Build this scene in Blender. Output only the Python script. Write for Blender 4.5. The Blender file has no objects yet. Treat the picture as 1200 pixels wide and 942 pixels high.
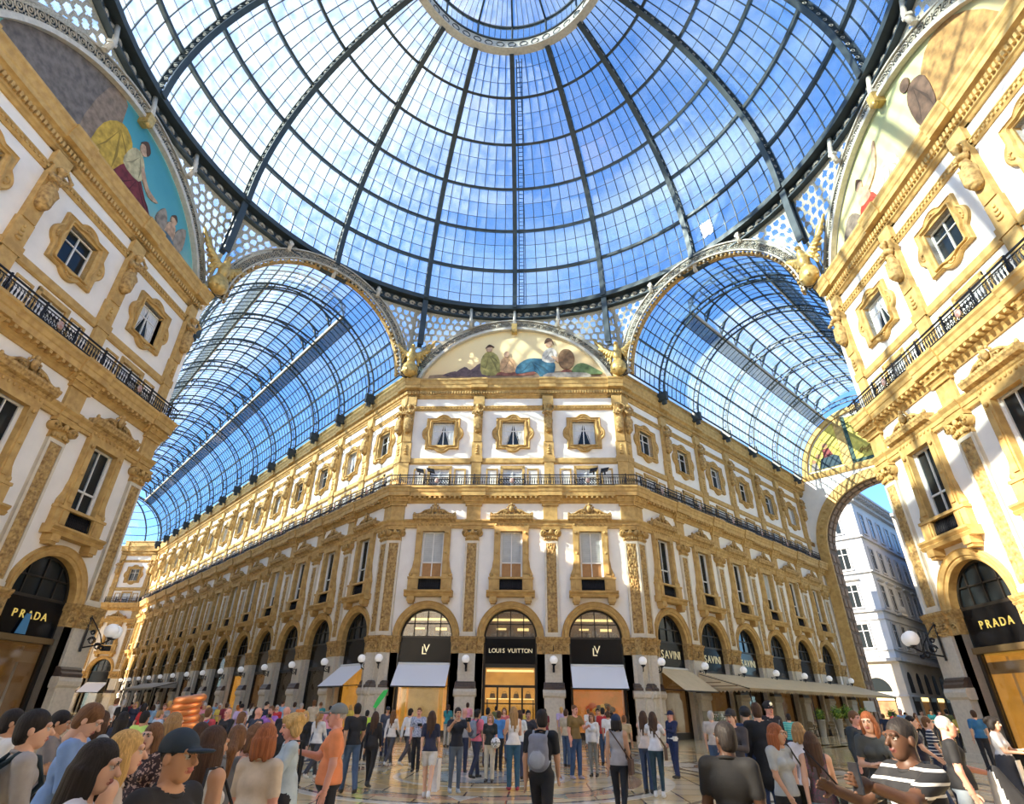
import bpy, math, random
import numpy as np
from mathutils import Matrix, Vector

random.seed(7); np.random.seed(7)
SC = bpy.context.scene
COL = SC.collection
PI = math.pi
R2 = 2 ** -0.5
T8 = math.tan(PI / 8)

# ---------------------------------------------------------------- camera
CAM = np.array([1.498, -17.388, 1.65])
FPX, YAW, PITCH, ROLL = 644.0, -0.0446, 0.5042, 0.0142
_F = np.array([math.sin(YAW) * math.cos(PITCH), math.cos(YAW) * math.cos(PITCH), math.sin(PITCH)])
_R = np.array([math.cos(YAW), -math.sin(YAW), 0.0])
_U = np.cross(_R, _F)
CR = _R * math.cos(ROLL) + _U * math.sin(ROLL)
CU = -_R * math.sin(ROLL) + _U * math.cos(ROLL)
cam = bpy.data.cameras.new('camera')
cam.sensor_fit = 'HORIZONTAL'; cam.sensor_width = 36.0
cam.lens = FPX / 1200 * 36.0
cam.clip_start = 0.05; cam.clip_end = 2000
camo = bpy.data.objects.new('camera', cam); COL.objects.link(camo)
camo.matrix_world = Matrix(((CR[0], CU[0], -_F[0], CAM[0]), (CR[1], CU[1], -_F[1], CAM[1]),
                            (CR[2], CU[2], -_F[2], CAM[2]), (0, 0, 0, 1)))
SC.camera = camo

def ray(px, py):
    return _F + CR * (px - 600) / FPX + CU * (471 - py) / FPX
def project(P):
    P = np.asarray(P, float) - CAM
    z = P @ _F
    return 600 + FPX * (P @ CR) / z, 471 - FPX * (P @ CU) / z, z
def ground(px, py):
    d = ray(px, py); return CAM + d * (-CAM[2] / d[2])
def at_dist(px, py, dist):
    """point on the pixel's ray at a horizontal distance"""
    d = ray(px, py); return CAM + d * dist / math.hypot(d[0], d[1])

# ---------------------------------------------------------------- sky, sun, exposure
SUN_AZ = math.atan2(-0.945, -0.325)      # the sun stands behind the left of the viewer
SUN_EL = math.radians(28.5)
world = bpy.data.worlds.new('sky'); SC.world = world; world.use_nodes = True
nt = world.node_tree; nt.nodes.clear()
def nn(t, tree=nt, **k):
    n = tree.nodes.new(t)
    for a, b in k.items(): setattr(n, a, b)
    return n
wo = nn('ShaderNodeOutputWorld'); bg = nn('ShaderNodeBackground')
sky = nn('ShaderNodeTexSky', sky_type='NISHITA', sun_disc=False, sun_elevation=SUN_EL,
         sun_rotation=SUN_AZ, altitude=100, air_density=1.0, dust_density=0.6, ozone_density=2.2)
tc = nn('ShaderNodeTexCoord'); mp = nn('ShaderNodeMapping'); mp.inputs['Scale'].default_value = (1.0, 1.0, 2.2)
no = nn('ShaderNodeTexNoise'); no.inputs['Scale'].default_value = 2.3; no.inputs['Detail'].default_value = 7
no.inputs['Roughness'].default_value = 0.56
cr = nn('ShaderNodeValToRGB'); cr.color_ramp.elements[0].position = 0.50; cr.color_ramp.elements[1].position = 0.72
mix = nn('ShaderNodeMix', data_type='RGBA')
gain = nn('ShaderNodeMix', data_type='RGBA', blend_type='MULTIPLY')
gain.inputs[0].default_value = 1.0
gain.inputs[7].default_value = (0.60, 0.90, 1.26, 1)
L = nt.links.new
L(tc.outputs['Generated'], mp.inputs['Vector']); L(mp.outputs['Vector'], no.inputs['Vector'])
L(no.outputs['Fac'], cr.inputs['Fac']); L(sky.outputs['Color'], gain.inputs[6])
L(cr.outputs['Color'], mix.inputs[0]); L(gain.outputs[2], mix.inputs[6])
mix.inputs[7].default_value = (3.1, 3.25, 3.5, 1)
L(mix.outputs[2], bg.inputs['Color']); bg.inputs['Strength'].default_value = 0.29
L(bg.outputs['Background'], wo.inputs['Surface'])

sun = bpy.data.lights.new('sun', 'SUN'); sun.energy = 14.0; sun.angle = math.radians(0.6); sun.color = (1.0, 0.88, 0.70)
suno = bpy.data.objects.new('sun', sun); COL.objects.link(suno)
_sd = Vector((math.sin(SUN_AZ) * math.cos(SUN_EL), math.cos(SUN_AZ) * math.cos(SUN_EL), math.sin(SUN_EL)))
suno.rotation_euler = _sd.to_track_quat('Z', 'Y').to_euler(); suno.location = (-30, -40, 60)

SC.view_settings.view_transform = 'Standard'; SC.view_settings.look = 'None'
SC.view_settings.gamma = 1.0; SC.view_settings.use_curve_mapping = False
SC.view_settings.exposure = 0.42
SC.cycles.transparent_max_bounces = 24
SC.cycles.max_bounces = 8; SC.cycles.diffuse_bounces = 6; SC.cycles.glossy_bounces = 3
SC.cycles.transmission_bounces = 4
SC.cycles.caustics_reflective = False; SC.cycles.caustics_refractive = False
SC.cycles.sample_clamp_indirect = 6.0

# ---------------------------------------------------------------- materials
MATS = {}
def mat(name, col, rough=0.7, metal=0.0, var=0.0, scale=4.0, bump=0.0, bscale=None, col2=None, emit=None, estr=0.0,
        spec=0.5, obj_coord=True):
    if name in MATS: return MATS[name]
    m = bpy.data.materials.new(name); m.use_nodes = True; MATS[name] = m
    t = m.node_tree; b = t.nodes['Principled BSDF']
    b.inputs['Roughness'].default_value = rough; b.inputs['Metallic'].default_value = metal
    b.inputs['Specular IOR Level'].default_value = spec
    b.inputs['Base Color'].default_value = (*col, 1)
    if var > 0 or bump > 0:
        c = t.nodes.new('ShaderNodeTexCoord'); n = t.nodes.new('ShaderNodeTexNoise')
        n.inputs['Scale'].default_value = scale; n.inputs['Detail'].default_value = 6
        t.links.new(c.outputs['Object'], n.inputs['Vector'])
        if var > 0:
            x = t.nodes.new('ShaderNodeMix'); x.data_type = 'RGBA'
            c2 = col2 or tuple(max(0, v * (1 - var)) for v in col)
            x.inputs[6].default_value = (*col, 1); x.inputs[7].default_value = (*c2, 1)
            r = t.nodes.new('ShaderNodeValToRGB'); r.color_ramp.elements[0].position = 0.38; r.color_ramp.elements[1].position = 0.68
            t.links.new(n.outputs['Fac'], r.inputs['Fac']); t.links.new(r.outputs['Color'], x.inputs[0])
            t.links.new(x.outputs[2], b.inputs['Base Color'])
        if bump > 0:
            n2 = n
            if bscale:
                n2 = t.nodes.new('ShaderNodeTexNoise'); n2.inputs['Scale'].default_value = bscale
                t.links.new(c.outputs['Object'], n2.inputs['Vector'])
            bp = t.nodes.new('ShaderNodeBump'); bp.inputs['Strength'].default_value = bump; bp.inputs['Distance'].default_value = 0.03
            t.links.new(n2.outputs['Fac'], bp.inputs['Height']); t.links.new(bp.outputs['Normal'], b.inputs['Normal'])
    if emit:
        b.inputs['Emission Color'].default_value = (*emit, 1); b.inputs['Emission Strength'].default_value = estr
    return m

def glass_mat(name, tint, frost=0.12, gloss=0.08, frost_col=(0.9, 0.93, 0.95), pattern=True):
    m = bpy.data.materials.new(name); m.use_nodes = True; t = m.node_tree; t.nodes.clear(); MATS[name] = m
    N = t.nodes.new; lk = t.links.new
    o = N('ShaderNodeOutputMaterial'); tr = N('ShaderNodeBsdfTransparent'); tr.inputs[0].default_value = (*tint, 1)
    tl = N('ShaderNodeBsdfTranslucent'); tl.inputs[0].default_value = (*frost_col, 1)
    gl = N('ShaderNodeBsdfGlossy'); gl.inputs['Roughness'].default_value = 0.05
    a = N('ShaderNodeMixShader'); b = N('ShaderNodeMixShader')
    a.inputs[0].default_value = frost; b.inputs[0].default_value = gloss
    if pattern:      # grime and old panes: uneven frosting
        c = N('ShaderNodeTexCoord'); n = N('ShaderNodeTexNoise'); n.inputs['Scale'].default_value = 1.3; n.inputs['Detail'].default_value = 5
        oi = N('ShaderNodeObjectInfo'); mr = N('ShaderNodeMapRange')
        lk(c.outputs['Object'], n.inputs['Vector']); lk(n.outputs['Fac'], mr.inputs[0])
        mr.inputs[1].default_value = 0.35; mr.inputs[2].default_value = 0.7
        mr.inputs[3].default_value = frost * 0.5; mr.inputs[4].default_value = frost * 1.6
        lk(mr.outputs[0], a.inputs[0])
    lk(tr.outputs[0], a.inputs[1]); lk(tl.outputs[0], a.inputs[2])
    lk(a.outputs[0], b.inputs[1]); lk(gl.outputs[0], b.inputs[2]); lk(b.outputs[0], o.inputs['Surface'])
    return m

M_STUCCO = mat('white_stucco', (0.88, 0.84, 0.77), 0.85, var=0.06, scale=1.6, bump=0.05, bscale=30)
M_STONE = mat('ochre_stone', (0.58, 0.375, 0.13), 0.75, var=0.22, scale=3.0, bump=0.12, bscale=22, col2=(0.42, 0.255, 0.08))
M_CARVE = mat('carved_ochre_stone', (0.55, 0.36, 0.13), 0.75, var=0.35, scale=7.0, bump=0.4, bscale=28, col2=(0.25, 0.14, 0.045))
M_GREYST = mat('grey_granite', (0.62, 0.56, 0.46), 0.6, var=0.14, scale=9.0, bump=0.05, bscale=60)
M_DARKST = mat('dark_marble', (0.085, 0.06, 0.05), 0.35, var=0.3, scale=6.0)
M_IRON = mat('painted_iron', (0.045, 0.062, 0.072), 0.5, metal=0.25, var=0.25, scale=2.0)
M_IRON2 = mat('dark_wrought_iron', (0.016, 0.016, 0.02), 0.45, metal=0.5)
M_PALEIRON = mat('pale_painted_iron', (0.60, 0.56, 0.48), 0.55, var=0.2, scale=5.0)
M_SCROLL = mat('scroll_iron', (0.50, 0.46, 0.38), 0.55, var=0.3, scale=8.0)
M_GOLD = mat('gilded_bronze', (0.62, 0.42, 0.14), 0.42, metal=0.45, var=0.35, scale=6.0, bump=0.2, bscale=26)
M_BLACK = mat('black_gloss_panel', (0.006, 0.006, 0.007), 0.14, spec=0.18)
M_FRAME = mat('bronze_window_frame', (0.03, 0.025, 0.02), 0.4, metal=0.4)
M_WHITEP = mat('white_paint', (0.75, 0.74, 0.70), 0.5)
M_DARKGL = mat('dark_window_glass', (0.014, 0.019, 0.022), 0.06, spec=0.32)
M_BLIND = mat('grey_blind', (0.52, 0.55, 0.55), 0.7, var=0.15, scale=3)
M_CURTAIN = mat('white_curtain', (0.72, 0.74, 0.76), 0.8, var=0.12, scale=5)
M_AWNW = mat('white_canvas', (0.80, 0.80, 0.82), 0.7)
M_AWNB = mat('beige_canvas', (0.68, 0.54, 0.33), 0.8, var=0.1, scale=2)
M_GLOBE = mat('opal_globe', (0.86, 0.86, 0.86), 0.3, emit=(1, 0.97, 0.93), estr=0.15)
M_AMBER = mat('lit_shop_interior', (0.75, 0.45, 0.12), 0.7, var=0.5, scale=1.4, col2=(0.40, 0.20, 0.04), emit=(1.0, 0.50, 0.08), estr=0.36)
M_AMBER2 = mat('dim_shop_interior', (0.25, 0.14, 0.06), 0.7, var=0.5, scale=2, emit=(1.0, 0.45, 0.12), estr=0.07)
M_LAMPBAR = mat('light_strip', (1, 0.8, 0.4), 0.5, emit=(1.0, 0.72, 0.28), estr=1.6)
M_BRASS = mat('brass_letters', (0.80, 0.72, 0.50), 0.3, metal=0.6, emit=(1, 0.9, 0.6), estr=0.25)
M_LEAD = mat('roof_lead', (0.16, 0.17, 0.18), 0.7)
M_SKYGLASS = glass_mat('roof_glass', (0.85, 0.935, 0.98), 0.095, 0.05)
M_PANE = glass_mat('shop_glass', (0.80, 0.82, 0.80), 0.02, 0.10, pattern=False)

# ---------------------------------------------------------------- mesh helpers
class MB:
    """collects geometry for ONE mesh object"""
    def __init__(s): s.v = []; s.f = []; s.m = []; s.sm = []
    def add(s, vs, fs, mi=0, smooth=False):
        o = len(s.v); s.v.extend([tuple(map(float, p)) for p in vs])
        for f in fs: s.f.append([i + o for i in f]); s.m.append(mi); s.sm.append(smooth)
        return s
    def box(s, x0, x1, y0, y1, z0, z1, mi=0):
        vs = [(x, y, z) for z in (z0, z1) for y in (y0, y1) for x in (x0, x1)]
        return s.add(vs, [(0, 2, 3, 1), (4, 5, 7, 6), (0, 1, 5, 4), (2, 6, 7, 3), (0, 4, 6, 2), (1, 3, 7, 5)], mi)
    def prism_x(s, prof, x0, x1, m0=0.0, m1=0.0, mi=0):
        """extrude a (y,z) profile along x; ends shift by m*(-y) for mitred corners"""
        n = len(prof)
        vs = [(x0 - m0 * (-y), y, z) for y, z in prof] + [(x1 + m1 * (-y), y, z) for y, z in prof]
        fs = [(i, (i + 1) % n, n + (i + 1) % n, n + i) for i in range(n)]
        fs += [tuple(range(n - 1, -1, -1)), tuple(range(n, 2 * n))]
        return s.add(vs, fs, mi)
    def prism_y(s, prof, y0, y1, mi=0):
        """extrude an (x,z) outline along y"""
        n = len(prof)
        vs = [(x, y0, z) for x, z in prof] + [(x, y1, z) for x, z in prof]
        fs = [(i, n + i, n + (i + 1) % n, (i + 1) % n) for i in range(n)] + [tuple(range(n)), tuple(range(2 * n - 1, n - 1, -1))]
        return s.add(vs, fs, mi)
    def prism_z(s, prof, z0, z1, mi=0):
        n = len(prof)
        vs = [(x, y, z0) for x, y in prof] + [(x, y, z1) for x, y in prof]
        fs = [(i, (i + 1) % n, n + (i + 1) % n, n + i) for i in range(n)] + [tuple(range(n - 1, -1, -1)), tuple(range(n, 2 * n))]
        return s.add(vs, fs, mi)
    def lathe(s, prof, n=12, c=(0, 0, 0), axis='z', mi=0, smooth=True):
        vs = []
        for r, h in prof:
            for i in range(n):
                a = 2 * PI * i / n; x, y = r * math.cos(a), r * math.sin(a)
                p = (x, y, h) if axis == 'z' else ((x, h, y) if axis == 'y' else (h, x, y))
                vs.append((p[0] + c[0], p[1] + c[1], p[2] + c[2]))
        fs = [(j * n + i, j * n + (i + 1) % n, (j + 1) * n + (i + 1) % n, (j + 1) * n + i) for j in range(len(prof) - 1) for i in range(n)]
        s.add(vs, fs, mi, smooth)
        s.add(vs[:n], [tuple(range(n - 1, -1, -1))], mi); s.add(vs[-n:], [tuple(range(n))], mi)
        return s
    def ball(s, c, r, n=10, mi=0, k=6):
        rx, ry, rz = (r, r, r) if not hasattr(r, '__len__') else r
        vs = [(c[0], c[1], c[2] - rz)]
        for j in range(1, k):
            ph = -PI / 2 + PI * j / k
            for i in range(n):
                a = 2 * PI * i / n
                vs.append((c[0] + rx * math.cos(ph) * math.cos(a), c[1] + ry * math.cos(ph) * math.sin(a), c[2] + rz * math.sin(ph)))
        vs.append((c[0], c[1], c[2] + rz)); t = len(vs) - 1
        fs = [(0, 1 + (i + 1) % n, 1 + i) for i in range(n)]
        for j in range(k - 2):
            b = 1 + j * n
            fs += [(b + i, b + (i + 1) % n, b + n + (i + 1) % n, b + n + i) for i in range(n)]
        b = 1 + (k - 2) * n; fs += [(b + i, b + (i + 1) % n, t) for i in range(n)]
        return s.add(vs, fs, mi, True)
    def tube(s, pts, r, n=6, mi=0, closed=False, smooth=True):
        P = [Vector(p) for p in pts]; m = len(P); vs = []
        for i in range(m):
            if closed: d = P[(i + 1) % m] - P[i - 1]
            else: d = P[min(i + 1, m - 1)] - P[max(i - 1, 0)]
            d.normalize()
            up = Vector((0, 0, 1)) if abs(d.z) < 0.95 else Vector((1, 0, 0))
            a = d.cross(up).normalized(); b = d.cross(a)
            rr = r[i] if hasattr(r, '__len__') else r
            for k in range(n):
                t = 2 * PI * k / n; vs.append(P[i] + a * (rr * math.cos(t)) + b * (rr * math.sin(t)))
        fs = []
        for i in range(m if closed else m - 1):
            j = (i + 1) % m
            fs += [(i * n + k, i * n + (k + 1) % n, j * n + (k + 1) % n, j * n + k) for k in range(n)]
        if not closed: fs += [tuple(range(n - 1, -1, -1)), tuple(range((m - 1) * n, m * n))]
        return s.add(vs, fs, mi, smooth)
    def rail(s, C, B, N, w, d0, d1, mi=0, closed=False):
        """rectangular bar swept along points C with side vectors B and normals N"""
        vs = []; m = len(C)
        for c, b, n in zip(C, B, N):
            c, b, n = np.asarray(c, float), np.asarray(b, float), np.asarray(n, float)
            vs += [c - b * w / 2 + n * d0, c + b * w / 2 + n * d0, c + b * w / 2 + n * d1, c - b * w / 2 + n * d1]
        fs = []
        for i in range(m if closed else m - 1):
            j = (i + 1) % m
            fs += [(i * 4 + k, i * 4 + (k + 1) % 4, j * 4 + (k + 1) % 4, j * 4 + k) for k in range(4)]
        if not closed: fs += [(3, 2, 1, 0), (m * 4 - 4, m * 4 - 3, m * 4 - 2, m * 4 - 1)]
        return s.add(vs, fs, mi)
    def torus(s, c, R, r, ax=(1, 0, 0), bx=(0, 0, 1), n=16, k=5, mi=0, a0=0, a1=2 * PI, spiral=0.0):
        ax, bx = np.array(ax, float), np.array(bx, float); c = np.array(c, float)
        full = abs(a1 - a0 - 2 * PI) < 1e-6 and spiral == 0
        pts = [c + (R * (1 - spiral * i / n)) * (ax * math.cos(a0 + (a1 - a0) * i / n) + bx * math.sin(a0 + (a1 - a0) * i / n)) for i in range(n if full else n + 1)]
        return s.tube(pts, r, k, mi, closed=full)
    def mesh(s, name, mats):
        me = bpy.data.meshes.new(name); me.from_pydata(s.v, [], s.f)
        for m in (mats if isinstance(mats, (list, tuple)) else [mats]): me.materials.append(m)
        me.polygons.foreach_set('material_index', s.m); me.polygons.foreach_set('use_smooth', s.sm); me.update()
        return me
    def obj(s, name, mats, parent=None, **k): return place(name, s.mesh(name, mats), parent, **k)

def place(name, me, parent=None, loc=(0, 0, 0), rz=0.0, scale=None, M=None, **tags):
    o = bpy.data.objects.new(name, me); COL.objects.link(o)
    if M is not None: o.matrix_local = M
    else:
        o.location = loc; o.rotation_euler = (0, 0, rz)
        if scale: o.scale = scale if hasattr(scale, '__len__') else (scale,) * 3
    if parent: o.parent = parent
    for k, v in tags.items():
        if v is not None: o[k] = v
    return o
def thing(name, label, cat, loc=(0, 0, 0), rz=0.0, group=None, me=None):
    return place(name, me, None, loc, rz, label=label, category=cat, group=group)
def structure(o):
    o['kind'] = 'structure'; return o
def text_mesh(name, txt, size, depth=0.02, spacing=1.0, mat_=None):
    cu = bpy.data.curves.new(name, 'FONT'); cu.body = txt; cu.size = size; cu.extrude = depth / 2
    cu.align_x = 'CENTER'; cu.align_y = 'CENTER'; cu.space_character = spacing; cu.resolution_u = 3
    ob = bpy.data.objects.new(name, cu); COL.objects.link(ob)
    dg = bpy.context.evaluated_depsgraph_get()
    me = bpy.data.meshes.new_from_object(ob.evaluated_get(dg)); me.name = name
    bpy.data.objects.remove(ob); bpy.data.curves.remove(cu)
    me.materials.clear(); me.materials.append(mat_)
    me.transform(Matrix.Rotation(PI / 2, 4, 'X'))    # stands upright, reads towards -y
    return me

# ---------------------------------------------------------------- implicit surfaces (figures)
def cone(a, b, ra, rb, mi=0, k=None): return ('c', np.array(a, float), np.array(b, float), ra, rb, mi, k)
def ell(c, r, mi=0, rot=None, k=None): return ('e', np.array(c, float), np.array(r if hasattr(r, '__len__') else (r,) * 3, float), rot, None, mi, k)
def cut(c, r, rot=None): return ('x', np.array(c, float), np.array(r if hasattr(r, '__len__') else (r,) * 3, float), rot, None, 0, None)
def rotm(ax, ang): return np.array(Matrix.Rotation(ang, 3, ax))
def _bbox(p):
    if p[0] == 'c':
        m = max(p[3], p[4]); return np.minimum(p[1], p[2]) - m, np.maximum(p[1], p[2]) + m
    m = p[2].max() if p[3] is not None else p[2]
    return p[1] - m, p[1] + m
def sdf_arrays(prims, h=0.02, k=0.03):
    """polygonise a smooth union of tapered capsules and ellipsoids: verts, quads, material ids"""
    bb = [_bbox(p) for p in prims if p[0] != 'x']
    lo = np.min([b[0] for b in bb], 0) - 2.5 * h; hi = np.max([b[1] for b in bb], 0) + 2.5 * h
    n = np.maximum(((hi - lo) / h).astype(int) + 2, 4)
    F = np.full(n, 9.0, np.float32); ID = np.zeros(n, np.int16); D1 = np.full(n, 9.0, np.float32)
    ax = [lo[i] + h * np.arange(n[i]) for i in range(3)]
    for p in prims:
        kk = p[6] or k
        b0, b1 = _bbox(p); mrg = 2.2 * h + kk
        i0 = np.clip(((b0 - mrg - lo) / h).astype(int), 0, n - 1); i1 = np.clip(((b1 + mrg - lo) / h).astype(int) + 2, 1, n)
        sl = tuple(slice(i0[i], i1[i]) for i in range(3))
        X, Y, Z = np.meshgrid(*[ax[i][sl[i]] for i in range(3)], indexing='ij')
        P = np.stack([X, Y, Z], -1)
        if p[0] == 'c':
            ba = p[2] - p[1]; L2 = max(ba @ ba, 1e-9); t = np.clip(((P - p[1]) @ ba) / L2, 0, 1)
            d = np.linalg.norm(P - p[1] - t[..., None] * ba, axis=-1) - (p[3] + (p[4] - p[3]) * t)
        else:
            q = P - p[1]
            if p[3] is not None: q = q @ p[3]
            r = p[2]; k0 = np.linalg.norm(q / r, axis=-1); k1 = np.linalg.norm(q / (r * r), axis=-1)
            d = np.where(k1 > 1e-6, k0 * (k0 - 1) / np.maximum(k1, 1e-6), -r.min())
        f = F[sl]
        if p[0] == 'x':
            F[sl] = np.maximum(f, -d); continue
        m = d < D1[sl]; ID[sl][m] = p[5]; D1[sl][m] = d[m]
        hh = np.clip(0.5 + 0.5 * (f - d) / kk, 0, 1)
        s = f * (1 - hh) + d * hh - kk * hh * (1 - hh)
        F[sl] = np.where(f > 8, d, s)
    S = F < 0
    acc = np.zeros(tuple(n - 1) + (3,), np.float32); cnt = np.zeros(tuple(n - 1), np.float32)
    cor = [(i, j, l) for i in (0, 1) for j in (0, 1) for l in (0, 1)]
    sub = lambda A, c: A[c[0]:n[0] - 1 + c[0], c[1]:n[1] - 1 + c[1], c[2]:n[2] - 1 + c[2]]
    for a in cor:
        for d_ in range(3):
            if a[d_]: continue
            b = list(a); b[d_] = 1; fa, fb = sub(F, a), sub(F, b); sg = sub(S, a) != sub(S, b)
            t = np.where(sg, fa / np.where(fa - fb == 0, 1, fa - fb), 0)
            for e in range(3): acc[..., e] += sg * (a[e] + (t if e == d_ else 0))
            cnt += sg
    act = cnt > 0; idx = -np.ones(act.shape, int); idx[act] = np.arange(act.sum())
    ci = np.argwhere(act)
    V = lo + h * (ci + acc[act] / cnt[act][:, None])
    ids = ID[ci[:, 0], ci[:, 1], ci[:, 2]]
    Q = []
    for d_ in range(3):
        e1, e2 = [(1, 2), (2, 0), (0, 1)][d_]
        sl0 = [slice(1, n[i] - 1) for i in range(3)]; sl1 = list(sl0); sl0[d_] = slice(0, n[d_] - 1); sl1[d_] = slice(1, n[d_])
        s0, s1 = S[tuple(sl0)], S[tuple(sl1)]
        off = np.array([1 if i != d_ else 0 for i in range(3)])
        for sgn in (0, 1):
            w = np.argwhere((s0 != s1) & (s0 == bool(sgn))) + off
            if not len(w): continue
            u = np.zeros(3, int); u[e1] = 1; v = np.zeros(3, int); v[e2] = 1
            q = [idx[tuple((w - u - v).T)], idx[tuple((w - v).T)], idx[tuple(w.T)], idx[tuple((w - u).T)]]
            q = np.stack(q if sgn else q[::-1], 1); Q.append(q)
    Q = np.concatenate(Q); return V, Q, ids[Q[:, 2]]
def quad_mesh(name, V, Q, ids, mats, smooth=True):
    me = bpy.data.meshes.new(name); nq = len(Q)
    me.vertices.add(len(V)); me.vertices.foreach_set('co', np.asarray(V, np.float32).ravel())
    me.loops.add(nq * 4); me.loops.foreach_set('vertex_index', np.asarray(Q, np.int32).ravel())
    me.polygons.add(nq); me.polygons.foreach_set('loop_start', np.arange(0, nq * 4, 4, dtype=np.int32))
    me.polygons.foreach_set('material_index', np.asarray(ids, np.int32)); me.polygons.foreach_set('use_smooth', np.ones(nq, bool) if smooth else np.zeros(nq, bool))
    for m in mats: me.materials.append(m)
    me.update(calc_edges=True); me.validate()
    return me
def sdf_mesh(name, prims, mats, h=0.02, k=0.03):
    V, Q, I = sdf_arrays(prims, h, k); return quad_mesh(name, V, Q, I, mats)
# ================================================================= arcade walls
A, BAY, ARM = 18.21, 5.12, 5.05
PH = 0.43                                  # half a pilaster
QC = 1.5 * BAY + PH                        # half the width of a pier face (8.11)
HW = 1.61                                  # half a shop arch
ZI = 5.25                                  # springing of the shop arches

def relief_panel(mb, w, z0, z1, y, depth, seed, mi=0, nx=14, dz=0.055):
    """carved arabesque: height field of leaves and scrolls, symmetric about the middle"""
    rnd = random.Random(seed); nz = int((z1 - z0) / dz)
    xs = np.linspace(-w / 2, w / 2, nx); zs = np.linspace(z0, z1, nz)
    X, Z = np.meshgrid(xs, zs); H = np.zeros_like(X)
    z = z0 + 0.12; k = 0
    while z < z1 - 0.1:
        kind = k % 3
        if kind == 0:
            H = np.maximum(H, 0.9 * np.exp(-((X / 0.10) ** 2 + ((Z - z) / 0.10) ** 2)))
            for sx in (-1, 1): H = np.maximum(H, np.exp(-(((X - sx * w * .33) / 0.07) ** 2 + ((Z - z - .05) / 0.09) ** 2)))
        elif kind == 1:
            for sx in (-1, 1):
                d = np.hypot(X - sx * w * .24, Z - z); H = np.maximum(H, 0.9 * np.exp(-((d - .09) / .035) ** 2))
        else:
            for sx in (-1, 1):
                H = np.maximum(H, np.exp(-(((X - sx * w * .20 - sx * .35 * (Z - z)) / 0.05) ** 2 + ((Z - z) / 0.13) ** 2)))
            H = np.maximum(H, 0.8 * np.exp(-((X / 0.05) ** 2 + ((Z - z) / 0.15) ** 2)))
        z += 0.17 + 0.07 * rnd.random(); k += 1
    H = np.maximum(H, 0.5 * np.exp(-(X / 0.03) ** 2)); H[:, 0] = H[:, -1] = 0; H[0] = H[-1] = 0
    vs = [(X[j, i], y - depth * H[j, i], Z[j, i]) for j in range(nz) for i in range(nx)]
    fs = [(j * nx + i, j * nx + i + 1, (j + 1) * nx + i + 1, (j + 1) * nx + i) for j in range(nz - 1) for i in range(nx - 1)]
    mb.add(vs, fs, mi, True)

def caryatid_mesh():
    P = [ell((0, -.16, 2.36), (.125, .14, .17)), ell((0, -.09, 2.46), (.17, .15, .12)),
         cone((0, -.12, 2.08), (0, -.15, 2.28), .085, .075), ell((0, -.1, 1.92), (.27, .17, .2)),
         ell((-.1, -.24, 1.88), .105), ell((.1, -.24, 1.88), .105), ell((0, -.1, 1.6), (.2, .15, .22)),
         ell((0, -.1, 1.34), (.27, .2, .22)), cone((-.1, -.12, 1.3), (-.1, -.2, .75), .19, .15), cone((.1, -.12, 1.3), (.08, -.14, .75), .19, .16),
         cone((0, -.06, 1.25), (0, -.06, .62), .27, .22),
         cone((-.28, -.1, 2.02), (-.33, -.3, 1.74), .085, .07), cone((-.33, -.3, 1.74), (-.02, -.36, 1.64), .068, .05),
         cone((.28, -.1, 2.04), (.44, -.2, 2.26), .085, .07), cone((.44, -.2, 2.26), (.2, -.16, 2.5), .065, .05),
         ell((-.03, -.36, 1.63), (.07, .05, .05)), ell((.19, -.16, 2.53), (.06, .05, .06)),
         ell((0, -.34, 2.34), (.025, .03, .04))]
    for i in range(9):
        a = -1.25 + 2.5 * i / 8
        P.append(cone((.24 * math.sin(a), -.06 - .22 * math.cos(a), 1.3), (.2 * math.sin(a), -.08 - .2 * math.cos(a), .62), .035, .05, k=.02))
    for i in range(5):
        a = i / 4; P.append(cone((-.26 + .1 * a, -.2, 1.52 - .16 * a), (.24, -.24 + .02 * i, 1.28 - .14 * a), .04, .045, k=.02))
    me = sdf_mesh('caryatid', P, [M_CARVE], 0.032, 0.04)
    return me

def lobed_frame(mb, s, lob, inner, yb, proud, mi=0):
    """square frame with a round lobe on each side, moulded towards the opening"""
    def ro(t):
        c, d = abs(math.cos(t)), abs(math.sin(t)); r = s / max(c, d)
        for ox, oz in ((lob[0], 0), (-lob[0], 0), (0, lob[0]), (0, -lob[0])):
            b = ox * math.cos(t) + oz * math.sin(t); q = b * b - (ox * ox + oz * oz - lob[1] ** 2)
            if q > 0 and b + math.sqrt(q) > r: r = b + math.sqrt(q)
        return r
    ix, iz = inner
    def ri(t): return min(ix / max(abs(math.cos(t)), 1e-6), iz / max(abs(math.sin(t)), 1e-6))
    th = [2 * PI * i / 88 + PI / 88 * 0 for i in range(88)]
    prof = [(0, 0), (0, .7), (.12, 1), (.2, .75), (.55, .45), (.6, .95), (.72, 1.0), (.8, .5), (.93, .4), (1.0, .4), (1.0, -1.2)]
    vs = []
    for u, h in prof:
        for t in th:
            r = ro(t) * (1 - u) + ri(t) * u; vs.append((r * math.cos(t), yb - proud * h, r * math.sin(t)))
    n = 88
    mb.add(vs, [(j * n + i, j * n + (i + 1) % n, (j + 1) * n + (i + 1) % n, (j + 1) * n + i) for j in range(len(prof) - 1) for i in range(n)], mi)
    for ox, oz in ((s + .02, 0), (-s - .02, 0), (0, s + .02), (0, -s - .02)):        # shell fans in the lobes
        for i in range(5):
            a = math.atan2(oz, ox) - 1.1 + 2.2 * i / 4
            mb.ball((ox * .93 + .16 * math.cos(a), yb - proud * .7, oz * .93 + .16 * math.sin(a)), (.06, .06, .06), 6, mi, 4)

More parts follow.
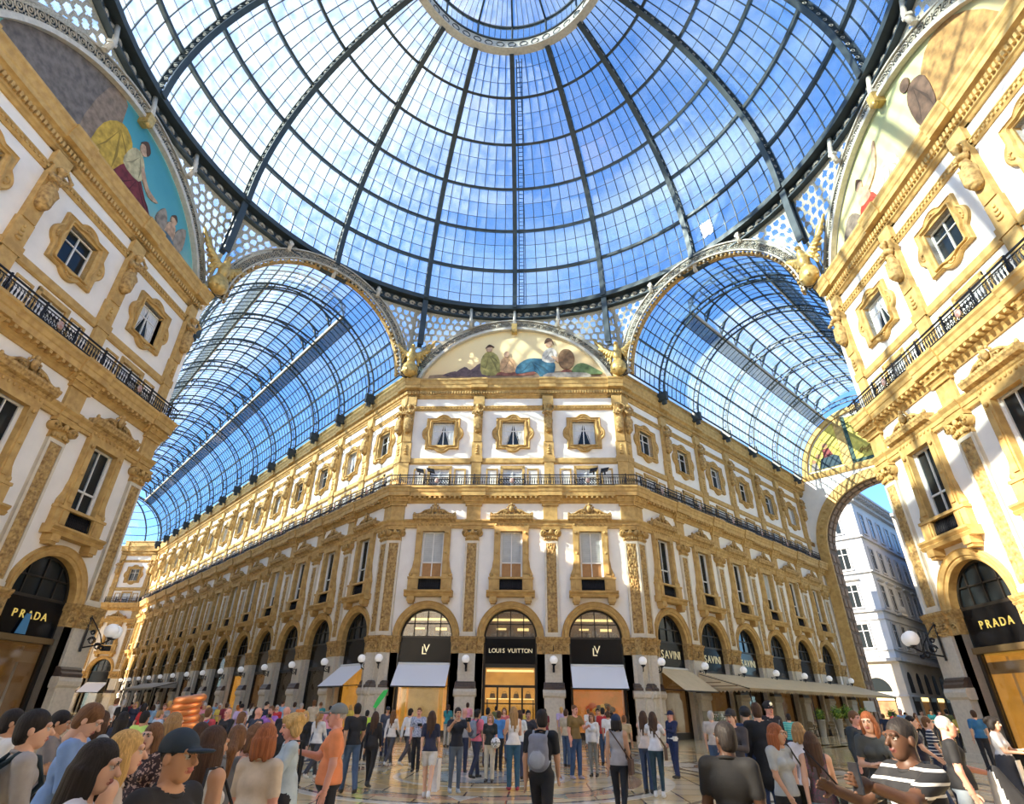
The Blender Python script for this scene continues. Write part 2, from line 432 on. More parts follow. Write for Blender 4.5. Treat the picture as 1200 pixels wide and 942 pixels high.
BM = {}
def build_parts():
    # ---- ground floor pier
    m = MB(); m.box(-.66, .66, -.26, .3, 0, .26); m.box(-.57, .57, -.17, .3, .26, 2.05)
    m.prism_x([(.3, 2.05), (-.17, 2.05), (-.25, 2.14), (-.27, 2.30), (-.2, 2.46), (.3, 2.46)], -.65, .65)
    m.box(-.47, .47, -.185, -.1, .45, 1.9); BM['pedestal'] = m.mesh('pedestal', M_GREYST)
    m = MB(); m.prism_x([(.3, 2.46), (-.23, 2.46), (-.23, 2.58), (-.15, 2.66), (-.15, 2.74), (-.06, 2.83), (.3, 2.83)], -.6, .6)
    BM['base_moulding'] = m.mesh('base_moulding', M_DARKST)
    m = MB(); m.box(-.5, .5, 0, .3, 2.83, 4.32); m.box(-.95, .95, .12, .62, 0, 4.32); BM['pier_shaft'] = m.mesh('pier_shaft', M_GREYST)
    m = MB(); m.box(-.53, .53, -.04, .3, 4.32, 4.94); m.box(-.97, .97, .09, .62, 4.32, 4.94)
    for x in np.linspace(-.4, .4, 5): m.torus((x, -.05, 4.63), .12, .035, n=10, k=4); m.ball((x, -.05, 4.63), (.05, .05, .05), 6, 0, 4)
    for x in (-.75, .75):
        m.torus((x, .08, 4.63), .11, .035, n=10, k=4); m.ball((x, .08, 4.63), (.05, .05, .05), 6, 0, 4)
    for x in np.linspace(-.48, .48, 9):
        m.ball((x, -.05, 4.41), (.04, .04, .04), 6, 0, 4); m.ball((x, -.05, 4.86), (.04, .04, .04), 6, 0, 4)
    pr = [(.3, 4.94), (-.05, 4.94), (-.09, 5.02), (-.06, 5.05), (-.14, 5.16), (-.15, 5.25), (.3, 5.25)]
    m.prism_x(pr, -.6, .6); m.prism_x([(y + .13 if y < 0 else .62, z) for y, z in pr], -1.02, 1.02)
    BM['impost'] = m.mesh('impost', M_CARVE)
    # ---- arch moulding of the shop bay
    m = MB(); prof = [(1.60, .5), (1.60, .10), (1.68, .05), (1.74, .06), (1.76, .0), (1.88, -.04), (1.90, .02), (1.98, .0), (2.02, -.05), (2.04, .12)]
    n = 28; vs = []
    for r, y in prof:
        for i in range(n + 1):
            t = PI * i / n; vs.append((r * math.cos(t), y, ZI + r * math.sin(t)))
    m.add(vs, [(j * (n + 1) + i, (j + 1) * (n + 1) + i, (j + 1) * (n + 1) + i + 1, j * (n + 1) + i + 1) for j in range(len(prof) - 1) for i in range(n)])
    BM['arch_moulding'] = m.mesh('arch_moulding', M_STONE)
    # ---- upper pilaster
    m = MB(); m.box(-.43, .43, 0, .14, 5.25, 11.0); m.box(-.47, .47, -.05, .14, 5.25, 5.42)
    for x0, x1, z0, z1 in ((-.43, -.31, 5.42, 11.0), (.31, .43, 5.42, 11.0), (-.31, .31, 5.42, 5.5), (-.31, .31, 10.85, 11.0)): m.box(x0, x1, -.05, .02, z0, z1)
    BM['pilaster'] = m.mesh('pilaster', mat('pale_pilaster_stone', (0.70, 0.62, 0.48), 0.7, var=0.12, scale=3))
    for s in range(3):
        m = MB(); relief_panel(m, .62, 5.5, 10.85, -.01, .10, s); BM['relief%d' % s] = m.mesh('carved_panel', M_CARVE)
    # ---- capital
    m = MB(); m.box(-.45, .45, -.03, .14, 11.0, 11.12); m.prism_x([(.14, 11.12), (-.06, 11.12), (-.02, 11.3), (-.02, 11.4), (-.14, 11.56), (.14, 11.56)], -.44, .44)
    for sx in (-1, 1):
        m.lathe([(.02, -.19), (.21, -.17), (.21, .12), (.02, .14)], 14, (sx * .47, 0, 11.5), 'y')
        m.torus((sx * .47, -.19, 11.5), .18, .035, n=14, k=4, a0=0, a1=4 * PI, spiral=.7)
        m.ball((sx * .47, -.2, 11.5), .05, 6, 0, 4)
        for i in range(3): m.ball((sx * (.14 + .12 * i), -.1, 11.2 - .03 * i), (.07, .06, .1), 6, 0, 4)
    m.ball((0, -.16, 11.58), (.12, .09, .14), 8, 0, 5)
    for x in np.linspace(-.36, .36, 7): m.ball((x, -.13, 11.48), (.045, .05, .06), 6, 0, 4)
    m.prism_x([(.14, 11.7), (-.18, 11.7), (-.22, 11.85), (.14, 11.85)], -.62, .62); BM['capital'] = m.mesh('capital', M_STONE)
    # ---- block and bracket above the capital
    m = MB(); m.box(-.46, .46, -.02, .14, 12.38, 13.42)
    vs = [(-.5, -.05, 13.42), (.5, -.05, 13.42), (.5, .14, 13.42), (-.5, .14, 13.42), (-.74, -.36, 13.9), (.74, -.36, 13.9), (.74, .14, 13.9), (-.74, .14, 13.9)]
    m.add(vs, [(0, 3, 2, 1), (4, 5, 6, 7), (0, 1, 5, 4), (1, 2, 6, 5), (2, 3, 7, 6), (3, 0, 4, 7)])
    m.box(-.55, .55, -.1, .14, 13.36, 13.46); m.box(-.66, .66, -.24, .14, 13.62, 13.68)
    BM['bracket'] = m.mesh('bracket', M_STONE)
    # ---- first-floor window
    m = MB()
    for sx in (-1, 1):
        m.box(*sorted((sx * .72, sx * 1.12)), -.12, .14, 8.62, 11.9); m.box(*sorted((sx * .80, sx * 1.04)), -.17, -.1, 8.9, 11.2)
        m.ball((sx * .92, -.17, 10.2), (.1, .05, .1), 8, 0, 4); m.ball((sx * .92, -.17, 11.5), (.1, .05, .1), 8, 0, 4)
        m.prism_y([(sx * 1.1, 9.9), (sx * 1.17, 9.6), (sx * 1.2, 9.3), (sx * 1.34, 8.95), (sx * 1.36, 8.62), (sx * 1.1, 8.62)][::sx], -.06, .14)
        m.lathe([(.02, -.1), (.13, -.09), (.13, .1)], 10, (sx * 1.25, 0, 8.84), 'y')
        m.box(*sorted((sx * .72, sx * 1.38)), -.16, .14, 7.86, 8.62); m.box(*sorted((sx * .80, sx * 1.08)), -.22, -.1, 7.95, 8.5)
        m.box(*sorted((sx * .86, sx * 1.3)), -.34, .14, 7.22, 7.5); m.box(*sorted((sx * .92, sx * 1.24)), -.28, .14, 7.1, 7.24)
    m.box(-.72, .72, -.12, .14, 11.62, 11.9); m.box(-1.42, 1.42, -.2, .14, 8.58, 8.7)
    m.prism_x([(.14, 7.5), (-.34, 7.5), (-.42, 7.62), (-.36, 7.66), (-.46, 7.78), (-.46, 7.86), (.14, 7.86)], -1.5, 1.5)
    m.box(-1.16, 1.16, -.1, .14, 11.9, 12.22)
    for x in np.linspace(-1.0, 1.0, 9): m.ball((x, -.11, 12.06), (.08, .05, .09), 6, 0, 4)
    BM['window_surround'] = m.mesh('window_surround', M_STONE)
    m = MB(); m.prism_x([(.14, 12.2), (-.14, 12.2), (-.2, 12.3), (-.36, 12.38), (-.4, 12.5), (-.44, 12.56), (-.44, 12.66), (.14, 12.66)], -1.42, 1.42)
    for sx in (-1, 1):
        m.torus((sx * .42, -.2, 12.86), .17, .05, n=16, k=5, a0=0 if sx > 0 else PI, a1=(3.4 * PI if sx > 0 else PI - 3.4 * PI), spiral=.6)
        m.tube([(sx * .28, -.2, 13.05), (sx * .62, -.2, 12.98), (sx * .95, -.2, 12.78), (sx * 1.2, -.2, 12.72), (sx * 1.36, -.22, 12.8)], [.07, .07, .06, .05, .06], 6)
        m.prism_y([(sx * .1, 12.66), (sx * 1.2, 12.66), (sx * .9, 12.80), (sx * .55, 13.0), (sx * .1, 13.15)][::-sx], -.16, .1)
        m.ball((sx * .7, -.18, 12.76), (.12, .06, .08), 6, 0, 4); m.ball((sx * 1.36, -.24, 12.74), (.08, .08, .12), 6, 0, 4)
    m.ball((0, -.24, 13.08), (.17, .13, .24), 10, 0, 7); m.ball((0, -.24, 13.36), (.11, .1, .13), 8, 0, 5)
    for i in range(5):
        t = PI * (i + .5) / 5; m.ball((.28 * math.cos(t), -.2, 13.1 + .26 * math.sin(t)), (.08, .06, .08), 6, 0, 4)
    BM['pediment'] = m.mesh('pediment', M_CARVE)
    m = MB()
    for x in (-.66, .66): m.box(x - .06, x + .06, .20, .30, 8.7, 11.62)
    m.box(-.03, .03, .2, .3, 8.7, 11.62); m.box(-.7, .7, .2, .3, 11.54, 11.62); m.box(-.7, .7, .2, .3, 8.7, 8.78); m.box(-.7, .7, .2, .3, 9.6, 9.68)
    BM['window_frame'] = m.mesh('window', M_WHITEP)
    m = MB(); m.box(-.6, .6, .26, .30, 8.78, 11.54); BM['window_pane'] = m.mesh('pane', M_DARKGL)
    m = MB(); m.box(-.6, .6, .245, .259, 8.8, 9.6); BM['lit_pane'] = m.mesh('pane', M_AMBER2)
    m = MB()
    for i in range(14):
        z = 9.68 + i * .133
        m.add([(-.6, .255, z), (.6, .255, z), (.6, .22, z + .12), (-.6, .22, z + .12)], [(0, 1, 2, 3)])
        m.box(-.6, .6, .22, .255, z + .12, z + .133)
    BM['blind'] = m.mesh('blind', M_BLIND)
    m = MB()
    for i in range(15): m.tube([(-.7 + i * .1, -.02, 7.86), (-.7 + i * .1, -.07, 8.1), (-.7 + i * .1, -.02, 8.58)], .018, 4)
    for i in range(14):
        m.torus((-.65 + i * .1, -.03, 8.4), .045, .012, n=8, k=3); m.torus((-.65 + i * .1, -.04, 8.05), .045, .012, n=8, k=3)
    m.box(-.72, .72, .05, .1, 7.86, 8.58); BM['grille'] = m.mesh('grille', M_IRON2)
    # ---- mezzanine behind the balcony
    m = MB()
    for x0, x1 in ((-.84, -.68), (.68, .84)): m.box(x0, x1, .28, .5, 14.6, 16.3)
    m.box(-.84, .84, .28, .5, 16.14, 16.36)
    for sx in (-1, 1):
        for z0, z1, x0, x1 in ((14.9, 15.0, 1.02, 1.84), (16.06, 16.16, 1.02, 1.84), (15.0, 16.06, 1.02, 1.12), (15.0, 16.06, 1.74, 1.84)):
            m.box(*sorted((sx * x0, sx * x1)), .3, .37, z0, z1)
    BM['mezzanine_surround'] = m.mesh('mezzanine_surround', M_STONE)
    m = MB(); m.box(-.68, .68, .46, .52, 14.6, 16.14); BM['mezz_pane'] = m.mesh('pane', M_CURTAIN)
    m = MB()
    for x in (-.66, 0, .66): m.box(x - .035, x + .035, .40, .47, 14.6, 16.14)
    m.box(-.68, .68, .40, .47, 15.55, 15.62); BM['mezz_frame'] = m.mesh('mezzanine_window', M_WHITEP)
    # ---- attic
    m = MB(); m.box(-.36, .36, .22, .5, 16.95, 18.2); m.box(-.42, .42, .16, .5, 16.62, 17.05); m.box(-.3, .3, .17, .5, 18.2, 21.2); m.box(-.4, .4, .2, .5, 21.2, 21.95)
    m.box(-.34, .34, .2, .5, 14.6, 16.62); m.box(-.4, .4, .15, .5, 14.6, 14.9)
    for i in range(4): m.ball((0, .2, 17.3 + i * .2), (.16 - .03 * i, .06, .09), 6, 0, 4)
    BM['attic_pilaster'] = m.mesh('attic_pilaster', M_STONE)
    BM['caryatid'] = caryatid_mesh()
    m = MB(); lobed_frame(m, 1.23, (.92, .60), (.80, .91), .45, .2); BM['attic_frame'] = m.mesh('attic_frame', M_STONE)
    m = MB()
    for x in (-.76, 0, .76): m.box(x - .035, x + .035, .66, .73, -.9, .9)
    m.box(-.8, .8, .66, .73, -.91, -.84); m.box(-.8, .8, .66, .73, .84, .91); m.box(-.8, .8, .66, .73, .28, .33)
    BM['attic_window'] = m.mesh('attic_window', M_WHITEP)
    m = MB(); m.box(-.8, .8, .72, .76, -.91, .91); BM['attic_pane'] = m.mesh('pane', M_DARKGL)
    m = MB()
    for sx in (-1, 1):
        pr = [(0.02, .9), (.1, .5), (.22, .1), (.42, -.3), (.55, -.9), (.78, -.9), (.78, .9)]
        n = 7; vs = []
        for k, (x, z) in enumerate(pr): vs.append((sx * x, .70, z))
        m.add(vs, [tuple(range(n)) if sx < 0 else tuple(range(n - 1, -1, -1))])
        for i in range(6):
            u = .12 + i * .115; m.tube([(sx * u, .705, .9), (sx * (u + .02), .70, .3), (sx * max(u, .5 + .04 * i), .705, -.9)], .022, 4)
    BM['curtain'] = m.mesh('curtain', M_CURTAIN)
    # ---- fan light over the shop
    m = MB(); n = 24
    C = [(1.55 * math.cos(PI * i / n), .5, ZI + 1.55 * math.sin(PI * i / n)) for i in range(n + 1)]
    N = [(math.cos(PI * i / n), 0, math.sin(PI * i / n)) for i in range(n + 1)]
    m.rail(C, [(0, 1, 0)] * (n + 1), N, .14, -.05, .06)
    for x in (-.8, 0, .8): m.box(x - .03, x + .03, .45, .52, ZI, ZI + math.sqrt(1.55 ** 2 - x * x))
    m.box(-1.3, 1.3, .45, .52, ZI + .72, ZI + .78); m.box(-1.6, 1.6, .4, .55, ZI - .08, ZI + .04); BM['fanlight'] = m.mesh('fanlight', M_FRAME)
    def fanpane(mt):
        m = MB(); pts = [(1.55 * math.cos(PI * i / 20), ZI + 1.55 * math.sin(PI * i / 20)) for i in range(21)]
        m.prism_y(pts, .52, .55); return m.mesh('pane', mt)
    BM['fan_dark'] = fanpane(M_DARKGL); BM['fan_lit'] = fanpane(M_PANE)
    # ---- balcony railing of one bay
    m = MB()
    m.box(-2.53, 2.53, -.03, .03, .74, .8); m.box(-2.53, 2.53, -.025, .025, .06, .11); m.box(-2.53, 2.53, -.02, .02, .6, .63)
    for i in range(22):
        x = -2.45 + i * .155 if i < 11 else .9 + (i - 11) * .155
        m.lathe([(.014, .11), (.03, .2), (.045, .3), (.02, .42), (.014, .6)], 6, (x, 0, 0))
        m.torus((x + .077, 0, .53), .05, .012, n=8, k=3)
    for i in range(9):
        x = -.72 + i * .18
        m.torus((x, 0, .42), .1, .022, n=10, k=4, a0=0, a1=3.4 * PI, spiral=.65); m.torus((x, 0, .22), .085, .02, n=10, k=4); m.box(x - .012, x + .012, -.012, .012, .1, .62)
    m.ball((0, -.03, .36), (.16, .06, .19), 8, 1, 6)
    for x in (-2.53, -.84, .84, 2.53): m.box(x - .03, x + .03, -.03, .03, 0, .86)
    BM['railing_panel'] = m.mesh('railing_panel', [M_IRON2, mat('painted_shield', (.35, .12, .10), .5, var=.4, scale=9, col2=(.5, .45, .4))])
build_parts()

def wall_mesh(n, a, pad0, pad1, deep=8.0, top=23.3, solid=True):
    """one arcade wall: n bays with shop arches, windows, mezzanine and attic openings"""
    m = MB(); xw = PH + pad0
    x0, x1 = -pad0, 2 * PH + n * a + pad1
    def q(xa, xb, za, zb, y, mi=0): m.add([(xa, y, za), (xb, y, za), (xb, y, zb), (xa, y, zb)], [(0, 1, 2, 3)], mi)
    def reveal(xa, xb, za, zb, ya, yb):
        m.add([(xa, ya, za), (xa, ya, zb), (xa, yb, zb), (xa, yb, za)], [(0, 1, 2, 3)]); m.add([(xb, ya, za), (xb, yb, za), (xb, yb, zb), (xb, ya, zb)], [(0, 1, 2, 3)])
        m.add([(xa, ya, zb), (xb, ya, zb), (xb, yb, zb), (xa, yb, zb)], [(0, 1, 2, 3)]); m.add([(xa, ya, za), (xa, yb, za), (xb, yb, za), (xb, ya, za)], [(0, 1, 2, 3)])
    ed = [x0] + [PH + i * a for i in range(1, n)] + [x1]
    for i in range(n):
        c = PH + (i + .5) * a; l, r = ed[i], ed[i + 1]
        if i == 0: l = x0
        q(l, c - HW, 0, 7.3, .12); q(c + HW, r, 0, 7.3, .12)
        k = 20
        for j in range(k):
            t0, t1 = PI * j / k, PI * (j + 1) / k
            pa, pb = (c + HW * math.cos(t0), ZI + HW * math.sin(t0)), (c + HW * math.cos(t1), ZI + HW * math.sin(t1))
            m.add([(pb[0], .12, pb[1]), (pa[0], .12, pa[1]), (pa[0], .12, 7.3), (pb[0], .12, 7.3)], [(0, 1, 2, 3)])
            m.add([(pa[0], .12, pa[1]), (pb[0], .12, pb[1]), (pb[0], .7, pb[1]), (pa[0], .7, pa[1])], [(0, 1, 2, 3)], 1)
        for xx, s in ((c - HW, 1), (c + HW, -1)):
            vs = [(xx, .12, 0), (xx, .7, 0), (xx, .7, ZI), (xx, .12, ZI)]; m.add(vs, [(0, 1, 2, 3) if s > 0 else (3, 2, 1, 0)], 1)
        q(l, r, 7.3, 8.6, .12); q(l, c - .72, 8.6, 11.65, .12); q(c + .72, r, 8.6, 11.65, .12); q(l, r, 11.65, 14.6, .12); reveal(c - .72, c + .72, 8.6, 11.65, .12, .32)
        m.add([(c - .72, .32, 8.6), (c + .72, .32, 8.6), (c + .72, .32, 11.65), (c - .72, .32, 11.65)], [(0, 1, 2, 3)])
        q(l, c - .7, 14.6, 16.2, .36); q(c + .7, r, 14.6, 16.2, .36); q(l, r, 16.2, 16.6, .36)
        reveal(c - .7, c + .7, 14.6, 16.2, .36, .55); q(c - .7, c + .7, 14.6, 16.2, .55)
        q(l, r, 16.6, 18.02, .45); q(l, r, 19.84, 22.2, .45); q(l, c - .8, 18.02, 19.84, .45); q(c + .8, r, 18.02, 19.84, .45)
        reveal(c - .8, c + .8, 18.02, 19.84, .45, .8); q(c - .8, c + .8, 18.02, 19.84, .8)
    if solid:
        m.box(x0, x1, 1.9, deep, 0, top - .02, 0); m.box(x0, x1, .5, 2.2, top - .5, top - .03, 2)
        m.box(x0, x1, .6, 2.0, 14.1, 14.5, 0); m.box(x0, x1, .75, 2.0, 7.1, 8.0, 0)
    return m.mesh('wall', [M_STUCCO, M_GREYST, M_LEAD])

def runs(n, a, half, pad0, pad1):
    """stretches between and over the pilasters along a wall"""
    ps = [PH + i * a for i in range(n + 1)]
    return ps, (-pad0, 2 * PH + n * a + pad1)

def moulded(name, prof, ress, half, n, a, pads, miters, mts, parent, extra=None):
    """continuous moulding with ressauts over the pilasters; its ends are mitred round the corners"""
    m = MB(); ps, (x0, x1) = runs(n, a, half, *pads)
    m.prism_x(prof, x0, x1, miters[0], miters[1])
    for i, p in enumerate(ps):
        l, r, m0, m1 = p - half, p + half, 0, 0
        if i == 0: l, m0 = x0, miters[0]
        if i == n: r, m1 = x1, miters[1]
        m.prism_x([(y - ress if y < .1 else y, z + (.004 if y < .1 else 0)) for y, z in prof], l, r, m0, m1)
    if extra: extra(m, ps, x0, x1)
    return m.obj(name, mts, parent)

P_ENT = [(.14, 11.85), (-.03, 11.85), (-.05, 11.98), (-.09, 12.0), (-.1, 12.16), (-.16, 12.24), (-.2, 12.3), (-.2, 12.38), (.14, 12.38)]
P_LEDGE = [(.3, 13.55), (.05, 13.55), (-.02, 13.7), (-.1, 13.78), (-.12, 13.9), (-.38, 13.94), (-.38, 14.2), (-.42, 14.24), (-.46, 14.42), (-.52, 14.5), (-.52, 14.62), (.3, 14.62)]
P_BAND = [(.5, 16.5), (.3, 16.5), (.24, 16.58), (.24, 16.86), (.28, 16.92), (.4, 17.0), (.5, 17.0)]
P_EGG = [(.5, 20.82), (.4, 20.82), (.34, 20.92), (.34, 21.05), (.28, 21.1), (.3, 21.18), (.5, 21.18)]
P_CORN = [(.5, 21.85), (.36, 21.85), (.3, 21.95), (.22, 22.0), (.2, 22.42), (.1, 22.5), (-.02, 22.56), (-.02, 22.8), (-.06, 22.86), (-.1, 23.08), (-.17, 23.2), (-.17, 23.32), (.9, 23.32)]

ORD = ['first', 'second', 'third', 'fourth', 'fifth', 'sixth', 'seventh', 'eighth', 'ninth', 'tenth', 'eleventh', 'twelfth', 'thirteenth', 'fourteenth']
def facade(name, loc, rz, n, a, pads=(0, 0), miters=(0, 0), curtains=False, parapet=False, lit=False, flip=False, seed=1, blinds=.5):
    w = structure(place(name, wall_mesh(n, a, *pads), None, loc, rz)); rnd = random.Random(seed)
    def soffit(m, ps, x0, x1):
        for x in np.arange(x0 + .2, x1 - .1, .34): m.box(x - .07, x + .07, -.36, .0, 13.8, 13.93, 0)
    def dent(m, ps, x0, x1):
        for x in np.arange(x0 + .1, x1 - .05, .2): m.box(x - .055, x + .055, .08, .25, 22.12, 22.36, 0)
    def eggs(m, ps, x0, x1):
        for x in np.arange(x0 + .1, x1, .22): m.box(x - .05, x + .05, .28, .36, 20.94, 21.05, 0)
    P = (pads[0], pads[1])
    moulded('entablature', P_ENT, .06, .5, n, a, P, miters, M_STONE, w)
    moulded('balcony_ledge', P_LEDGE, .10, .8, n, a, P, miters, M_STONE, w, soffit)
    moulded('attic_band', P_BAND, .07, .42, n, a, P, miters, M_STONE, w)
    moulded('egg_moulding', P_EGG, .05, .4, n, a, P, miters, M_STONE, w, eggs)
    moulded('cornice', P_CORN, .10, .62, n, a, P, miters, M_STONE, w, dent)
    for i in range(n + 1):
        x = PH + i * a; L = dict(loc=(x, 0, 0))
        for k in ('pedestal', 'base_moulding', 'pier_shaft', 'impost', 'pilaster', 'capital', 'bracket', 'attic_pilaster'): place(k, BM[k], w, **L)
        place('carved_panel', BM['relief%d' % (i % 3)], w, **L)
        place('caryatid', BM['caryatid'], w, (x, .16, 18.38), 0, (1.12, 1.2, 1.1))
    for i in range(n):
        x = PH + (i + .5) * a; L = dict(loc=(x, 0, 0))
        for k in ('arch_moulding', 'window_surround', 'pediment', 'grille', 'mezzanine_surround'): place(k, BM[k], w, **L)
        wi = place('window', BM['window_frame'], w, **L); place('pane', BM['window_pane'], wi)
        if blinds and rnd.random() < blinds: place('blind', BM['blind'], wi)
        if lit: place('pane', BM['lit_pane'], wi)
        mz = place('mezzanine_window', BM['mezz_frame'], w, **L); place('pane', BM['mezz_pane'], mz)
        place('attic_frame', BM['attic_frame'], w, (x, 0, 18.93))
        aw = place('attic_window', BM['attic_window'], w, (x, 0, 18.93)); place('pane', BM['attic_pane'], aw)
        if curtains or rnd.random() < .35: place('curtain', BM['curtain'], aw)
    if parapet:
        m = MB(); ps, (x0, x1) = runs(n, a, 0, *pads)
        m.box(x0, x1, .32, .8, 23.3, 24.05); m.prism_x([(.3, 24.0), (.22, 24.08), (.22, 24.2), (.9, 24.2), (.9, 24.0)], x0, x1)
        for p in ps: m.box(p - .25, p + .25, .2, .6, 23.3, 24.0)
        m.obj('parapet', M_STONE, w)
    return w

W_C = facade('wall_center', (-QC, A, 0), 0, 3, BAY, miters=(T8, T8), curtains=True, lit=True, seed=1, blinds=1)
W_L = facade('wall_left', (-A, -QC, 0), PI / 2, 3, BAY, miters=(T8, T8), seed=2, blinds=0)
W_R = facade('wall_right', (A, QC, 0), -PI / 2, 3, BAY, miters=(T8, T8), seed=3, blinds=0)
NL, NR = 14, 6
LL = 2 * PH + NL * ARM; LR = 2 * PH + NR * ARM
W_LA = facade('wall_left_arm', (-QC - LL * R2, A + LL * R2, 0), -PI / 4, NL, ARM, miters=(0, T8), parapet=True, seed=4)
W_RA = facade('wall_right_arm', (QC, A, 0), PI / 4, NR, ARM, pads=(0, 1.1), miters=(T8, 0), parapet=True, seed=5)

# walls that face away from the viewer or stand behind: plain masses that shade and enclose the place
def plain_wall(name, loc, rz, length, deep=8.0, shade_ridge=0):
    m = MB(); m.box(0, length, .1, deep, 0, 23.3)
    if shade_ridge: m.prism_x([(.4, 23.3), (4.2, 23.3 + shade_ridge), (deep, 23.3)], 7, length - 7)  # unseen roof ridge, added and sized to keep direct sun off the visitors
    for prof in (P_LEDGE, P_CORN): m.prism_x(prof, 0, length)
    return structure(m.obj(name, [M_STUCCO], None, loc=loc, rz=rz))
plain_wall('wall_left_arm_near', (-A, QC, 0), 3 * PI / 4, LL)
plain_wall('wall_right_arm_near', (A + LR * R2, QC + LR * R2, 0), -3 * PI / 4, LR)
plain_wall('wall_rear', (QC, -A, 0), PI, 2 * QC)
plain_wall('wall_rear_left_a', (-A - 40 * R2, -QC - 40 * R2, 0), PI / 4, 40, shade_ridge=3.6)
plain_wall('wall_rear_left_b', (-QC, -A, 0), 5 * PI / 4, 40, shade_ridge=3.6)
plain_wall('wall_rear_right_a', (A, -QC, 0), -PI / 4, 40)
plain_wall('wall_rear_right_b', (QC + 40 * R2, -A - 40 * R2, 0), 3 * PI / 4, 40)
# ================================================================= glass dome
ZD, RD, HZ = 30.70, 19.04, 17.66
TH = [math.radians(t) for t in (0, 11.9, 23.75, 35.3, 46.6, 57.5, 67.2)]
ZL, RL = ZD + HZ * math.sin(TH[6]), RD * math.cos(TH[6])
def dome_pt(th, az, off=0.0):
    r, z = RD * math.cos(th), ZD + HZ * math.sin(th)
    n = np.array([HZ * math.cos(th), RD * math.sin(th)]); n /= np.linalg.norm(n)
    r += off * n[0]; z += off * n[1]
    return np.array([r * math.sin(az), r * math.cos(az), z])
def dome_n(th, az):
    n = np.array([HZ * math.cos(th), RD * math.sin(th)]); n /= np.linalg.norm(n)
    return np.array([n[0] * math.sin(az), n[0] * math.cos(az), n[1]])
DOME = thing('glass_dome', 'great blue glass dome with dark iron ribs above the crossing', 'dome')
m = MB(); ths = np.linspace(-.02, TH[6], 33)
X1 = [(1, 0, 0)] * len(ths)
m.rail([dome_pt(t, 0) for t in ths], X1, [dome_n(t, 0) for t in ths], .36, -.62, -.54)
m.rail([dome_pt(t, 0) for t in ths], X1, [dome_n(t, 0) for t in ths], .34, -.06, .06)
m.rail([dome_pt(t, 0) for t in ths], X1, [dome_n(t, 0) for t in ths], .05, -.56, -.40)
for i in range(64):
    t0, t1 = TH[6] * i / 64, TH[6] * (i + 1) / 64
    a_, b_ = (-.54, -.06) if i % 2 else (-.06, -.54)
    for sx in (-.12, .12): m.tube([dome_pt(t0, 0, a_) + [sx, 0, 0], dome_pt(t1, 0, b_) + [sx, 0, 0]], .028, 4)
    if i % 2: m.torus(dome_pt((t0 + t1) / 2, 0, -.3) + [.13, 0, 0], .1, .022, (0, 1, 0), (0, 0, 1), 8, 4, 1); m.torus(dome_pt((t0 + t1) / 2, 0, -.3) + [-.13, 0, 0], .1, .022, (0, 1, 0), (0, 0, 1), 8, 4, 1)
rib = m.mesh('rib', [M_IRON, M_PALEIRON])
for k in range(16): place('rib', rib, DOME, rz=k * PI / 8)
for j, t in enumerate(TH[1:6]):
    m = MB(); az = np.linspace(0, 2 * PI, 97)[:-1]
    N = [dome_n(t, a) for a in az]; tn = [np.cross(n, (math.cos(a), -math.sin(a), 0)) for n, a in zip(N, az)]
    m.rail([dome_pt(t, a) for a in az], tn, N, .20, -.26, .03, closed=True)
    m.obj('ring_beam', M_IRON, DOME)
# base ring beam, scroll frieze, lantern ring
def hoop(mb, r0, r1, z0, z1, mi=0, n=96):
    vs = [(r * math.sin(2 * PI * i / n), r * math.cos(2 * PI * i / n), z) for r, z in ((r0, z0), (r1, z0), (r1, z1), (r0, z1)) for i in range(n)]
    mb.add(vs, [(j * n + i, j * n + (i + 1) % n, ((j + 1) % 4) * n + (i + 1) % n, ((j + 1) % 4) * n + i) for j in range(4) for i in range(n)], mi)
m = MB(); hoop(m, RD - .5, RD + .35, ZD - .42, ZD - .02); hoop(m, RD - .3, RD + .1, ZD - 1.25, ZD - 1.15); hoop(m, RD + .02, RD + .1, ZD - 1.15, ZD - .4)
m.obj('base_ring', M_IRON, DOME)
m = MB()
for i in range(11):
    a = PI / 8 * (i + .5) / 11; c = ((RD - .04) * math.sin(a), (RD - .04) * math.cos(a), ZD - .78); t = (math.cos(a), -math.sin(a), 0)
    m.torus(c, .24, .055, t, (0, 0, 1), 14, 4, 0, 0, 3.6 * PI, .7)
fr = m.mesh('scroll_frieze', M_SCROLL)
for k in range(16): place('scroll_frieze', fr, DOME, rz=-k * PI / 8)
# glazing bars
NCOL = [8, 8, 8, 7, 6, 6]; NROW = [3, 3, 3, 3, 3, 3]
m = MB()
for c in range(6):
    for j in range(1, NCOL[c]):
        az = PI / 8 * j / NCOL[c]; tt = np.linspace(TH[c], TH[c + 1], 5)
        m.rail([dome_pt(t, az) for t in tt], [(math.cos(az), -math.sin(az), 0)] * 5, [dome_n(t, az) for t in tt], .05, -.05, .05)
    for r in range(1, NROW[c]):
        t = TH[c] + (TH[c + 1] - TH[c]) * r / NROW[c]; aa = np.linspace(0, PI / 8, 7); N = [dome_n(t, a) for a in aa]
        m.rail([dome_pt(t, a) for a in aa], [np.cross(n, (math.cos(a), -math.sin(a), 0)) for n, a in zip(N, aa)], N, .03, -.012, .03)
gb = m.mesh('glazing_bars', M_IRON)
for k in range(16): place('glazing_bars', gb, DOME, rz=-k * PI / 8, kind='stuff')

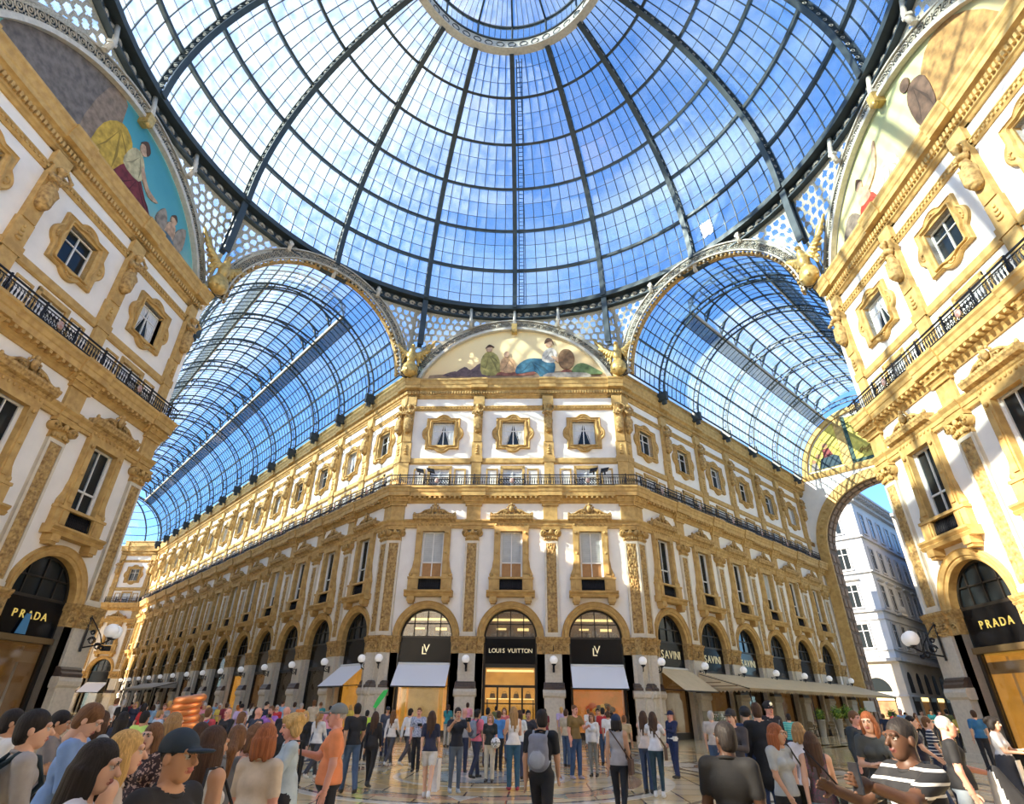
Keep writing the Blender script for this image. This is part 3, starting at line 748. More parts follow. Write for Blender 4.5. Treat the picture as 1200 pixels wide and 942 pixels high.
def slab(p4, n, t):
    p4 = [np.asarray(p, float) for p in p4]; n = np.asarray(n, float)
    return [p - n * t / 2 for p in p4] + [p + n * t / 2 for p in p4]
SLABF = [(0, 1, 2, 3), (7, 6, 5, 4), (0, 4, 5, 1), (1, 5, 6, 2), (2, 6, 7, 3), (3, 7, 4, 0)]
def panes(parent, cand, top=300, name='pane', mt=None):
    """cand: (key, slab verts at home, world matrix). The panes that show largest are objects, the rest one joined part"""
    mt = mt or M_SKYGLASS; pm = np.array(parent.matrix_basis)
    sc = []
    for key, vs, M in cand:
        q = np.array(vs[:4]) @ M[:3, :3].T + M[:3, 3]; w = q @ pm[:3, :3].T + pm[:3, 3]
        P = np.array([project(p) for p in w])
        if (P[:, 2] < .2).any() or P[:, 0].max() < 0 or P[:, 0].min() > 1200 or P[:, 1].max() < 0 or P[:, 1].min() > 942: sc.append(0); continue
        x, y = P[:, 0], P[:, 1]; sc.append(.5 * abs(np.dot(x, np.roll(y, 1)) - np.dot(y, np.roll(x, 1))))
    order = sorted(range(len(cand)), key=lambda i: -sc[i]); keep = set(i for i in order[:top] if sc[i] > 0)
    cache = {}; rest = MB()
    for i, (key, vs, M) in enumerate(cand):
        if i in keep:
            if key not in cache: cache[key] = MB().add(vs, SLABF).mesh(name, mt)
            place(name, cache[key], parent, M=Matrix(M.tolist()))
        else: rest.add([M[:3, :3] @ v + M[:3, 3] for v in vs], SLABF)
    if rest.f: rest.obj('small_panes', mt, parent, kind='stuff')
def rzm(a):
    M = np.eye(4); M[0, 0] = M[1, 1] = math.cos(a); M[0, 1] = -math.sin(a); M[1, 0] = math.sin(a); return M
cand = []; home = {}
for c in range(6):
    for j in range(NCOL[c]):
        for r in range(NROW[c]):
            a0, a1 = PI / 8 * j / NCOL[c], PI / 8 * (j + 1) / NCOL[c]
            t0 = TH[c] + (TH[c + 1] - TH[c]) * r / NROW[c]; t1 = TH[c] + (TH[c + 1] - TH[c]) * (r + 1) / NROW[c]
            # shingled: the lower edge laps over the pane below
            vs = slab([dome_pt(t0, a0, .035), dome_pt(t0, a1, .035), dome_pt(t1, a1, .0), dome_pt(t1, a0, .0)], dome_n((t0 + t1) / 2, (a0 + a1) / 2), .012)
            home[c, j, r] = vs
            for k in range(16): cand.append(((c, j, r), vs, rzm(-k * PI / 8)))
panes(DOME, cand)

# lantern on top of the dome
LAN = thing('roof_lantern', 'round glazed lantern with a pale scrollwork ring crowning the dome', 'lantern')
m = MB(); hoop(m, RL - .35, RL - .25, ZL - .1, ZL + 1.0); hoop(m, RL - .5, RL + .1, ZL - .2, ZL - .08, 0); m.obj('drum', M_PALEIRON, LAN)
m = MB()
for i in range(48):
    a = 2 * PI * i / 48; m.torus(((RL - .38) * math.sin(a), (RL - .38) * math.cos(a), ZL + .45), .3, .04, (math.cos(a), -math.sin(a), 0), (0, 0, 1), 10, 4)
m.obj('drum_scrolls', M_IRON, LAN)
m = MB(); hoop(m, RL - .45, RL - .2, ZL + 1.0, ZL + 1.15); hoop(m, RL - .4, RL - .2, ZL + 2.9, ZL + 3.1); hoop(m, 3.2, 3.4, ZL + 4.6, ZL + 4.8)
for i in range(16):
    a = 2 * PI * i / 16; s, c = math.sin(a), math.cos(a)
    m.tube([((RL - .3) * s, (RL - .3) * c, ZL + 1.1), ((RL - .3) * s, (RL - .3) * c, ZL + 3.0)], .09, 6)
    m.tube([((RL - .3) * s, (RL - .3) * c, ZL + 3.0), (3.3 * s, 3.3 * c, ZL + 4.7), (.2 * s, .2 * c, ZL + 5.6)], .08, 6)
    for q in range(1, 6):
        b = a + 2 * PI / 16 * q / 6; s, c = math.sin(b), math.cos(b)
        m.tube([((RL - .3) * s, (RL - .3) * c, ZL + 1.1), ((RL - .3) * s, (RL - .3) * c, ZL + 3.0), (3.3 * s, 3.3 * c, ZL + 4.7)], .025, 4)
m.obj('lantern_frame', M_IRON, LAN)
cand = []
for c, (ra, za, rb, zb, nc) in enumerate(((RL - .28, ZL + 1.15, RL - .28, ZL + 2.9, 6), (RL - .3, ZL + 3.0, 3.3, ZL + 4.72, 6), (3.3, ZL + 4.72, .3, ZL + 5.6, 3))):
    for j in range(nc):
        a0, a1 = PI / 8 * j / nc, PI / 8 * (j + 1) / nc; am = (a0 + a1) / 2
        p = lambda r, z, a: (r * math.sin(a), r * math.cos(a), z)
        nrm = np.array([math.sin(am) * (zb - za), math.cos(am) * (zb - za), ra - rb]); nrm /= np.linalg.norm(nrm)
        vs = slab([p(ra, za, a0), p(ra, za, a1), p(rb, zb, a1), p(rb, zb, a0)], nrm, .012)
        for k in range(16): cand.append(((c, j), vs, rzm(-k * PI / 8)))
panes(LAN, cand, 120)
# maintenance ladder on the dome
LAD = thing('roof_ladder', 'narrow blue ladder lying on the dome beside a rib', 'ladder')
m = MB(); az0 = math.radians(1.1)
lw = lambda t, w: (.35 + w) / (RD * math.cos(t))
for w in (0, .42): m.tube([dome_pt(t, lw(t, w), -.12) for t in np.linspace(.02, TH[6] * .98, 30)], .045, 5)
m.obj('side_rails', mat('blue_steel', (.03, .09, .2), .5), LAD); m = MB()
for t in np.linspace(.03, TH[6] * .97, 60): m.tube([dome_pt(t, lw(t, 0), -.12), dome_pt(t, lw(t, .42), -.12)], .035, 4)
m.obj('rungs', MATS['blue_steel'], LAD, kind='stuff')

# ================================================================= arches, lunettes and spandrels under the ring
AC_Z, AC_R = 23.35, 6.36             # open arches of the arms
LU_Z, LU_R, LU_Y = 20.2, 8.2, .75    # painted lunettes of the piers (plane A+LU_Y)
def arc_pts(R, zc, zmin, n=48):
    t0 = math.asin(max(-1, min(1, (zmin - zc) / R))); return [(R * math.cos(t), zc + R * math.sin(t), t) for t in np.linspace(t0, PI - t0, n + 1)]
def band(mb, R0, R1, zc, zmin, y, mi_plate=0, mi_ring=1, step=.52):
    P = arc_pts((R0 + R1) / 2, zc, zmin); N = [(math.cos(t), 0, math.sin(t)) for _, _, t in P]; C = [(x, y, z) for x, z, _ in P]
    w = R1 - R0; mb.rail(C, [(0, 1, 0)] * len(C), N, .06, -w / 2, w / 2, mi_plate)
    for r in (R0 + .04, R1 - .04):
        Q = arc_pts(r, zc, zmin); mb.rail([(x, y - .08, z) for x, z, _ in Q], [(0, 1, 0)] * len(Q), N, .16, -.05, .05, mi_ring)
    Rm = (R0 + R1) / 2; t0 = math.asin((zmin - zc) / Rm); k = int((PI - 2 * t0) * Rm / step)
    for i in range(k):
        t = t0 + (PI - 2 * t0) * (i + .5) / k; c = (Rm * math.cos(t), y - .06, zc + Rm * math.sin(t))
        mb.torus(c, .21, .045, n=12, k=4, mi=mi_ring); mb.torus(c, .09, .04, n=8, k=4, mi=mi_ring)
        for s in (-1, 1):
            rr = Rm + s * .27; tt = t + .5 * (PI - 2 * t0) / k
            mb.torus((rr * math.cos(tt), y - .06, zc + rr * math.sin(tt)), .085, .035, n=8, k=4, mi=mi_ring)
# mesh for the arm arches
m = MB(); band(m, AC_R, AC_R + .8, AC_Z, 23.4, 0)
P = arc_pts(AC_R - .14, AC_Z, 23.4); m.rail([(x, .25, z) for x, z, _ in P], [(0, 1, 0)] * len(P), [(math.cos(t), 0, math.sin(t)) for _, _, t in P], .3, -.03, .12, 2)
for i in range(60):
    t = PI * (i + .5) / 60; m.ball(((AC_R - .1) * math.cos(t), .0, AC_Z + (AC_R - .1) * math.sin(t)), (.1, .1, .1), 6, 1 if i % 2 else 2, 4)
arm_arch = m.mesh('arch_band', [M_IRON, M_SCROLL, M_CARVE])
m = MB(); band(m, LU_R + .06, LU_R + .86, LU_Z, 23.3, 0)
P = arc_pts(LU_R, LU_Z, 23.2); m.rail([(x, -.1, z) for x, z, _ in P], [(0, 1, 0)] * len(P), [(math.cos(t), 0, math.sin(t)) for _, _, t in P], .3, -.14, .08, 2)
lun_arch = m.mesh('arch_band', [M_IRON, M_SCROLL, M_PALEIRON])
ARCHN = ['center', 'left', 'rear', 'right']
ARCHL = {0: 'pale scrollwork arch band framing the lunette above the central pier', 1: 'pale scrollwork arch band framing the blue lunette with the winged figure',
         3: 'pale scrollwork arch band framing the lunette with the red-robed figure'}
for k, az in enumerate((0, PI / 2, PI, -PI / 2)):
    if k == 2: continue
    o = thing('lunette_arch', ARCHL[k], 'arch', (-math.sin(az) * (A + LU_Y - .1), math.cos(az) * (A + LU_Y - .1), 0), az, None, lun_arch)
    m = MB(); m.box(-.22, .22, -.45, .2, LU_Z + LU_R - .45, LU_Z + LU_R + .25); m.ball((0, -.35, LU_Z + LU_R - .4), (.2, .16, .22), 8, 0, 5)
    m.obj('keystone', M_GOLD, o)
for k, az in enumerate((PI / 4, -PI / 4, 3 * PI / 4, -3 * PI / 4)):
    dd = (QC + A) * R2
    lab = ['scrollwork arch band over the mouth of the long left gallery', 'scrollwork arch band over the mouth of the gallery with the street arch', 'scrollwork arch band behind the viewer', 'scrollwork arch band behind the viewer'][k]
    if k > 1: continue
    thing('gallery_arch', lab, 'arch', (-math.sin(az) * dd, math.cos(az) * dd, 0), az, None, arm_arch)
# pale struts between arch crowns and ring
for az in [PI / 4 * k + d for k in (-2, -1, 0, 1, 2) for d in (-.19, 0, .19)]:
    m = MB(); r0 = A + .35 if abs((az / (PI / 4)) % 2) < .6 or abs((az / (PI / 4)) % 2) > 1.4 else (QC + A) * R2 + .1
    z0 = ZD - 1.45 if abs(math.sin(az * 2)) > .6 else ZD - 2.4
    m.box(-.12, .12, -.12, .12, 0, .12); m.tube([(0, 0, .05), (0, -.18, .7), (0, .1, ZD - .4 - z0)], [.15, .13, .12], 8); m.box(-.16, .16, -.25, .05, .5, .7)
    m.obj('ring_strut', M_PALEIRON, DOME, loc=(-math.sin(az) * (RD - .25), math.cos(az) * (RD - .25), z0), rz=az)
# corner posts from the eagles to the ring
for k in range(8):
    if k in (3, 4): continue
    az = PI / 8 + k * PI / 4
    m = MB(); C = [(0, RD + .1, ZD - .3), (0, RD + .15, ZD - 2.5), (0, RD + .3, ZD - 4.6)]
    m.rail(C, [(1, 0, 0)] * 3, [(0, 1, 0)] * 3, .42, -.5, -.36); m.rail(C, [(1, 0, 0)] * 3, [(0, 1, 0)] * 3, .36, -.06, .06)
    for i in range(14):
        z = ZD - .4 - i * .3; m.tube([(-.1 if i % 2 else .1, RD - .25, z), (.1 if i % 2 else -.1, RD + .1, z - .3)], .03, 4)
    m.obj('corner_post', M_IRON, DOME, rz=az)
# pierced spandrels with rosettes of glass
def hexd(u, z, s=.62):
    best = 9
    for j in range(-1, 2):
        zz = round((z) / (s * .866) + j) ; off = .5 * s if zz % 2 else 0
        x = round((u - off) / s) * s + off; best = min(best, math.hypot(u - x, z - zz * s * .866))
    return best
def spandrel(half, zc, R, plane_r, flip):
    """panel between an arch and the corner; u runs from the middle of the bay to the corner"""
    m = MB(); h = .10; ztop = ZD - 1.15; us = np.arange(0, half + 1e-6, h); idx = {}
    def zarch(u): return zc + math.sqrt(max(R * R - u * u, 0)) if u < R else 23.4
    def P(u, z):
        az = math.atan2(u, plane_r); rp = plane_r / math.cos(az); t = np.clip((z - 24) / (ztop - 24), 0, 1) ** 2
        r = rp * (1 - t) + (RD + .05) * t; return (flip * r * math.sin(az), r * math.cos(az), z)
    for u0 in us[:-1]:
        u1 = u0 + h; zb0, zb1 = max(zarch(u0), 24.0), max(zarch(u1), 24.0)
        if min(zb0, zb1) >= ztop: continue
        nz = max(1, int((ztop - min(zb0, zb1)) / h))
        for j in range(nz):
            za0, za1 = [zb + (ztop - zb) * j / nz for zb in (zb0, zb1)]; zc0, zc1 = [zb + (ztop - zb) * (j + 1) / nz for zb in (zb0, zb1)]
            um, zm = u0 + h / 2, (za0 + zc0 + za1 + zc1) / 4
            edge = min(zm - (zb0 + zb1) / 2, ztop - zm, half - um)
            g = edge > .28 and hexd(um, zm) < .215
            q = [P(u0, za0), P(u1, za1), P(u1, zc1), P(u0, zc0)]
            m.add(q if flip > 0 else q[::-1], [(0, 1, 2, 3)], 1 if g else 0)
    return m.mesh('spandrel', [M_SPAN, M_SKYGLASS])
M_SPAN = mat('pierced_spandrel_metal', (.50, .47, .38), .6, var=.6, scale=14, col2=(.26, .25, .20), bump=.5, bscale=18)
sp = {}
for f in (-1, 1):
    sp['arm', f] = spandrel((A - QC) * R2, AC_Z, AC_R + .55, (QC + A) * R2 + .02, f); sp['pier', f] = spandrel(QC + .5, LU_Z, LU_R + .62, A + LU_Y - .06, f)
for k in range(-2, 3):
    for f in (-1, 1): place('spandrel', sp['pier' if k % 2 == 0 else 'arm', f], DOME, rz=k * PI / 4)

# painted lunettes (generic allegorical scenes: seated figures on a terrace)
def lunette(name, label, az, skycols, figs, ground_col):
    o = thing(name, label, 'painting', (-math.sin(az) * (A + LU_Y), math.cos(az) * (A + LU_Y), 0), az)
    t = bpy.data.materials.new(name + '_fresco'); t.use_nodes = True; T = t.node_tree; b = T.nodes['Principled BSDF']; b.inputs['Roughness'].default_value = .8
    c = T.nodes.new('ShaderNodeTexCoord'); se = T.nodes.new('ShaderNodeSeparateXYZ'); n = T.nodes.new('ShaderNodeTexNoise'); n.inputs['Scale'].default_value = .7; n.inputs['Detail'].default_value = 5
    ad = T.nodes.new('ShaderNodeMath'); ad.operation = 'MULTIPLY_ADD'; ad.inputs[1].default_value = 2.2
    mr = T.nodes.new('ShaderNodeMapRange'); mr.inputs[1].default_value = 23.8; mr.inputs[2].default_value = 29.6; r = T.nodes.new('ShaderNodeValToRGB')
    T.links.new(c.outputs['Object'], se.inputs[0]); T.links.new(c.outputs['Object'], n.inputs['Vector']); T.links.new(n.outputs['Fac'], ad.inputs[0])
    T.links.new(se.outputs['Z'], ad.inputs[2]); T.links.new(ad.outputs[0], mr.inputs[0]); T.links.new(mr.outputs[0], r.inputs['Fac']); T.links.new(r.outputs['Color'], b.inputs['Base Color'])
    r.color_ramp.elements[0].color = (*skycols[0], 1); r.color_ramp.elements[0].position = .15; r.color_ramp.elements[1].color = (*skycols[-1], 1); r.color_ramp.elements[1].position = .9
    for i, cc in enumerate(skycols[1:-1]): e = r.color_ramp.elements.new(.25 + .5 * (i + 1) / len(skycols)); e.color = (*cc, 1)
    m = MB(); pts = [(x, z) for x, z, _ in arc_pts(LU_R - .05, LU_Z, 23.2, 40)]; m.prism_y(pts, 0, .2); m.obj('painted_ground', t, o)
    g = mat(name + '_terrace', ground_col, .8, var=.5, scale=1.4, col2=tuple(v * .55 for v in ground_col))
    m = MB(); m.prism_y([(-6.9, 23.3), (6.9, 23.3), (6.6, 24.3), (4.2, 24.5), (1.5, 24.25), (-1.5, 24.4), (-4.5, 24.3), (-6.6, 24.15)], -.012, 0); m.obj('painted_terrace', g, o)
    for nm, col, polys in figs:
        fm = mat('fresco_' + nm + '_' + name, col, .8, var=.45, scale=3.0, col2=tuple(v * .5 for v in col))
        for i, pl in enumerate(polys):
            m = MB(); pts = np.array(pl, float); k = len(pts); out = []
            for a in range(k):                                   # rounded outlines
                p0, p1, p2, p3 = pts[a - 1], pts[a], pts[(a + 1) % k], pts[(a + 2) % k]
                for s in (0, .33, .66):
                    out.append(.5 * ((2 * p1) + (p2 - p0) * s + (2 * p0 - 5 * p1 + 4 * p2 - p3) * s * s + (3 * p1 - p0 - 3 * p2 + p3) * s ** 3))
            ar = sum(out[i][0] * out[(i + 1) % len(out)][1] - out[(i + 1) % len(out)][0] * out[i][1] for i in range(len(out)))
            m.prism_y([tuple(p) for p in (out if ar > 0 else out[::-1])], -.02 - .004 * len(o.children), -.004)
            m.obj('painted_' + nm, fm, o)
            if nm == 'skin' or k < 5 or abs(ar) < 1.2: continue
            ctr = pts.mean(0); fl = MB(); yy = -.0215 - .004 * len(o.children)
            if nm in ('grey_tower', 'column', 'rock', 'brown_tent', 'stone_block', 'shadow_rocks', 'green_foliage', 'brown_jar'): continue
            tp = pts[pts[:, 1].argmax()]
            for a in range(k):                                   # brushed folds fan out from the top of a robe
                if pts[a][1] > ctr[1]: continue
                p0, p1 = tp * .72 + ctr * .28, pts[a] * .86 + ctr * .14
                dd = p1 - p0; nn_ = np.array([-dd[1], dd[0]]); nn_ = nn_ / max(np.linalg.norm(nn_), 1e-6); w_ = .04 + .02 * (a % 3); md = p0 * .4 + p1 * .6 + nn_ * .1
                fl.prism_y([tuple(p0), tuple(md - nn_ * w_), tuple(p1), tuple(md + nn_ * w_)], yy, -.005)
            fl.obj('painted_folds', mat('folds_' + nm + '_' + name, tuple(v * .42 for v in col), .8), o, kind='stuff')
    return o
def blob(cx, cz, rx, rz, n=10, sq=0): return [(cx + rx * math.cos(2 * PI * i / n), cz + rz * math.sin(2 * PI * i / n)) for i in range(n)]
skin = (.62, .40, .26)
lunette('painted_lunette', 'semicircular fresco with a blue-robed reclining woman on golden sky above the central pier', 0, [(.72, .50, .28), (.86, .66, .36), (.90, .74, .42)],
        [('shadow_rocks', (.16, .11, .12), [[(-4.6, 24.1), (-3.9, 24.9), (-3.4, 24.6), (-2.7, 25.2), (-2.2, 24.6), (-1.9, 24.0)], [(-5.6, 24.1), (-4.6, 24.5), (-4.2, 24.0)]]),
         ('olive_robe', (.42, .36, .12), [[(-2.5, 24.2), (-2.6, 25.6), (-2.1, 26.3), (-1.4, 26.0), (-1.1, 25.1), (-1.2, 24.2)]]),
         ('red_cloth', (.36, .13, .09), [[(-1.4, 24.1), (-.2, 24.7), (1.2, 24.6), (1.5, 24.1)], [(5.0, 24.1), (4.1, 24.6), (3.6, 24.2)]]),
         ('orange_robe', (.70, .42, .22), [[(-1.0, 24.4), (-1.0, 25.5), (-.4, 25.8), (.1, 25.2), (.1, 24.4)]]),
         ('blue_robe', (.05, .17, .26), [[(.2, 24.2), (.3, 25.0), (1.2, 25.6), (2.4, 25.5), (3.2, 25.1), (3.0, 24.1), (2.2, 23.8), (1.6, 24.4)]]),
         ('white_blouse', (.72, .66, .58), [[(2.2, 25.4), (2.4, 26.3), (3.0, 26.6), (3.4, 26.0), (3.1, 25.2)]]),
         ('skin', skin, [blob(2.75, 27.0, .28, .36), blob(-2.0, 26.55, .24, .3), blob(-.6, 26.0, .22, .28), [(2.9, 25.8), (3.4, 25.2), (3.9, 25.0), (3.5, 25.6)]]),
         ('dark_hair', (.10, .05, .03), [[(2.4, 27.0), (2.6, 27.5), (3.0, 27.4), (3.15, 26.9), (2.9, 27.2)], [(-2.3, 26.6), (-2.0, 26.95), (-1.6, 26.7), (-2.0, 26.7)]]),
         ('brown_jar', (.28, .16, .08), [blob(4.1, 25.5, .65, .95)]), ('green_foliage', (.16, .24, .10), [[(4.6, 24.2), (4.8, 24.9), (5.4, 25.1), (6.3, 24.6), (6.8, 24.1)]]),
         ('stone_block', (.52, .46, .38), [[(2.6, 23.6), (2.6, 24.2), (5.6, 24.2), (5.6, 23.6)]])], (.36, .24, .15))
lunette('painted_lunette', 'semicircular fresco with turquoise sky, maroon-robed woman and winged child', PI / 2, [(.34, .52, .46), (.10, .38, .44), (.05, .28, .36)],
        [('grey_tower', (.20, .17, .15), [[(-6.4, 23.4), (-6.2, 26.0), (-3.6, 28.2), (-1.4, 28.3), (-2.0, 26.0), (-2.2, 23.4)]]),
         ('column', (.30, .22, .16), [[(-2.4, 24.0), (-2.2, 27.6), (-1.0, 28.0), (-.9, 24.0)]]),
         ('yellow_cloak', (.62, .40, .06), [[(-1.6, 24.0), (-1.6, 25.8), (-.8, 26.9), (.1, 26.6), (.4, 25.4), (-.2, 24.0)]]),
         ('maroon_robe', (.20, .03, .04), [[(-.2, 23.8), (.3, 25.4), (1.1, 25.6), (2.3, 24.6), (3.3, 23.9), (3.0, 23.5), (.6, 23.4)]]),
         ('pale_bodice', (.60, .52, .30), [[(.1, 25.2), (.2, 26.4), (.8, 26.7), (1.4, 26.0), (1.3, 25.2)]]),
         ('skin', skin, [blob(.85, 27.1, .3, .4), [(1.2, 26.2), (2.0, 25.5), (2.9, 25.4), (2.2, 25.1), (1.3, 25.7)], blob(4.3, 25.6, .25, .32), [(4.0, 24.2), (4.0, 25.2), (4.6, 25.3), (4.7, 24.2)]]),
         ('dark_hair', (.07, .04, .03), [[(.5, 27.2), (.8, 27.65), (1.2, 27.3), (1.1, 26.9), (.8, 27.3)], [(4.05, 25.7), (4.3, 26.0), (4.55, 25.7), (4.3, 25.75)]]),
         ('grey_wings', (.36, .30, .24), [[(4.7, 25.0), (5.3, 25.9), (5.6, 24.6), (5.0, 23.8)], [(3.9, 25.0), (3.4, 25.6), (3.1, 24.6), (3.8, 24.2)]]),
         ('blue_cloth', (.12, .20, .26), [[(3.5, 23.4), (3.8, 24.4), (4.8, 24.4), (5.2, 23.4)]])], (.22, .20, .17))
lunette('painted_lunette', 'semicircular fresco with golden-green sky and red-robed kneeling figure', -PI / 2, [(.70, .48, .24), (.72, .62, .30), (.46, .50, .26)],
        [('brown_tent', (.45, .25, .08), [[(1.6, 23.4), (2.0, 26.2), (3.4, 27.4), (5.0, 26.3), (5.8, 23.4)]]), ('rock', (.26, .20, .15), [[(-6.4, 23.5), (-5.2, 25.3), (-4.3, 25.1), (-3.9, 23.5)]]),
         ('white_cloth', (.75, .66, .50), [[(-3.2, 23.7), (-2.6, 25.2), (-.9, 25.4), (-.6, 24.2), (-1.8, 23.6)]]), ('red_robe', (.56, .06, .03), [[(-4.3, 23.5), (-3.9, 24.9), (-2.9, 25.1), (-2.5, 24.1), (-3.2, 23.5)]]),
         ('skin', skin, [blob(-3.4, 26.1, .27, .34), [(-3.8, 25.0), (-3.6, 25.8), (-3.0, 25.7), (-2.9, 24.9)], [(-3.1, 25.6), (-2.2, 26.0), (-1.6, 27.0), (-1.4, 27.0), (-1.9, 25.8), (-3.0, 25.2)]]),
         ('dark_hair', (.12, .06, .03), [[(-3.7, 26.1), (-3.4, 26.6), (-3.1, 26.2), (-3.4, 26.3)]]),
         ('brown_figure', (.14, .08, .05), [[(1.2, 24.4), (1.1, 26.2), (1.7, 26.9), (2.4, 26.3), (2.2, 24.4)], blob(1.4, 27.2, .3, .36)]),
         ('orange_figure', (.60, .26, .06), [[(-5.6, 23.4), (-5.2, 24.2), (-4.5, 24.0), (-4.4, 23.4)]])], (.52, .36, .18))

# eagles on the cornice corners
def eagle_mesh():
    P = [ell((0, 0, .55), (.52, .42, .58), 0), ell((0, -.05, 1.5), (.30, .30, .52)), ell((0, -.12, 1.95), (.2, .2, .32)), ell((0, -.2, 2.35), (.15, .17, .17)),
         cone((0, -.3, 2.36), (0, -.46, 2.27), .07, .02, k=.02), cone((-.13, -.05, 1.15), (-.2, -.2, .98), .12, .07), cone((.13, -.05, 1.15), (.2, -.2, .98), .12, .07),
         cone((0, .2, 1.3), (0, .42, .7), .2, .1)]
    for s in (-1, 1):
        P += [cone((s * .2, .02, 1.75), (s * .85, .12, 2.2), .16, .13), cone((s * .85, .12, 2.2), (s * 1.15, .16, 3.0), .13, .07)]
        for i in range(9):
            u = i / 8; b = (s * (.35 + .75 * u), .1 + .05 * u, 1.85 + .75 * u); e = (s * (.55 + 1.05 * u), .2, 1.1 + 2.3 * u)
            P.append(cone(b, e, .12, .08, k=.02))
        for i in range(6):
            u = i / 5; P.append(cone((s * (.3 + .6 * u), .0, 1.8 + .45 * u), (s * (.45 + .75 * u), .06, 1.45 + .9 * u), .11, .08, k=.02))
    for i in range(6):
        a = 2 * PI * i / 6; P.append(cone((.5 * math.cos(a), .4 * math.sin(a), .3), (.3 * math.cos(a), .24 * math.sin(a), 1.0), .06, .05, k=.02))
    return sdf_mesh('eagle_statue', P, [M_GOLD], .05, .06)
em = eagle_mesh()
EL = {-1: 'gilded eagle statue between the golden lunette and the long left gallery', 0: 'gilded eagle statue between the golden lunette and the gallery with the street arch',
      -2: 'gilded eagle statue beside the turquoise fresco of the winged child', 1: 'gilded eagle statue beside the fresco with the red-robed figure'}
for k, az in ((-1, PI / 8), (0, -PI / 8), (-2, 3 * PI / 8), (1, -3 * PI / 8)):
    rc = math.hypot(QC, A) - .55
    thing('eagle_statue', EL[k], 'statue', (-math.sin(math.atan2(QC, A) if abs(az) < .6 else math.atan2(A, QC)) * rc * (1 if az > 0 else -1),
          math.cos(math.atan2(QC, A) if abs(az) < .6 else math.atan2(A, QC)) * rc, 23.33), az, None, em).scale = (1.15, 1.15, 1.12)

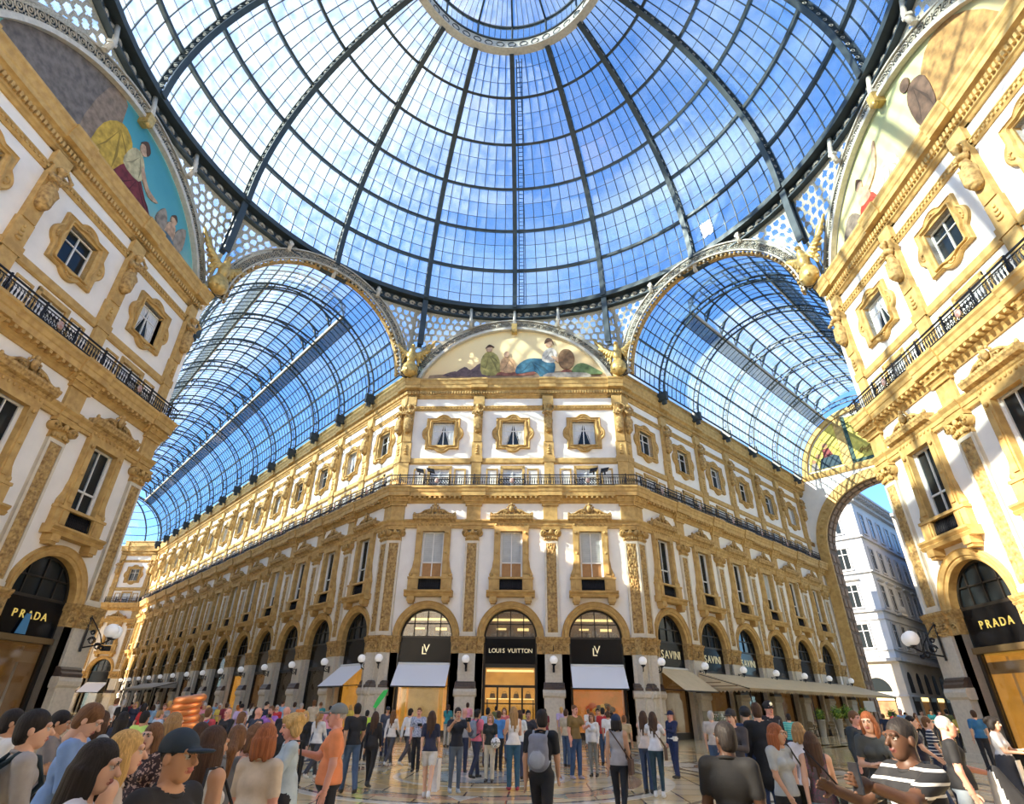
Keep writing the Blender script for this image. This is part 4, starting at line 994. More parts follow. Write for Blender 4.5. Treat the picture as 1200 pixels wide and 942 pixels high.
# ================================================================= glass vaults of the arms
def vault(name, label, loc, rz, length, ntruss, first, apse=False):
    V = thing(name, label, 'glass roof', loc, rz); V.rotation_euler = (0, 0, rz)
    bpy.context.view_layer.update()
    zc, R = 23.55, 6.95; NR_, PHI = 7, math.radians(63); ph0 = math.radians(4)
    pt = lambda ph, L, r=R: np.array([r * math.cos(ph), L, zc + r * math.sin(ph)])
    m = MB(); n = 72; PP = np.linspace(0, PI, n + 1)
    for r, d in ((R - .06, .05), (R - .52, .05)):
        m.rail([pt(p, 0, r) for p in PP], [(0, 1, 0)] * (n + 1), [(math.cos(p), 0, math.sin(p)) for p in PP], .13, -d, d)
    for i in range(n // 2 + 1):
        p = PI * i / (n // 2); m.tube([pt(p, 0, R - .08), pt(p, 0, R - .5)], .03, 4)
        if i % 2 == 0: m.tube([pt(p, 0, R - .08), pt(p + PI / n * 2, 0, R - .5)], .02, 4)
    for s in (-1, 1): m.box(*sorted((s * (R - .7), s * (R + .1))), -.14, .14, zc - .55, zc + .15); m.box(*sorted((s * (R - .55), s * (R - .2))), -.1, .1, zc - .9, zc - .5)
    tr = m.mesh('truss', M_IRON)
    Ls = [first + ARM * k for k in range(ntruss)]
    for l in Ls: place('truss', tr, V, (0, l, 0))
    # purlins
    rows = [ph0 + (PHI - ph0) * i / NR_ for i in range(NR_ + 1)]
    for i, p in enumerate(rows):
        for s in (0, 1):
            q = PI - p if s else p; big = i in (3,)
            m = MB(); m.rail([pt(q, 0), pt(q, length)], [(-math.sin(q), 0, math.cos(q))] * 2, [(math.cos(q), 0, math.sin(q))] * 2, .13 if big else .07, -.14 if big else -.08, .05)
            m.obj('purlin', M_IRON, V)
    # crown of the bay before the first truss
    crown = [PHI + (PI - 2 * PHI) * i / 6 for i in range(7)]
    for p in crown[1:-1]:
        m = MB(); m.rail([pt(p, 0), pt(p, first)], [(-math.sin(p), 0, math.cos(p))] * 2, [(math.cos(p), 0, math.sin(p))] * 2, .07, -.08, .05); m.obj('purlin', M_IRON, V)
    # raised lantern over the crown: pale edge beams, struts, upper purlins
    xs, zs = R * math.cos(PHI), zc + R * math.sin(PHI); zu = zs + 1.25
    up = lambda u: np.array([xs * (1 - 2 * u), 0, zu + 1.15 * math.sin(PI * u)])
    for s in (-1, 1):
        m = MB(); m.box(*sorted((s * (xs - .16), s * (xs + .06))), first, length, zs - .02, zs + .22); m.obj('edge_beam', M_PALEIRON, V)
        m = MB(); m.box(*sorted((s * (xs + .04), s * (xs + 1.05))), first, length, zs + .08 - .42, zs + .14 - .42) if False else m.rail([pt(rows[-2] if s > 0 else PI - rows[-2], first, R + .12), pt(rows[-2] if s > 0 else PI - rows[-2], length, R + .12)], [(0, 0, 0)] * 2, [(0, 0, 1)] * 2, .01, 0, .01)
        a_, b_ = (rows[-2], rows[-1]) if s > 0 else (PI - rows[-1], PI - rows[-2])
        m = MB(); q = [pt(a_, first, R + .14), pt(a_, length, R + .14), pt(b_, length, R + .14), pt(b_, first, R + .14)]
        m.add(slab(q, pt((a_ + b_) / 2, 0, 1) - [0, 0, zc], .05), SLABF); m.obj('walkway', M_GRATE, V)
    for i in range(7):
        u = i / 6; c = up(u); m = MB(); m.box(c[0] - .05, c[0] + .05, first, length, c[2] - .1, c[2] + .03); m.obj('upper_purlin', M_IRON, V)
    m = MB(); uu = np.linspace(0, 1, 13)
    m.rail([up(u) for u in uu], [(0, 1, 0)] * 13, [(0, 0, 1)] * 13, .1, -.12, .03)
    for s in (-1, 1):
        m.tube([(s * xs, 0, zs), (s * xs, 0, zu)], .05, 5); m.tube([(s * xs, 0, zs + .3), (s * (xs - .5), 0, zu + .2), (s * (xs - 1.3), 0, zu + .72)], [.05, .14, .04], 6)
        m.tube([(s * xs, 0, zs + .2), (s * (xs - .5), 0, zu + .2)], [.04, .15], 6)
    ua = m.mesh('upper_rafter', M_IRON)
    for l in np.arange(first, length - .1, ARM / 2): place('upper_rafter', ua, V, (0, float(l), 0))
    # glazing bars + panes
    bars = MB(); cand = []; NCB = 8; stp = ARM / NCB
    Lb = np.arange(first - ARM, length - .01, stp)
    def cell(key, A_, B_, l0, l1, nrm): cand.append((key, slab([A_, A_ + [0, l1 - l0, 0], B_ + [0, l1 - l0, 0], B_], nrm, .012), l0))
    for l in Lb:
        l1 = min(l + stp, length)
        if l < -0.01:
            if l1 <= 0.05: continue
            l = 0.0
        for s in (0, 1):
            for i in range(NR_):
                a_, b_ = rows[i], rows[i + 1]
                if s: a_, b_ = PI - b_, PI - a_
                mid = (a_ + b_) / 2; cell(('l', s, i, round(l1 - l, 2)), pt(a_, 0), pt(b_, 0), l, l1, (math.cos(mid), 0, math.sin(mid)))
        if l < first - .01:
            for i in range(6):
                a_, b_ = crown[i], crown[i + 1]; mid = (a_ + b_) / 2; cell(('c', i, round(l1 - l, 2)), pt(a_, 0), pt(b_, 0), l, l1, (math.cos(mid), 0, math.sin(mid)))
        else:
            for i in range(6):
                A_, B_ = up(i / 6), up((i + 1) / 6); d = B_ - A_; cell(('u', i, round(l1 - l, 2)), A_, B_, l, l1, np.array([-d[2], 0, d[0]]) / -np.linalg.norm(d))
            for s in (-1, 1): cell(('v', s, round(l1 - l, 2)), np.array([s * xs, 0, zs + .2]), np.array([s * xs, 0, zu]), l, l1, (s, 0, 0))
        pp = np.linspace(ph0, PHI, 9)
        for s in (0, 1):
            qq = [PI - p if s else p for p in pp]; bars.rail([pt(q, l) for q in qq], [(0, 1, 0)] * 9, [(math.cos(q), 0, math.sin(q)) for q in qq], .035, -.03, .03)
        if l < first - .01:
            qq = np.linspace(PHI, PI - PHI, 9); bars.rail([pt(q, l) for q in qq], [(0, 1, 0)] * 9, [(math.cos(q), 0, math.sin(q)) for q in qq], .035, -.03, .03)
        else: bars.rail([up(u) + [0, l, 0] for u in uu], [(0, 1, 0)] * 13, [(0, 0, 1)] * 13, .035, -.03, .03)
    bars.obj('glazing_bars', M_IRON, V, kind='stuff')
    out = []
    for key, vs, l in cand: M = np.eye(4); M[1, 3] = l; out.append((key, vs, M))
    panes(V, out)
    if apse:       # polygonal glazed end
        ae = MB(); pm_ = MB(); nf = 5
        sp_ = lambda ph, k: np.array([R * math.cos(ph) * math.cos(PI * k / nf), length + R * math.cos(ph) * math.sin(PI * k / nf), zc + R * math.sin(ph)])
        for k in range(nf + 1):
            pp = np.linspace(ph0, PI / 2, 12); ae.tube([sp_(p, k) for p in pp], .12, 5)
        for p in np.linspace(ph0, PI / 2, 9)[:-1]: ae.tube([sp_(p, k) for k in range(nf + 1)], .06, 4)
        for k in range(nf):
            pp = np.linspace(ph0, PI / 2, 9)
            for i in range(8): pm_.add([sp_(pp[i], k), sp_(pp[i], k + 1), sp_(pp[i + 1], k + 1), sp_(pp[i + 1], k)], [(0, 1, 2, 3)])
        ae.obj('apse_frame', M_IRON, V); pm_.obj('apse_panes', M_SKYGLASS, V, kind='stuff')
    return V
M_GRATE = glass_mat('walkway_grating', (.52, .54, .55), .35, .0, (.25, .26, .26), False)
MIDD = (QC + A) / 2
vault('glass_vault', 'long glass barrel roof with trussed arches over the left gallery', (-MIDD, MIDD, 0), PI / 4, LL - .4, 14, 4.75, True)
vault('glass_vault', 'short glass barrel roof ending at the street arch', (MIDD, MIDD, 0), -PI / 4, 32.2, 6, 4.75)
# ================================================================= floor
def floor_mat():
    m = bpy.data.materials.new('polished_marble_floor'); m.use_nodes = True; t = m.node_tree; b = t.nodes['Principled BSDF']
    N = t.nodes.new; lk = t.links.new
    c = N('ShaderNodeTexCoord'); n = N('ShaderNodeTexNoise'); n.inputs['Scale'].default_value = .55; n.inputs['Detail'].default_value = 8
    v = N('ShaderNodeTexVoronoi'); v.inputs['Scale'].default_value = .45; v.feature = 'F1'
    r = N('ShaderNodeValToRGB'); r.color_ramp.elements[0].color = (.84, .60, .28, 1); r.color_ramp.elements[0].position = .3
    r.color_ramp.elements[1].color = (.88, .76, .52, 1); r.color_ramp.elements[1].position = .62
    e = r.color_ramp.elements.new(.46); e.color = (.86, .68, .38, 1)
    br = N('ShaderNodeTexBrick'); br.inputs['Scale'].default_value = .55; br.inputs['Mortar Size'].default_value = .012; br.inputs['Color1'].default_value = (1, 1, 1, 1)
    br.inputs['Color2'].default_value = (.88, .80, .66, 1); br.inputs['Mortar'].default_value = (.22, .15, .1, 1); br.inputs['Row Height'].default_value = .5; br.offset = 0
    mx = N('ShaderNodeMix'); mx.data_type = 'RGBA'; mx.blend_type = 'MULTIPLY'; mx.inputs[0].default_value = 1
    lk(c.outputs['Object'], n.inputs['Vector']); lk(c.outputs['Object'], br.inputs['Vector']); lk(n.outputs['Fac'], r.inputs['Fac'])
    lk(r.outputs['Color'], mx.inputs[6]); lk(br.outputs['Color'], mx.inputs[7]); lk(mx.outputs[2], b.inputs['Base Color'])
    b.inputs['Roughness'].default_value = .11; b.inputs['Specular IOR Level'].default_value = .9
    return m
M_FLOOR = floor_mat()
m = MB(); m.add([(-150, -60, 0), (150, -60, 0), (150, 160, 0), (-150, 160, 0)], [(0, 1, 2, 3)]); FLOOR = structure(m.obj('floor', M_FLOOR))
def marb(n, c, v=.25): return mat('marble_' + n, c, .12, var=v, scale=3.0, spec=.6)
MW, MK, MRD, MGR, MOC, MBL = marb('white', (.84, .78, .64)), marb('black', (.17, .13, .09)), marb('red', (.64, .38, .22)), marb('green', (.42, .44, .32)), marb('ochre', (.80, .55, .22)), marb('grey_blue', (.54, .56, .54))
def ring_inlay(c, r0, r1, mt, n=64, h=.004, a0=0, a1=2 * PI):
    m = MB(); full = a1 - a0 > 6.28; k = n if full else n + 1
    vs = [(r * math.cos(a0 + (a1 - a0) * i / n), r * math.sin(a0 + (a1 - a0) * i / n), z) for r, z in ((r0, 0), (r0, h), (r1, h), (r1, 0)) for i in range(k)]
    m.add(vs, [(j * k + i, j * k + (i + 1) % k, (j + 1) * k + (i + 1) % k, (j + 1) * k + i) for j in range(3) for i in range(n)])
    return m.obj('inlay_ring', mt, FLOOR, loc=(c[0], c[1], 0))
def disc_inlay(c, r, mt, n=40, h=.004, name='inlay_disc'):
    m = MB(); m.prism_z([(r * math.cos(2 * PI * i / n), r * math.sin(2 * PI * i / n)) for i in range(n)], 0, h); return m.obj(name, mt, FLOOR, loc=(c[0], c[1], 0))
def poly_inlay(pts, mt, h=.004, loc=(0, 0), rz=0, name='inlay_panel'):
    m = MB(); m.prism_z(pts, 0, h); return m.obj(name, mt, FLOOR, loc=(*loc, 0), rz=rz)
for r0, r1, mt in ((4.75, 5.0, MW), (4.62, 4.75, MK), (3.75, 4.2, MRD), (3.6, 3.7, MK), (2.4, 2.9, MOC), (2.1, 2.25, MW), (1.4, 1.5, MK)): ring_inlay((0, 0), r0, r1, mt)
disc_inlay((0, 0), 1.4, MBL); poly_inlay([(.5, 0), (0, .9), (-.5, 0), (0, -.9)], MW, .006); 
for k in range(12):
    a = 2 * PI * k / 12; poly_inlay([(-.32, -.3), (.32, -.3), (0, .34)], (MW, MGR)[k % 2], .006, (3.95 * math.sin(a), 3.95 * math.cos(a)), -a)
for k in range(8):      # round medallions about the crossing with framed panels between
    a = PI / 8 + k * PI / 4; c = (9.2 * math.sin(a), 9.2 * math.cos(a))
    for r0, r1, mt in ((2.5, 2.75, MK), (2.0, 2.45, MW), (1.85, 2.0, MRD), (1.1, 1.2, MK)): ring_inlay(c, r0, r1, mt, 48)
    disc_inlay(c, 1.1, MGR, 32); ring_inlay(c, .45, .6, MW, 24, .006); ring_inlay(c, 1.35, 1.7, (MOC, MBL)[k % 2], 40)
    for j in range(8):
        t = 2 * PI * j / 8; poly_inlay([(-.14, -.2), (.14, -.2), (.14, .2), (-.14, .2)], MK, .006, (c[0] + 2.22 * math.sin(t), c[1] + 2.22 * math.cos(t)), -t)
    b = k * PI / 4; q = (7.4 * math.sin(b), 7.4 * math.cos(b))
    for s, mt, h in ((1.6, MK, .003), (1.45, MW, .005), (1.15, MBL, .007), (1.0, MW, .009)): poly_inlay([(-s, -s * .55), (s, -s * .55), (s * .8, s * .55), (-s * .8, s * .55)], mt, h, q, -b)
    for x in (-.35, 0, .35): poly_inlay([(-.09, 0), (0, -.16), (.09, 0), (0, .16)], MK, .011, (q[0] + x * math.cos(b), q[1] - x * math.sin(b)), -b, 'inlay_diamond')
for r0, r1, mt in ((13.0, 13.3, MK), (13.3, 14.0, MOC), (14.0, 14.15, MW), (6.0, 6.15, MK), (12.2, 12.35, MRD)): ring_inlay((0, 0), r0, r1, mt, 96)
for sx in (-1, 1):      # borders along the galleries
    for off, w, mt in ((1.6, .25, MK), (2.0, .6, MRD), (2.75, .2, MW), (6.6, .5, MGR)):
        for sgn in (-1, 1):
            m = MB(); x = sgn * (7.1 - off); m.box(x - w / 2, x + w / 2, 1.5, 60 if sx < 0 else 34, 0, .004); m.obj('inlay_band', mt, FLOOR, loc=(sx * MIDD, MIDD, 0), rz=-sx * PI / 4)
    for k in range(10 if sx < 0 else 6):
        y = 5 + k * 5; ax = np.array([sx * R2, R2]); cc = (sx * MIDD + ax[0] * y, MIDD + ax[1] * y)
        ring_inlay(cc, 1.5, 1.8, MK, 40); disc_inlay(cc, 1.3, (MOC, MW)[k % 2], 32)

# ================================================================= balcony railings
def railing(label, W, n, a, ext=(0, 0)):
    o = thing('balcony_railing', label, 'railing', tuple(W.location), W.rotation_euler[2])
    for i in range(n):
        place('railing_panel', BM['railing_panel'], o, (PH + (i + .5) * a, -.44, 14.62), 0, (a / 5.06, 1, 1))
    for x in ((-.02 - .44 * T8 + PH, ) if ext[0] else ()) + ((2 * PH + n * a - PH + .44 * T8, ) if ext[1] else ()):
        m = MB(); m.box(-PH, PH, -.03, .03, .74, .8); m.box(-PH, PH, -.025, .025, .06, .11)
        for k in range(5): m.torus((-.32 + .16 * k, 0, .4), .09, .02, n=10, k=4); m.box(-.33 + .16 * k, -.31 + .16 * k, -.012, .012, .1, .74)
        m.obj('corner_panel', M_IRON2, o, loc=(x - (PH if x < 1 else -PH) * .0, -.44, 14.62))
    return o
railing('dark wrought-iron balcony railing across the central pier', W_C, 3, BAY, (1, 1))
railing('dark wrought-iron balcony railing on the shaded pier below the winged-child fresco', W_L, 3, BAY, (1, 1))
railing('dark wrought-iron balcony railing on the sunlit pier below the red-robe fresco', W_R, 3, BAY, (1, 1))
railing('long dark balcony railing running down the left gallery', W_LA, NL, ARM, (0, 1))
railing('dark balcony railing running to the street arch', W_RA, NR, ARM, (1, 0))
for x, lab in ((-6.35, 'black floodlight on the central balcony rail at the left gallery corner'), (-5.6, 'black floodlight beside the corner floodlight on the left half of the central balcony'),
               (5.55, 'black floodlight beside the corner floodlight on the right half of the central balcony'), (6.3, 'black floodlight on the central balcony rail at the street gallery corner')):
    o = thing('floodlight', lab, 'floodlight', (x, A - .44, 15.42)); s = 1 if x > 0 else -1
    m = MB(); m.prism_y([(-.3, .12), (.22, .28), (.3, .46), (-.24, .36)], -.16, .16); m.obj('lamp_head', M_IRON2, o); m = MB(); m.tube([(0, 0, 0), (0, 0, .2)], .05, 6); m.obj('mount', M_IRON2, o)
    o.rotation_euler = (0, 0, 0 if s > 0 else PI)

# ================================================================= lamps
def lamp_parts():
    m = MB(); m.tube([(0, 0, 3.5), (0, -.2, 3.42), (0, -.36, 3.5), (0, -.4, 3.7)], [.03, .03, .035, .05], 6); m.lathe([(.03, 3.66), (.12, 3.72), (.14, 3.78)], 10, (0, -.4, 0)); m.torus((0, -.15, 3.62), .1, .02, (0, 1, 0), (0, 0, 1), 10, 4)
    m.box(-.06, .06, -.03, .0, 3.35, 3.75); m.tube([(0, -.02, 4.4), (0, -.1, 4.7), (0, -.02, 4.9)], .02, 4); b = m.mesh('bracket', M_IRON2)
    m = MB(); m.ball((0, -.4, 3.98), .235, 16, 0, 10); g = m.mesh('globe', M_GLOBE); return b, g
LB, LG = lamp_parts()
def wall_lamp(W, x, label, y=-.18):
    rz = W.rotation_euler[2]; c, s = math.cos(rz), math.sin(rz); o = thing('wall_lamp', label, 'lamp', (W.location[0] + c * x - s * y * .1, W.location[1] + s * x + c * y * .1, 0), rz, 'globe wall lamps of the arcade')
    place('bracket', LB, o); place('globe', LG, o)
CN = ['globe lamp on the central pier at the left gallery corner', 'globe lamp between the first and the entrance arch of the central pier', 'globe lamp between the entrance and the last arch of the central pier', 'globe lamp on the central pier at the street gallery corner']
for i in range(4): wall_lamp(W_C, PH + i * BAY, CN[i])
for i in range(1, NL): wall_lamp(W_LA, PH + (NL - i) * ARM, 'globe lamp on the %s pier of the left gallery from the corner' % ORD[i - 1])
for i in range(1, NR + 1): wall_lamp(W_RA, PH + i * ARM, 'globe lamp on the %s pier of the street gallery from the corner' % ORD[i - 1])
wall_lamp(W_LA, PH + NL * ARM - .2, 'globe lamp on the left gallery side of the central corner pier'); wall_lamp(W_RA, PH + .2, 'globe lamp on the street gallery side of the central corner pier')
def double_lamp(loc, rz, label):
    o = thing('double_lamp', label, 'lamp', loc, rz); m = MB()
    m.tube([(0, 0, -.5), (0, -.35, -.42), (0, -.75, -.3), (0, -1.0, -.12)], .035, 6); m.tube([(0, 0, .75), (0, -.25, .45), (0, -.55, .05), (0, -.7, -.28)], .025, 5)
    for y, z, r in ((-.3, -.2, .16), (-.58, -.42, .14), (-.25, .12, .1), (-.75, -.48, .1)): m.torus((0, y, z), r, .028, (0, 1, 0), (0, 0, 1), 16, 5, 0, 0, 3.4 * PI, .6)
    m.tube([(-.34, -1.0, -.1), (0, -1.0, -.14), (.34, -1.0, -.1)], .03, 6); m.box(-.07, .07, -.03, .03, -.65, .8); m.obj('scroll_bracket', M_IRON2, o)
    for s in (-1, 1):
        m = MB(); m.ball((s * .3, -1.0, .2), .29, 16, 0, 10); m.obj('globe', M_GLOBE, o); m = MB(); m.lathe([(.05, -.12), (.15, -.07)], 10, (s * .3, -1.0, 0)); m.obj('cup', M_IRON2, o)
double_lamp((-A + .05, QC - .25, 4.1), PI / 2 + PI / 8, 'double globe lamp on scrolled bracket at the corner of the shaded pier')
double_lamp((A - .05, QC - .25, 4.1), -PI / 2 - PI / 8, 'double globe lamp on scrolled bracket at the corner of the sunlit pier')
wall_lamp(W_R, PH + BAY, 'large globe lamp between two arches of the sunlit pier'); wall_lamp(W_L, PH + 2 * BAY, 'large globe lamp between two arches of the shaded pier')

# ================================================================= shop fronts
GRILL = {}
def shop_parts():
    m = MB()
    for x in (-1.53, 1.53): m.box(x - .08, x + .08, .42, .6, 0, 5.2)
    m.box(-1.6, 1.6, .42, .6, 0, .35); m.box(-1.6, 1.6, .42, .6, 3.6, 3.8); GRILL['frame'] = m.mesh('frame', M_FRAME)
    m = MB(); m.box(-1.5, 1.5, .4, .5, 3.8, 5.18); GRILL['sign_panel'] = m.mesh('sign_panel', M_BLACK)
    m = MB(); m.box(-1.45, 1.45, .5, .52, .35, 3.6); GRILL['pane'] = m.mesh('pane', M_PANE)
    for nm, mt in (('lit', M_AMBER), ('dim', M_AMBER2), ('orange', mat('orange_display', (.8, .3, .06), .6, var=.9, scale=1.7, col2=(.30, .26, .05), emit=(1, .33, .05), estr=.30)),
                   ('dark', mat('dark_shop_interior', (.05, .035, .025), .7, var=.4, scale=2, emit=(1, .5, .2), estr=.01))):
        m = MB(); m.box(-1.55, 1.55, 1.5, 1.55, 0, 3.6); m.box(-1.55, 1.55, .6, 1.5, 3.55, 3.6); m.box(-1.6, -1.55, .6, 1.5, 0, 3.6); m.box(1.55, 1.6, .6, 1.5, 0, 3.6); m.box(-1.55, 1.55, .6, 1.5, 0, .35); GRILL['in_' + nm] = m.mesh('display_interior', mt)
    m = MB(); m.box(-1.5, 1.5, 1.2, 1.25, ZI, ZI + 1.5); m.box(-1.5, 1.5, .58, 1.2, ZI - .05, ZI); GRILL['up_lit'] = m.mesh('upper_interior', M_AMBER2)
    m = MB()
    for i in range(5):
        x = -1.1 + .55 * i; m.box(x - .14, x + .14, .8, .95, ZI, ZI + .25 + .1 * (i % 3)); m.lathe([(.05, 0), (.1, .1), (.07, .25), (.02, .3)], 8, (x + .25, .85, ZI))
    GRILL['goods'] = m.mesh('goods', mat('dark_goods', (.12, .06, .03), .5, var=.5, scale=5, col2=(.5, .4, .3)))
    m = MB(); m.box(-1.2, 1.2, 1.14, 1.2, ZI + 1.02, ZI + 1.16); m.box(-.9, -.3, 1.14, 1.2, ZI + .5, ZI + .6); m.box(.4, 1.1, 1.14, 1.2, ZI + .45, ZI + .6); GRILL['strip'] = m.mesh('light_strip', M_LAMPBAR)
shop_parts()
def at_wall(W, x, y=0.0, z=0.0):
    rz = W.rotation_euler[2]; c, s = math.cos(rz), math.sin(rz); return (W.location[0] + c * x - s * y, W.location[1] + s * x + c * y, z)
def shopfront(W, x, label, inside='dark', fan='dark', group=None, extra=None):
    o = thing('shop_front', label, 'shop front', at_wall(W, x), W.rotation_euler[2], group)
    for k in ('frame', 'sign_panel', 'pane'): place(k, GRILL[k], o)
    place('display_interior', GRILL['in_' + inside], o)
    f = place('fanlight', BM['fanlight'], o); place('pane', BM['fan_' + ('lit' if fan == 'lit' else 'dark')], f)
    if fan == 'lit': place('upper_interior', GRILL['up_lit'], o); place('light_strip', GRILL['strip'], o); place('goods', GRILL['goods'], o)
    if extra: extra(o)
    return o
def letters(txt, size, sp, z, mt=M_BRASS, y=.385):
    def f(o):
        pos = []; w = 0.0
        for ch in txt:
            wd = .30 if ch == ' ' else (.30 if ch == 'I' else (.62 if ch in 'LT' else .70)); pos.append(w + wd / 2); w += wd
        for ch, x in zip(txt, pos):
            if ch != ' ': place('sign_letter', text_mesh('sign_letter', ch, size, .03, 1, mt), o, ((x - w / 2) * size * sp, y, z))
    return f
def monogram(o):
    place('monogram_letter', text_mesh('monogram_letter', 'L', .62, .03, 1, M_BRASS), o, (-.09, .385, 4.46)); place('monogram_letter', text_mesh('monogram_letter', 'V', .62, .03, 1, M_BRASS), o, (.06, .365, 4.58))
def entrance(o):
    letters('LOUIS VUITTON', .34, 1.02, 4.5)(o)
    m = MB(); m.box(-1.4, 1.4, .62, .74, 3.38, 3.5); m.obj('light_strip', M_LAMPBAR, o)
    m = MB(); m.box(-1.46, 1.46, .42, .56, 2.55, 2.68)
    for x in (-.72, 0, .72): m.box(x - .05, x + .05, .44, .54, .1, 2.6)
    m.box(-1.46, 1.46, .44, .54, 1.7, 1.76); m.obj('door_frame', M_FRAME, o)
def display_sign(o):
    m = MB(); m.box(-.9, .9, .95, 1.0, .5, 2.6); m.obj('display_board', mat('pale_gold_board', (.8, .6, .3), .6, var=.3, scale=2, emit=(1, .6, .2), estr=.25), o)
    for i, s in enumerate((-1, 1)): m = MB(); m.box(*sorted((s * 1.0, s * 1.2)), .7, .9, .35, 3.5); m.obj('lit_column', M_AMBER, o)
def prada(o):
    letters('PRADA', .42, 1.25, 4.55, mat('gold_letters', (.85, .62, .15), .3, metal=.5, emit=(1, .75, .2), estr=.3))(o)
    m = MB(); m.box(-1.6, 1.6, .3, .5, 3.6, 3.82); m.obj('brass_band', mat('brown_brass', (.22, .15, .07), .35, metal=.5), o)
    m = MB(); m.box(-1.4, 1.4, .56, .62, 2.9, 3.3); m.obj('valance', M_AMBER2, o)
def figures(o):
    m = MB()
    for i in range(9):
        a = i * 2.4; m.ball((.85 * math.cos(a) * (.3 + .08 * i), 1.05, 1.6 + .55 * math.sin(a * 1.3)), (.2 + .03 * (i % 3), .12, .16), 8, i % 3, 5)
    m.obj('display_flowers', [mat('yellow_petals', (.75, .45, .03), .6, emit=(1, .6, .05), estr=.2), mat('red_petals', (.6, .08, .02), .6, emit=(1, .15, .02), estr=.15), mat('dark_leaves', (.05, .06, .02), .6)], o, kind='stuff')
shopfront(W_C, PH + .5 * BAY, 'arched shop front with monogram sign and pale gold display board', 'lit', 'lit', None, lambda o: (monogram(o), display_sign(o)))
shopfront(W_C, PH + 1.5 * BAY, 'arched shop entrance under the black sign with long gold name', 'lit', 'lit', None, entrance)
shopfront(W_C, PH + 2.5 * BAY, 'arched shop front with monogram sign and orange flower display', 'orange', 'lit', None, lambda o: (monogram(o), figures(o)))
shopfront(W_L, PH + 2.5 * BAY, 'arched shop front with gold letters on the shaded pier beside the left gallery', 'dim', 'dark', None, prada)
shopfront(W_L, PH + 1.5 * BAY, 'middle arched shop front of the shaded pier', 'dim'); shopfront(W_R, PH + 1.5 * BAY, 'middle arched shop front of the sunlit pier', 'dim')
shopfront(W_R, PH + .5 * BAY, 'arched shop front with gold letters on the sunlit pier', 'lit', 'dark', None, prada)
for i in range(1, NL + 1):
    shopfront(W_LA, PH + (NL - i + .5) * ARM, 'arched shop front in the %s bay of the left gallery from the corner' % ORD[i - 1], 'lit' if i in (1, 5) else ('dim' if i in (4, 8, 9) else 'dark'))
sv = letters('SAVINI', .66, 1.0, 4.5, mat('pale_gold_letters', (.7, .6, .35), .35, metal=.4, emit=(1, .85, .5), estr=.12))
for i in range(1, NR + 1):
    shopfront(W_RA, PH + (i - .5) * ARM, 'arched restaurant front in the %s bay of the street gallery from the corner' % ORD[i - 1], 'dim' if i != 3 else 'dark', 'dark', None, sv if i < 4 else None)
# the blue bow-tie banner on the shaded shop front
o = thing('blue_pennant', 'narrow blue pennant hanging over the gold letters of the shaded shop', 'pennant', at_wall(W_L, PH + 2.5 * BAY - .15, .3), W_L.rotation_euler[2])
o2 = MB(); o2.prism_y([(-.3, 3.85), (.2, 3.85), (.12, 4.6), (-.1, 4.6)], 0, .03); o2.obj('cloth', mat('blue_cloth', (.06, .22, .42), .7), o); o2 = MB(); o2.tube([(-.14, .015, 4.6), (.16, .015, 4.6)], .02, 6); o2.obj('rod', M_IRON2, o)
# handbags on the entrance shelves
bagm = {}
def handbag(loc, rz, w, h, mt, label, group=None):
    o = thing('handbag', label, 'handbag', loc, rz, group); m = MB()
    m.prism_y([(-w / 2, 0), (w / 2, 0), (w * .42, h * .8), (w * .3, h), (-w * .3, h), (-w * .42, h * .8)], -w * .16, w * .16); m.obj('bag_body', mt, o)
    m = MB(); m.torus((0, 0, h), w * .28, .012, n=12, k=4, a0=0, a1=PI); m.obj('bag_handle', mt, o); return o
SH = thing('display_shelf', 'glowing display shelf behind the entrance glass', 'shelf', at_wall(W_C, PH + 1.5 * BAY, 1.15), 0); m = MB(); m.box(-1.4, 1.4, -.15, .25, 1.95, 2.0); m.obj('board', M_LAMPBAR, SH); m = MB()
for x in (-1.35, 1.35): m.box(x - .03, x + .03, 0, .2, .35, 1.95)
m.obj('uprights', M_FRAME, SH)
for i, x in enumerate((-1.05, -.35, .35, 1.05)): handbag(at_wall(W_C, PH + 1.5 * BAY + x, 1.15, 2.0), 0, .34 + .04 * (i % 2), .26, mat('brown_leather', (.09, .035, .015), .5), 'small dark handbag, %s from the left gallery side on the glowing entrance shelf' % ORD[i], 'bags on the entrance shelf')

# ================================================================= awnings
def awning(W, x, w, label, mt, z0=3.72, z1=2.52, out=1.1, legs=True):
    o = thing('awning', label, 'awning', at_wall(W, x), W.rotation_euler[2]); m = MB(); y0 = .3
    P = [(-w / 2, y0, z0), (w / 2, y0, z0), (w / 2, -out, z1), (-w / 2, -out, z1)]; nrm = np.cross(np.array(P[1]) - P[0], np.array(P[3]) - P[0]); nrm = nrm / np.linalg.norm(nrm)
    m.add(slab(P, -nrm, .03), SLABF); m.obj('canvas', mt, o); m = MB(); m.box(-w / 2, w / 2, -out - .02, -out + .02, z1 - .06, z1 + .02)
    for s in (-1, 1): m.tube([(s * w / 2, y0, z1 + .1), (s * w / 2, -out, z1)], .025, 5)
    m.obj('frame', M_IRON2, o); m = MB(); m.lathe([(.07, -w / 2), (.07, w / 2)], 8, (0, y0, z0 + .03), 'x'); m.obj('roller', M_WHITEP, o)
awning(W_C, PH + .5 * BAY, 3.1, 'white awning over the gold display of the central pier', M_AWNW); awning(W_C, PH + 2.5 * BAY, 3.1, 'white awning over the orange flower display', M_AWNW)
awning(W_LA, PH + (NL - .5) * ARM, 3.1, 'white awning in the first bay of the left gallery', M_AWNW); awning(W_RA, PH + .5 * ARM, 3.6, 'brown awning in the first bay of the street gallery', M_AWNB, 3.72, 2.5, 1.5)
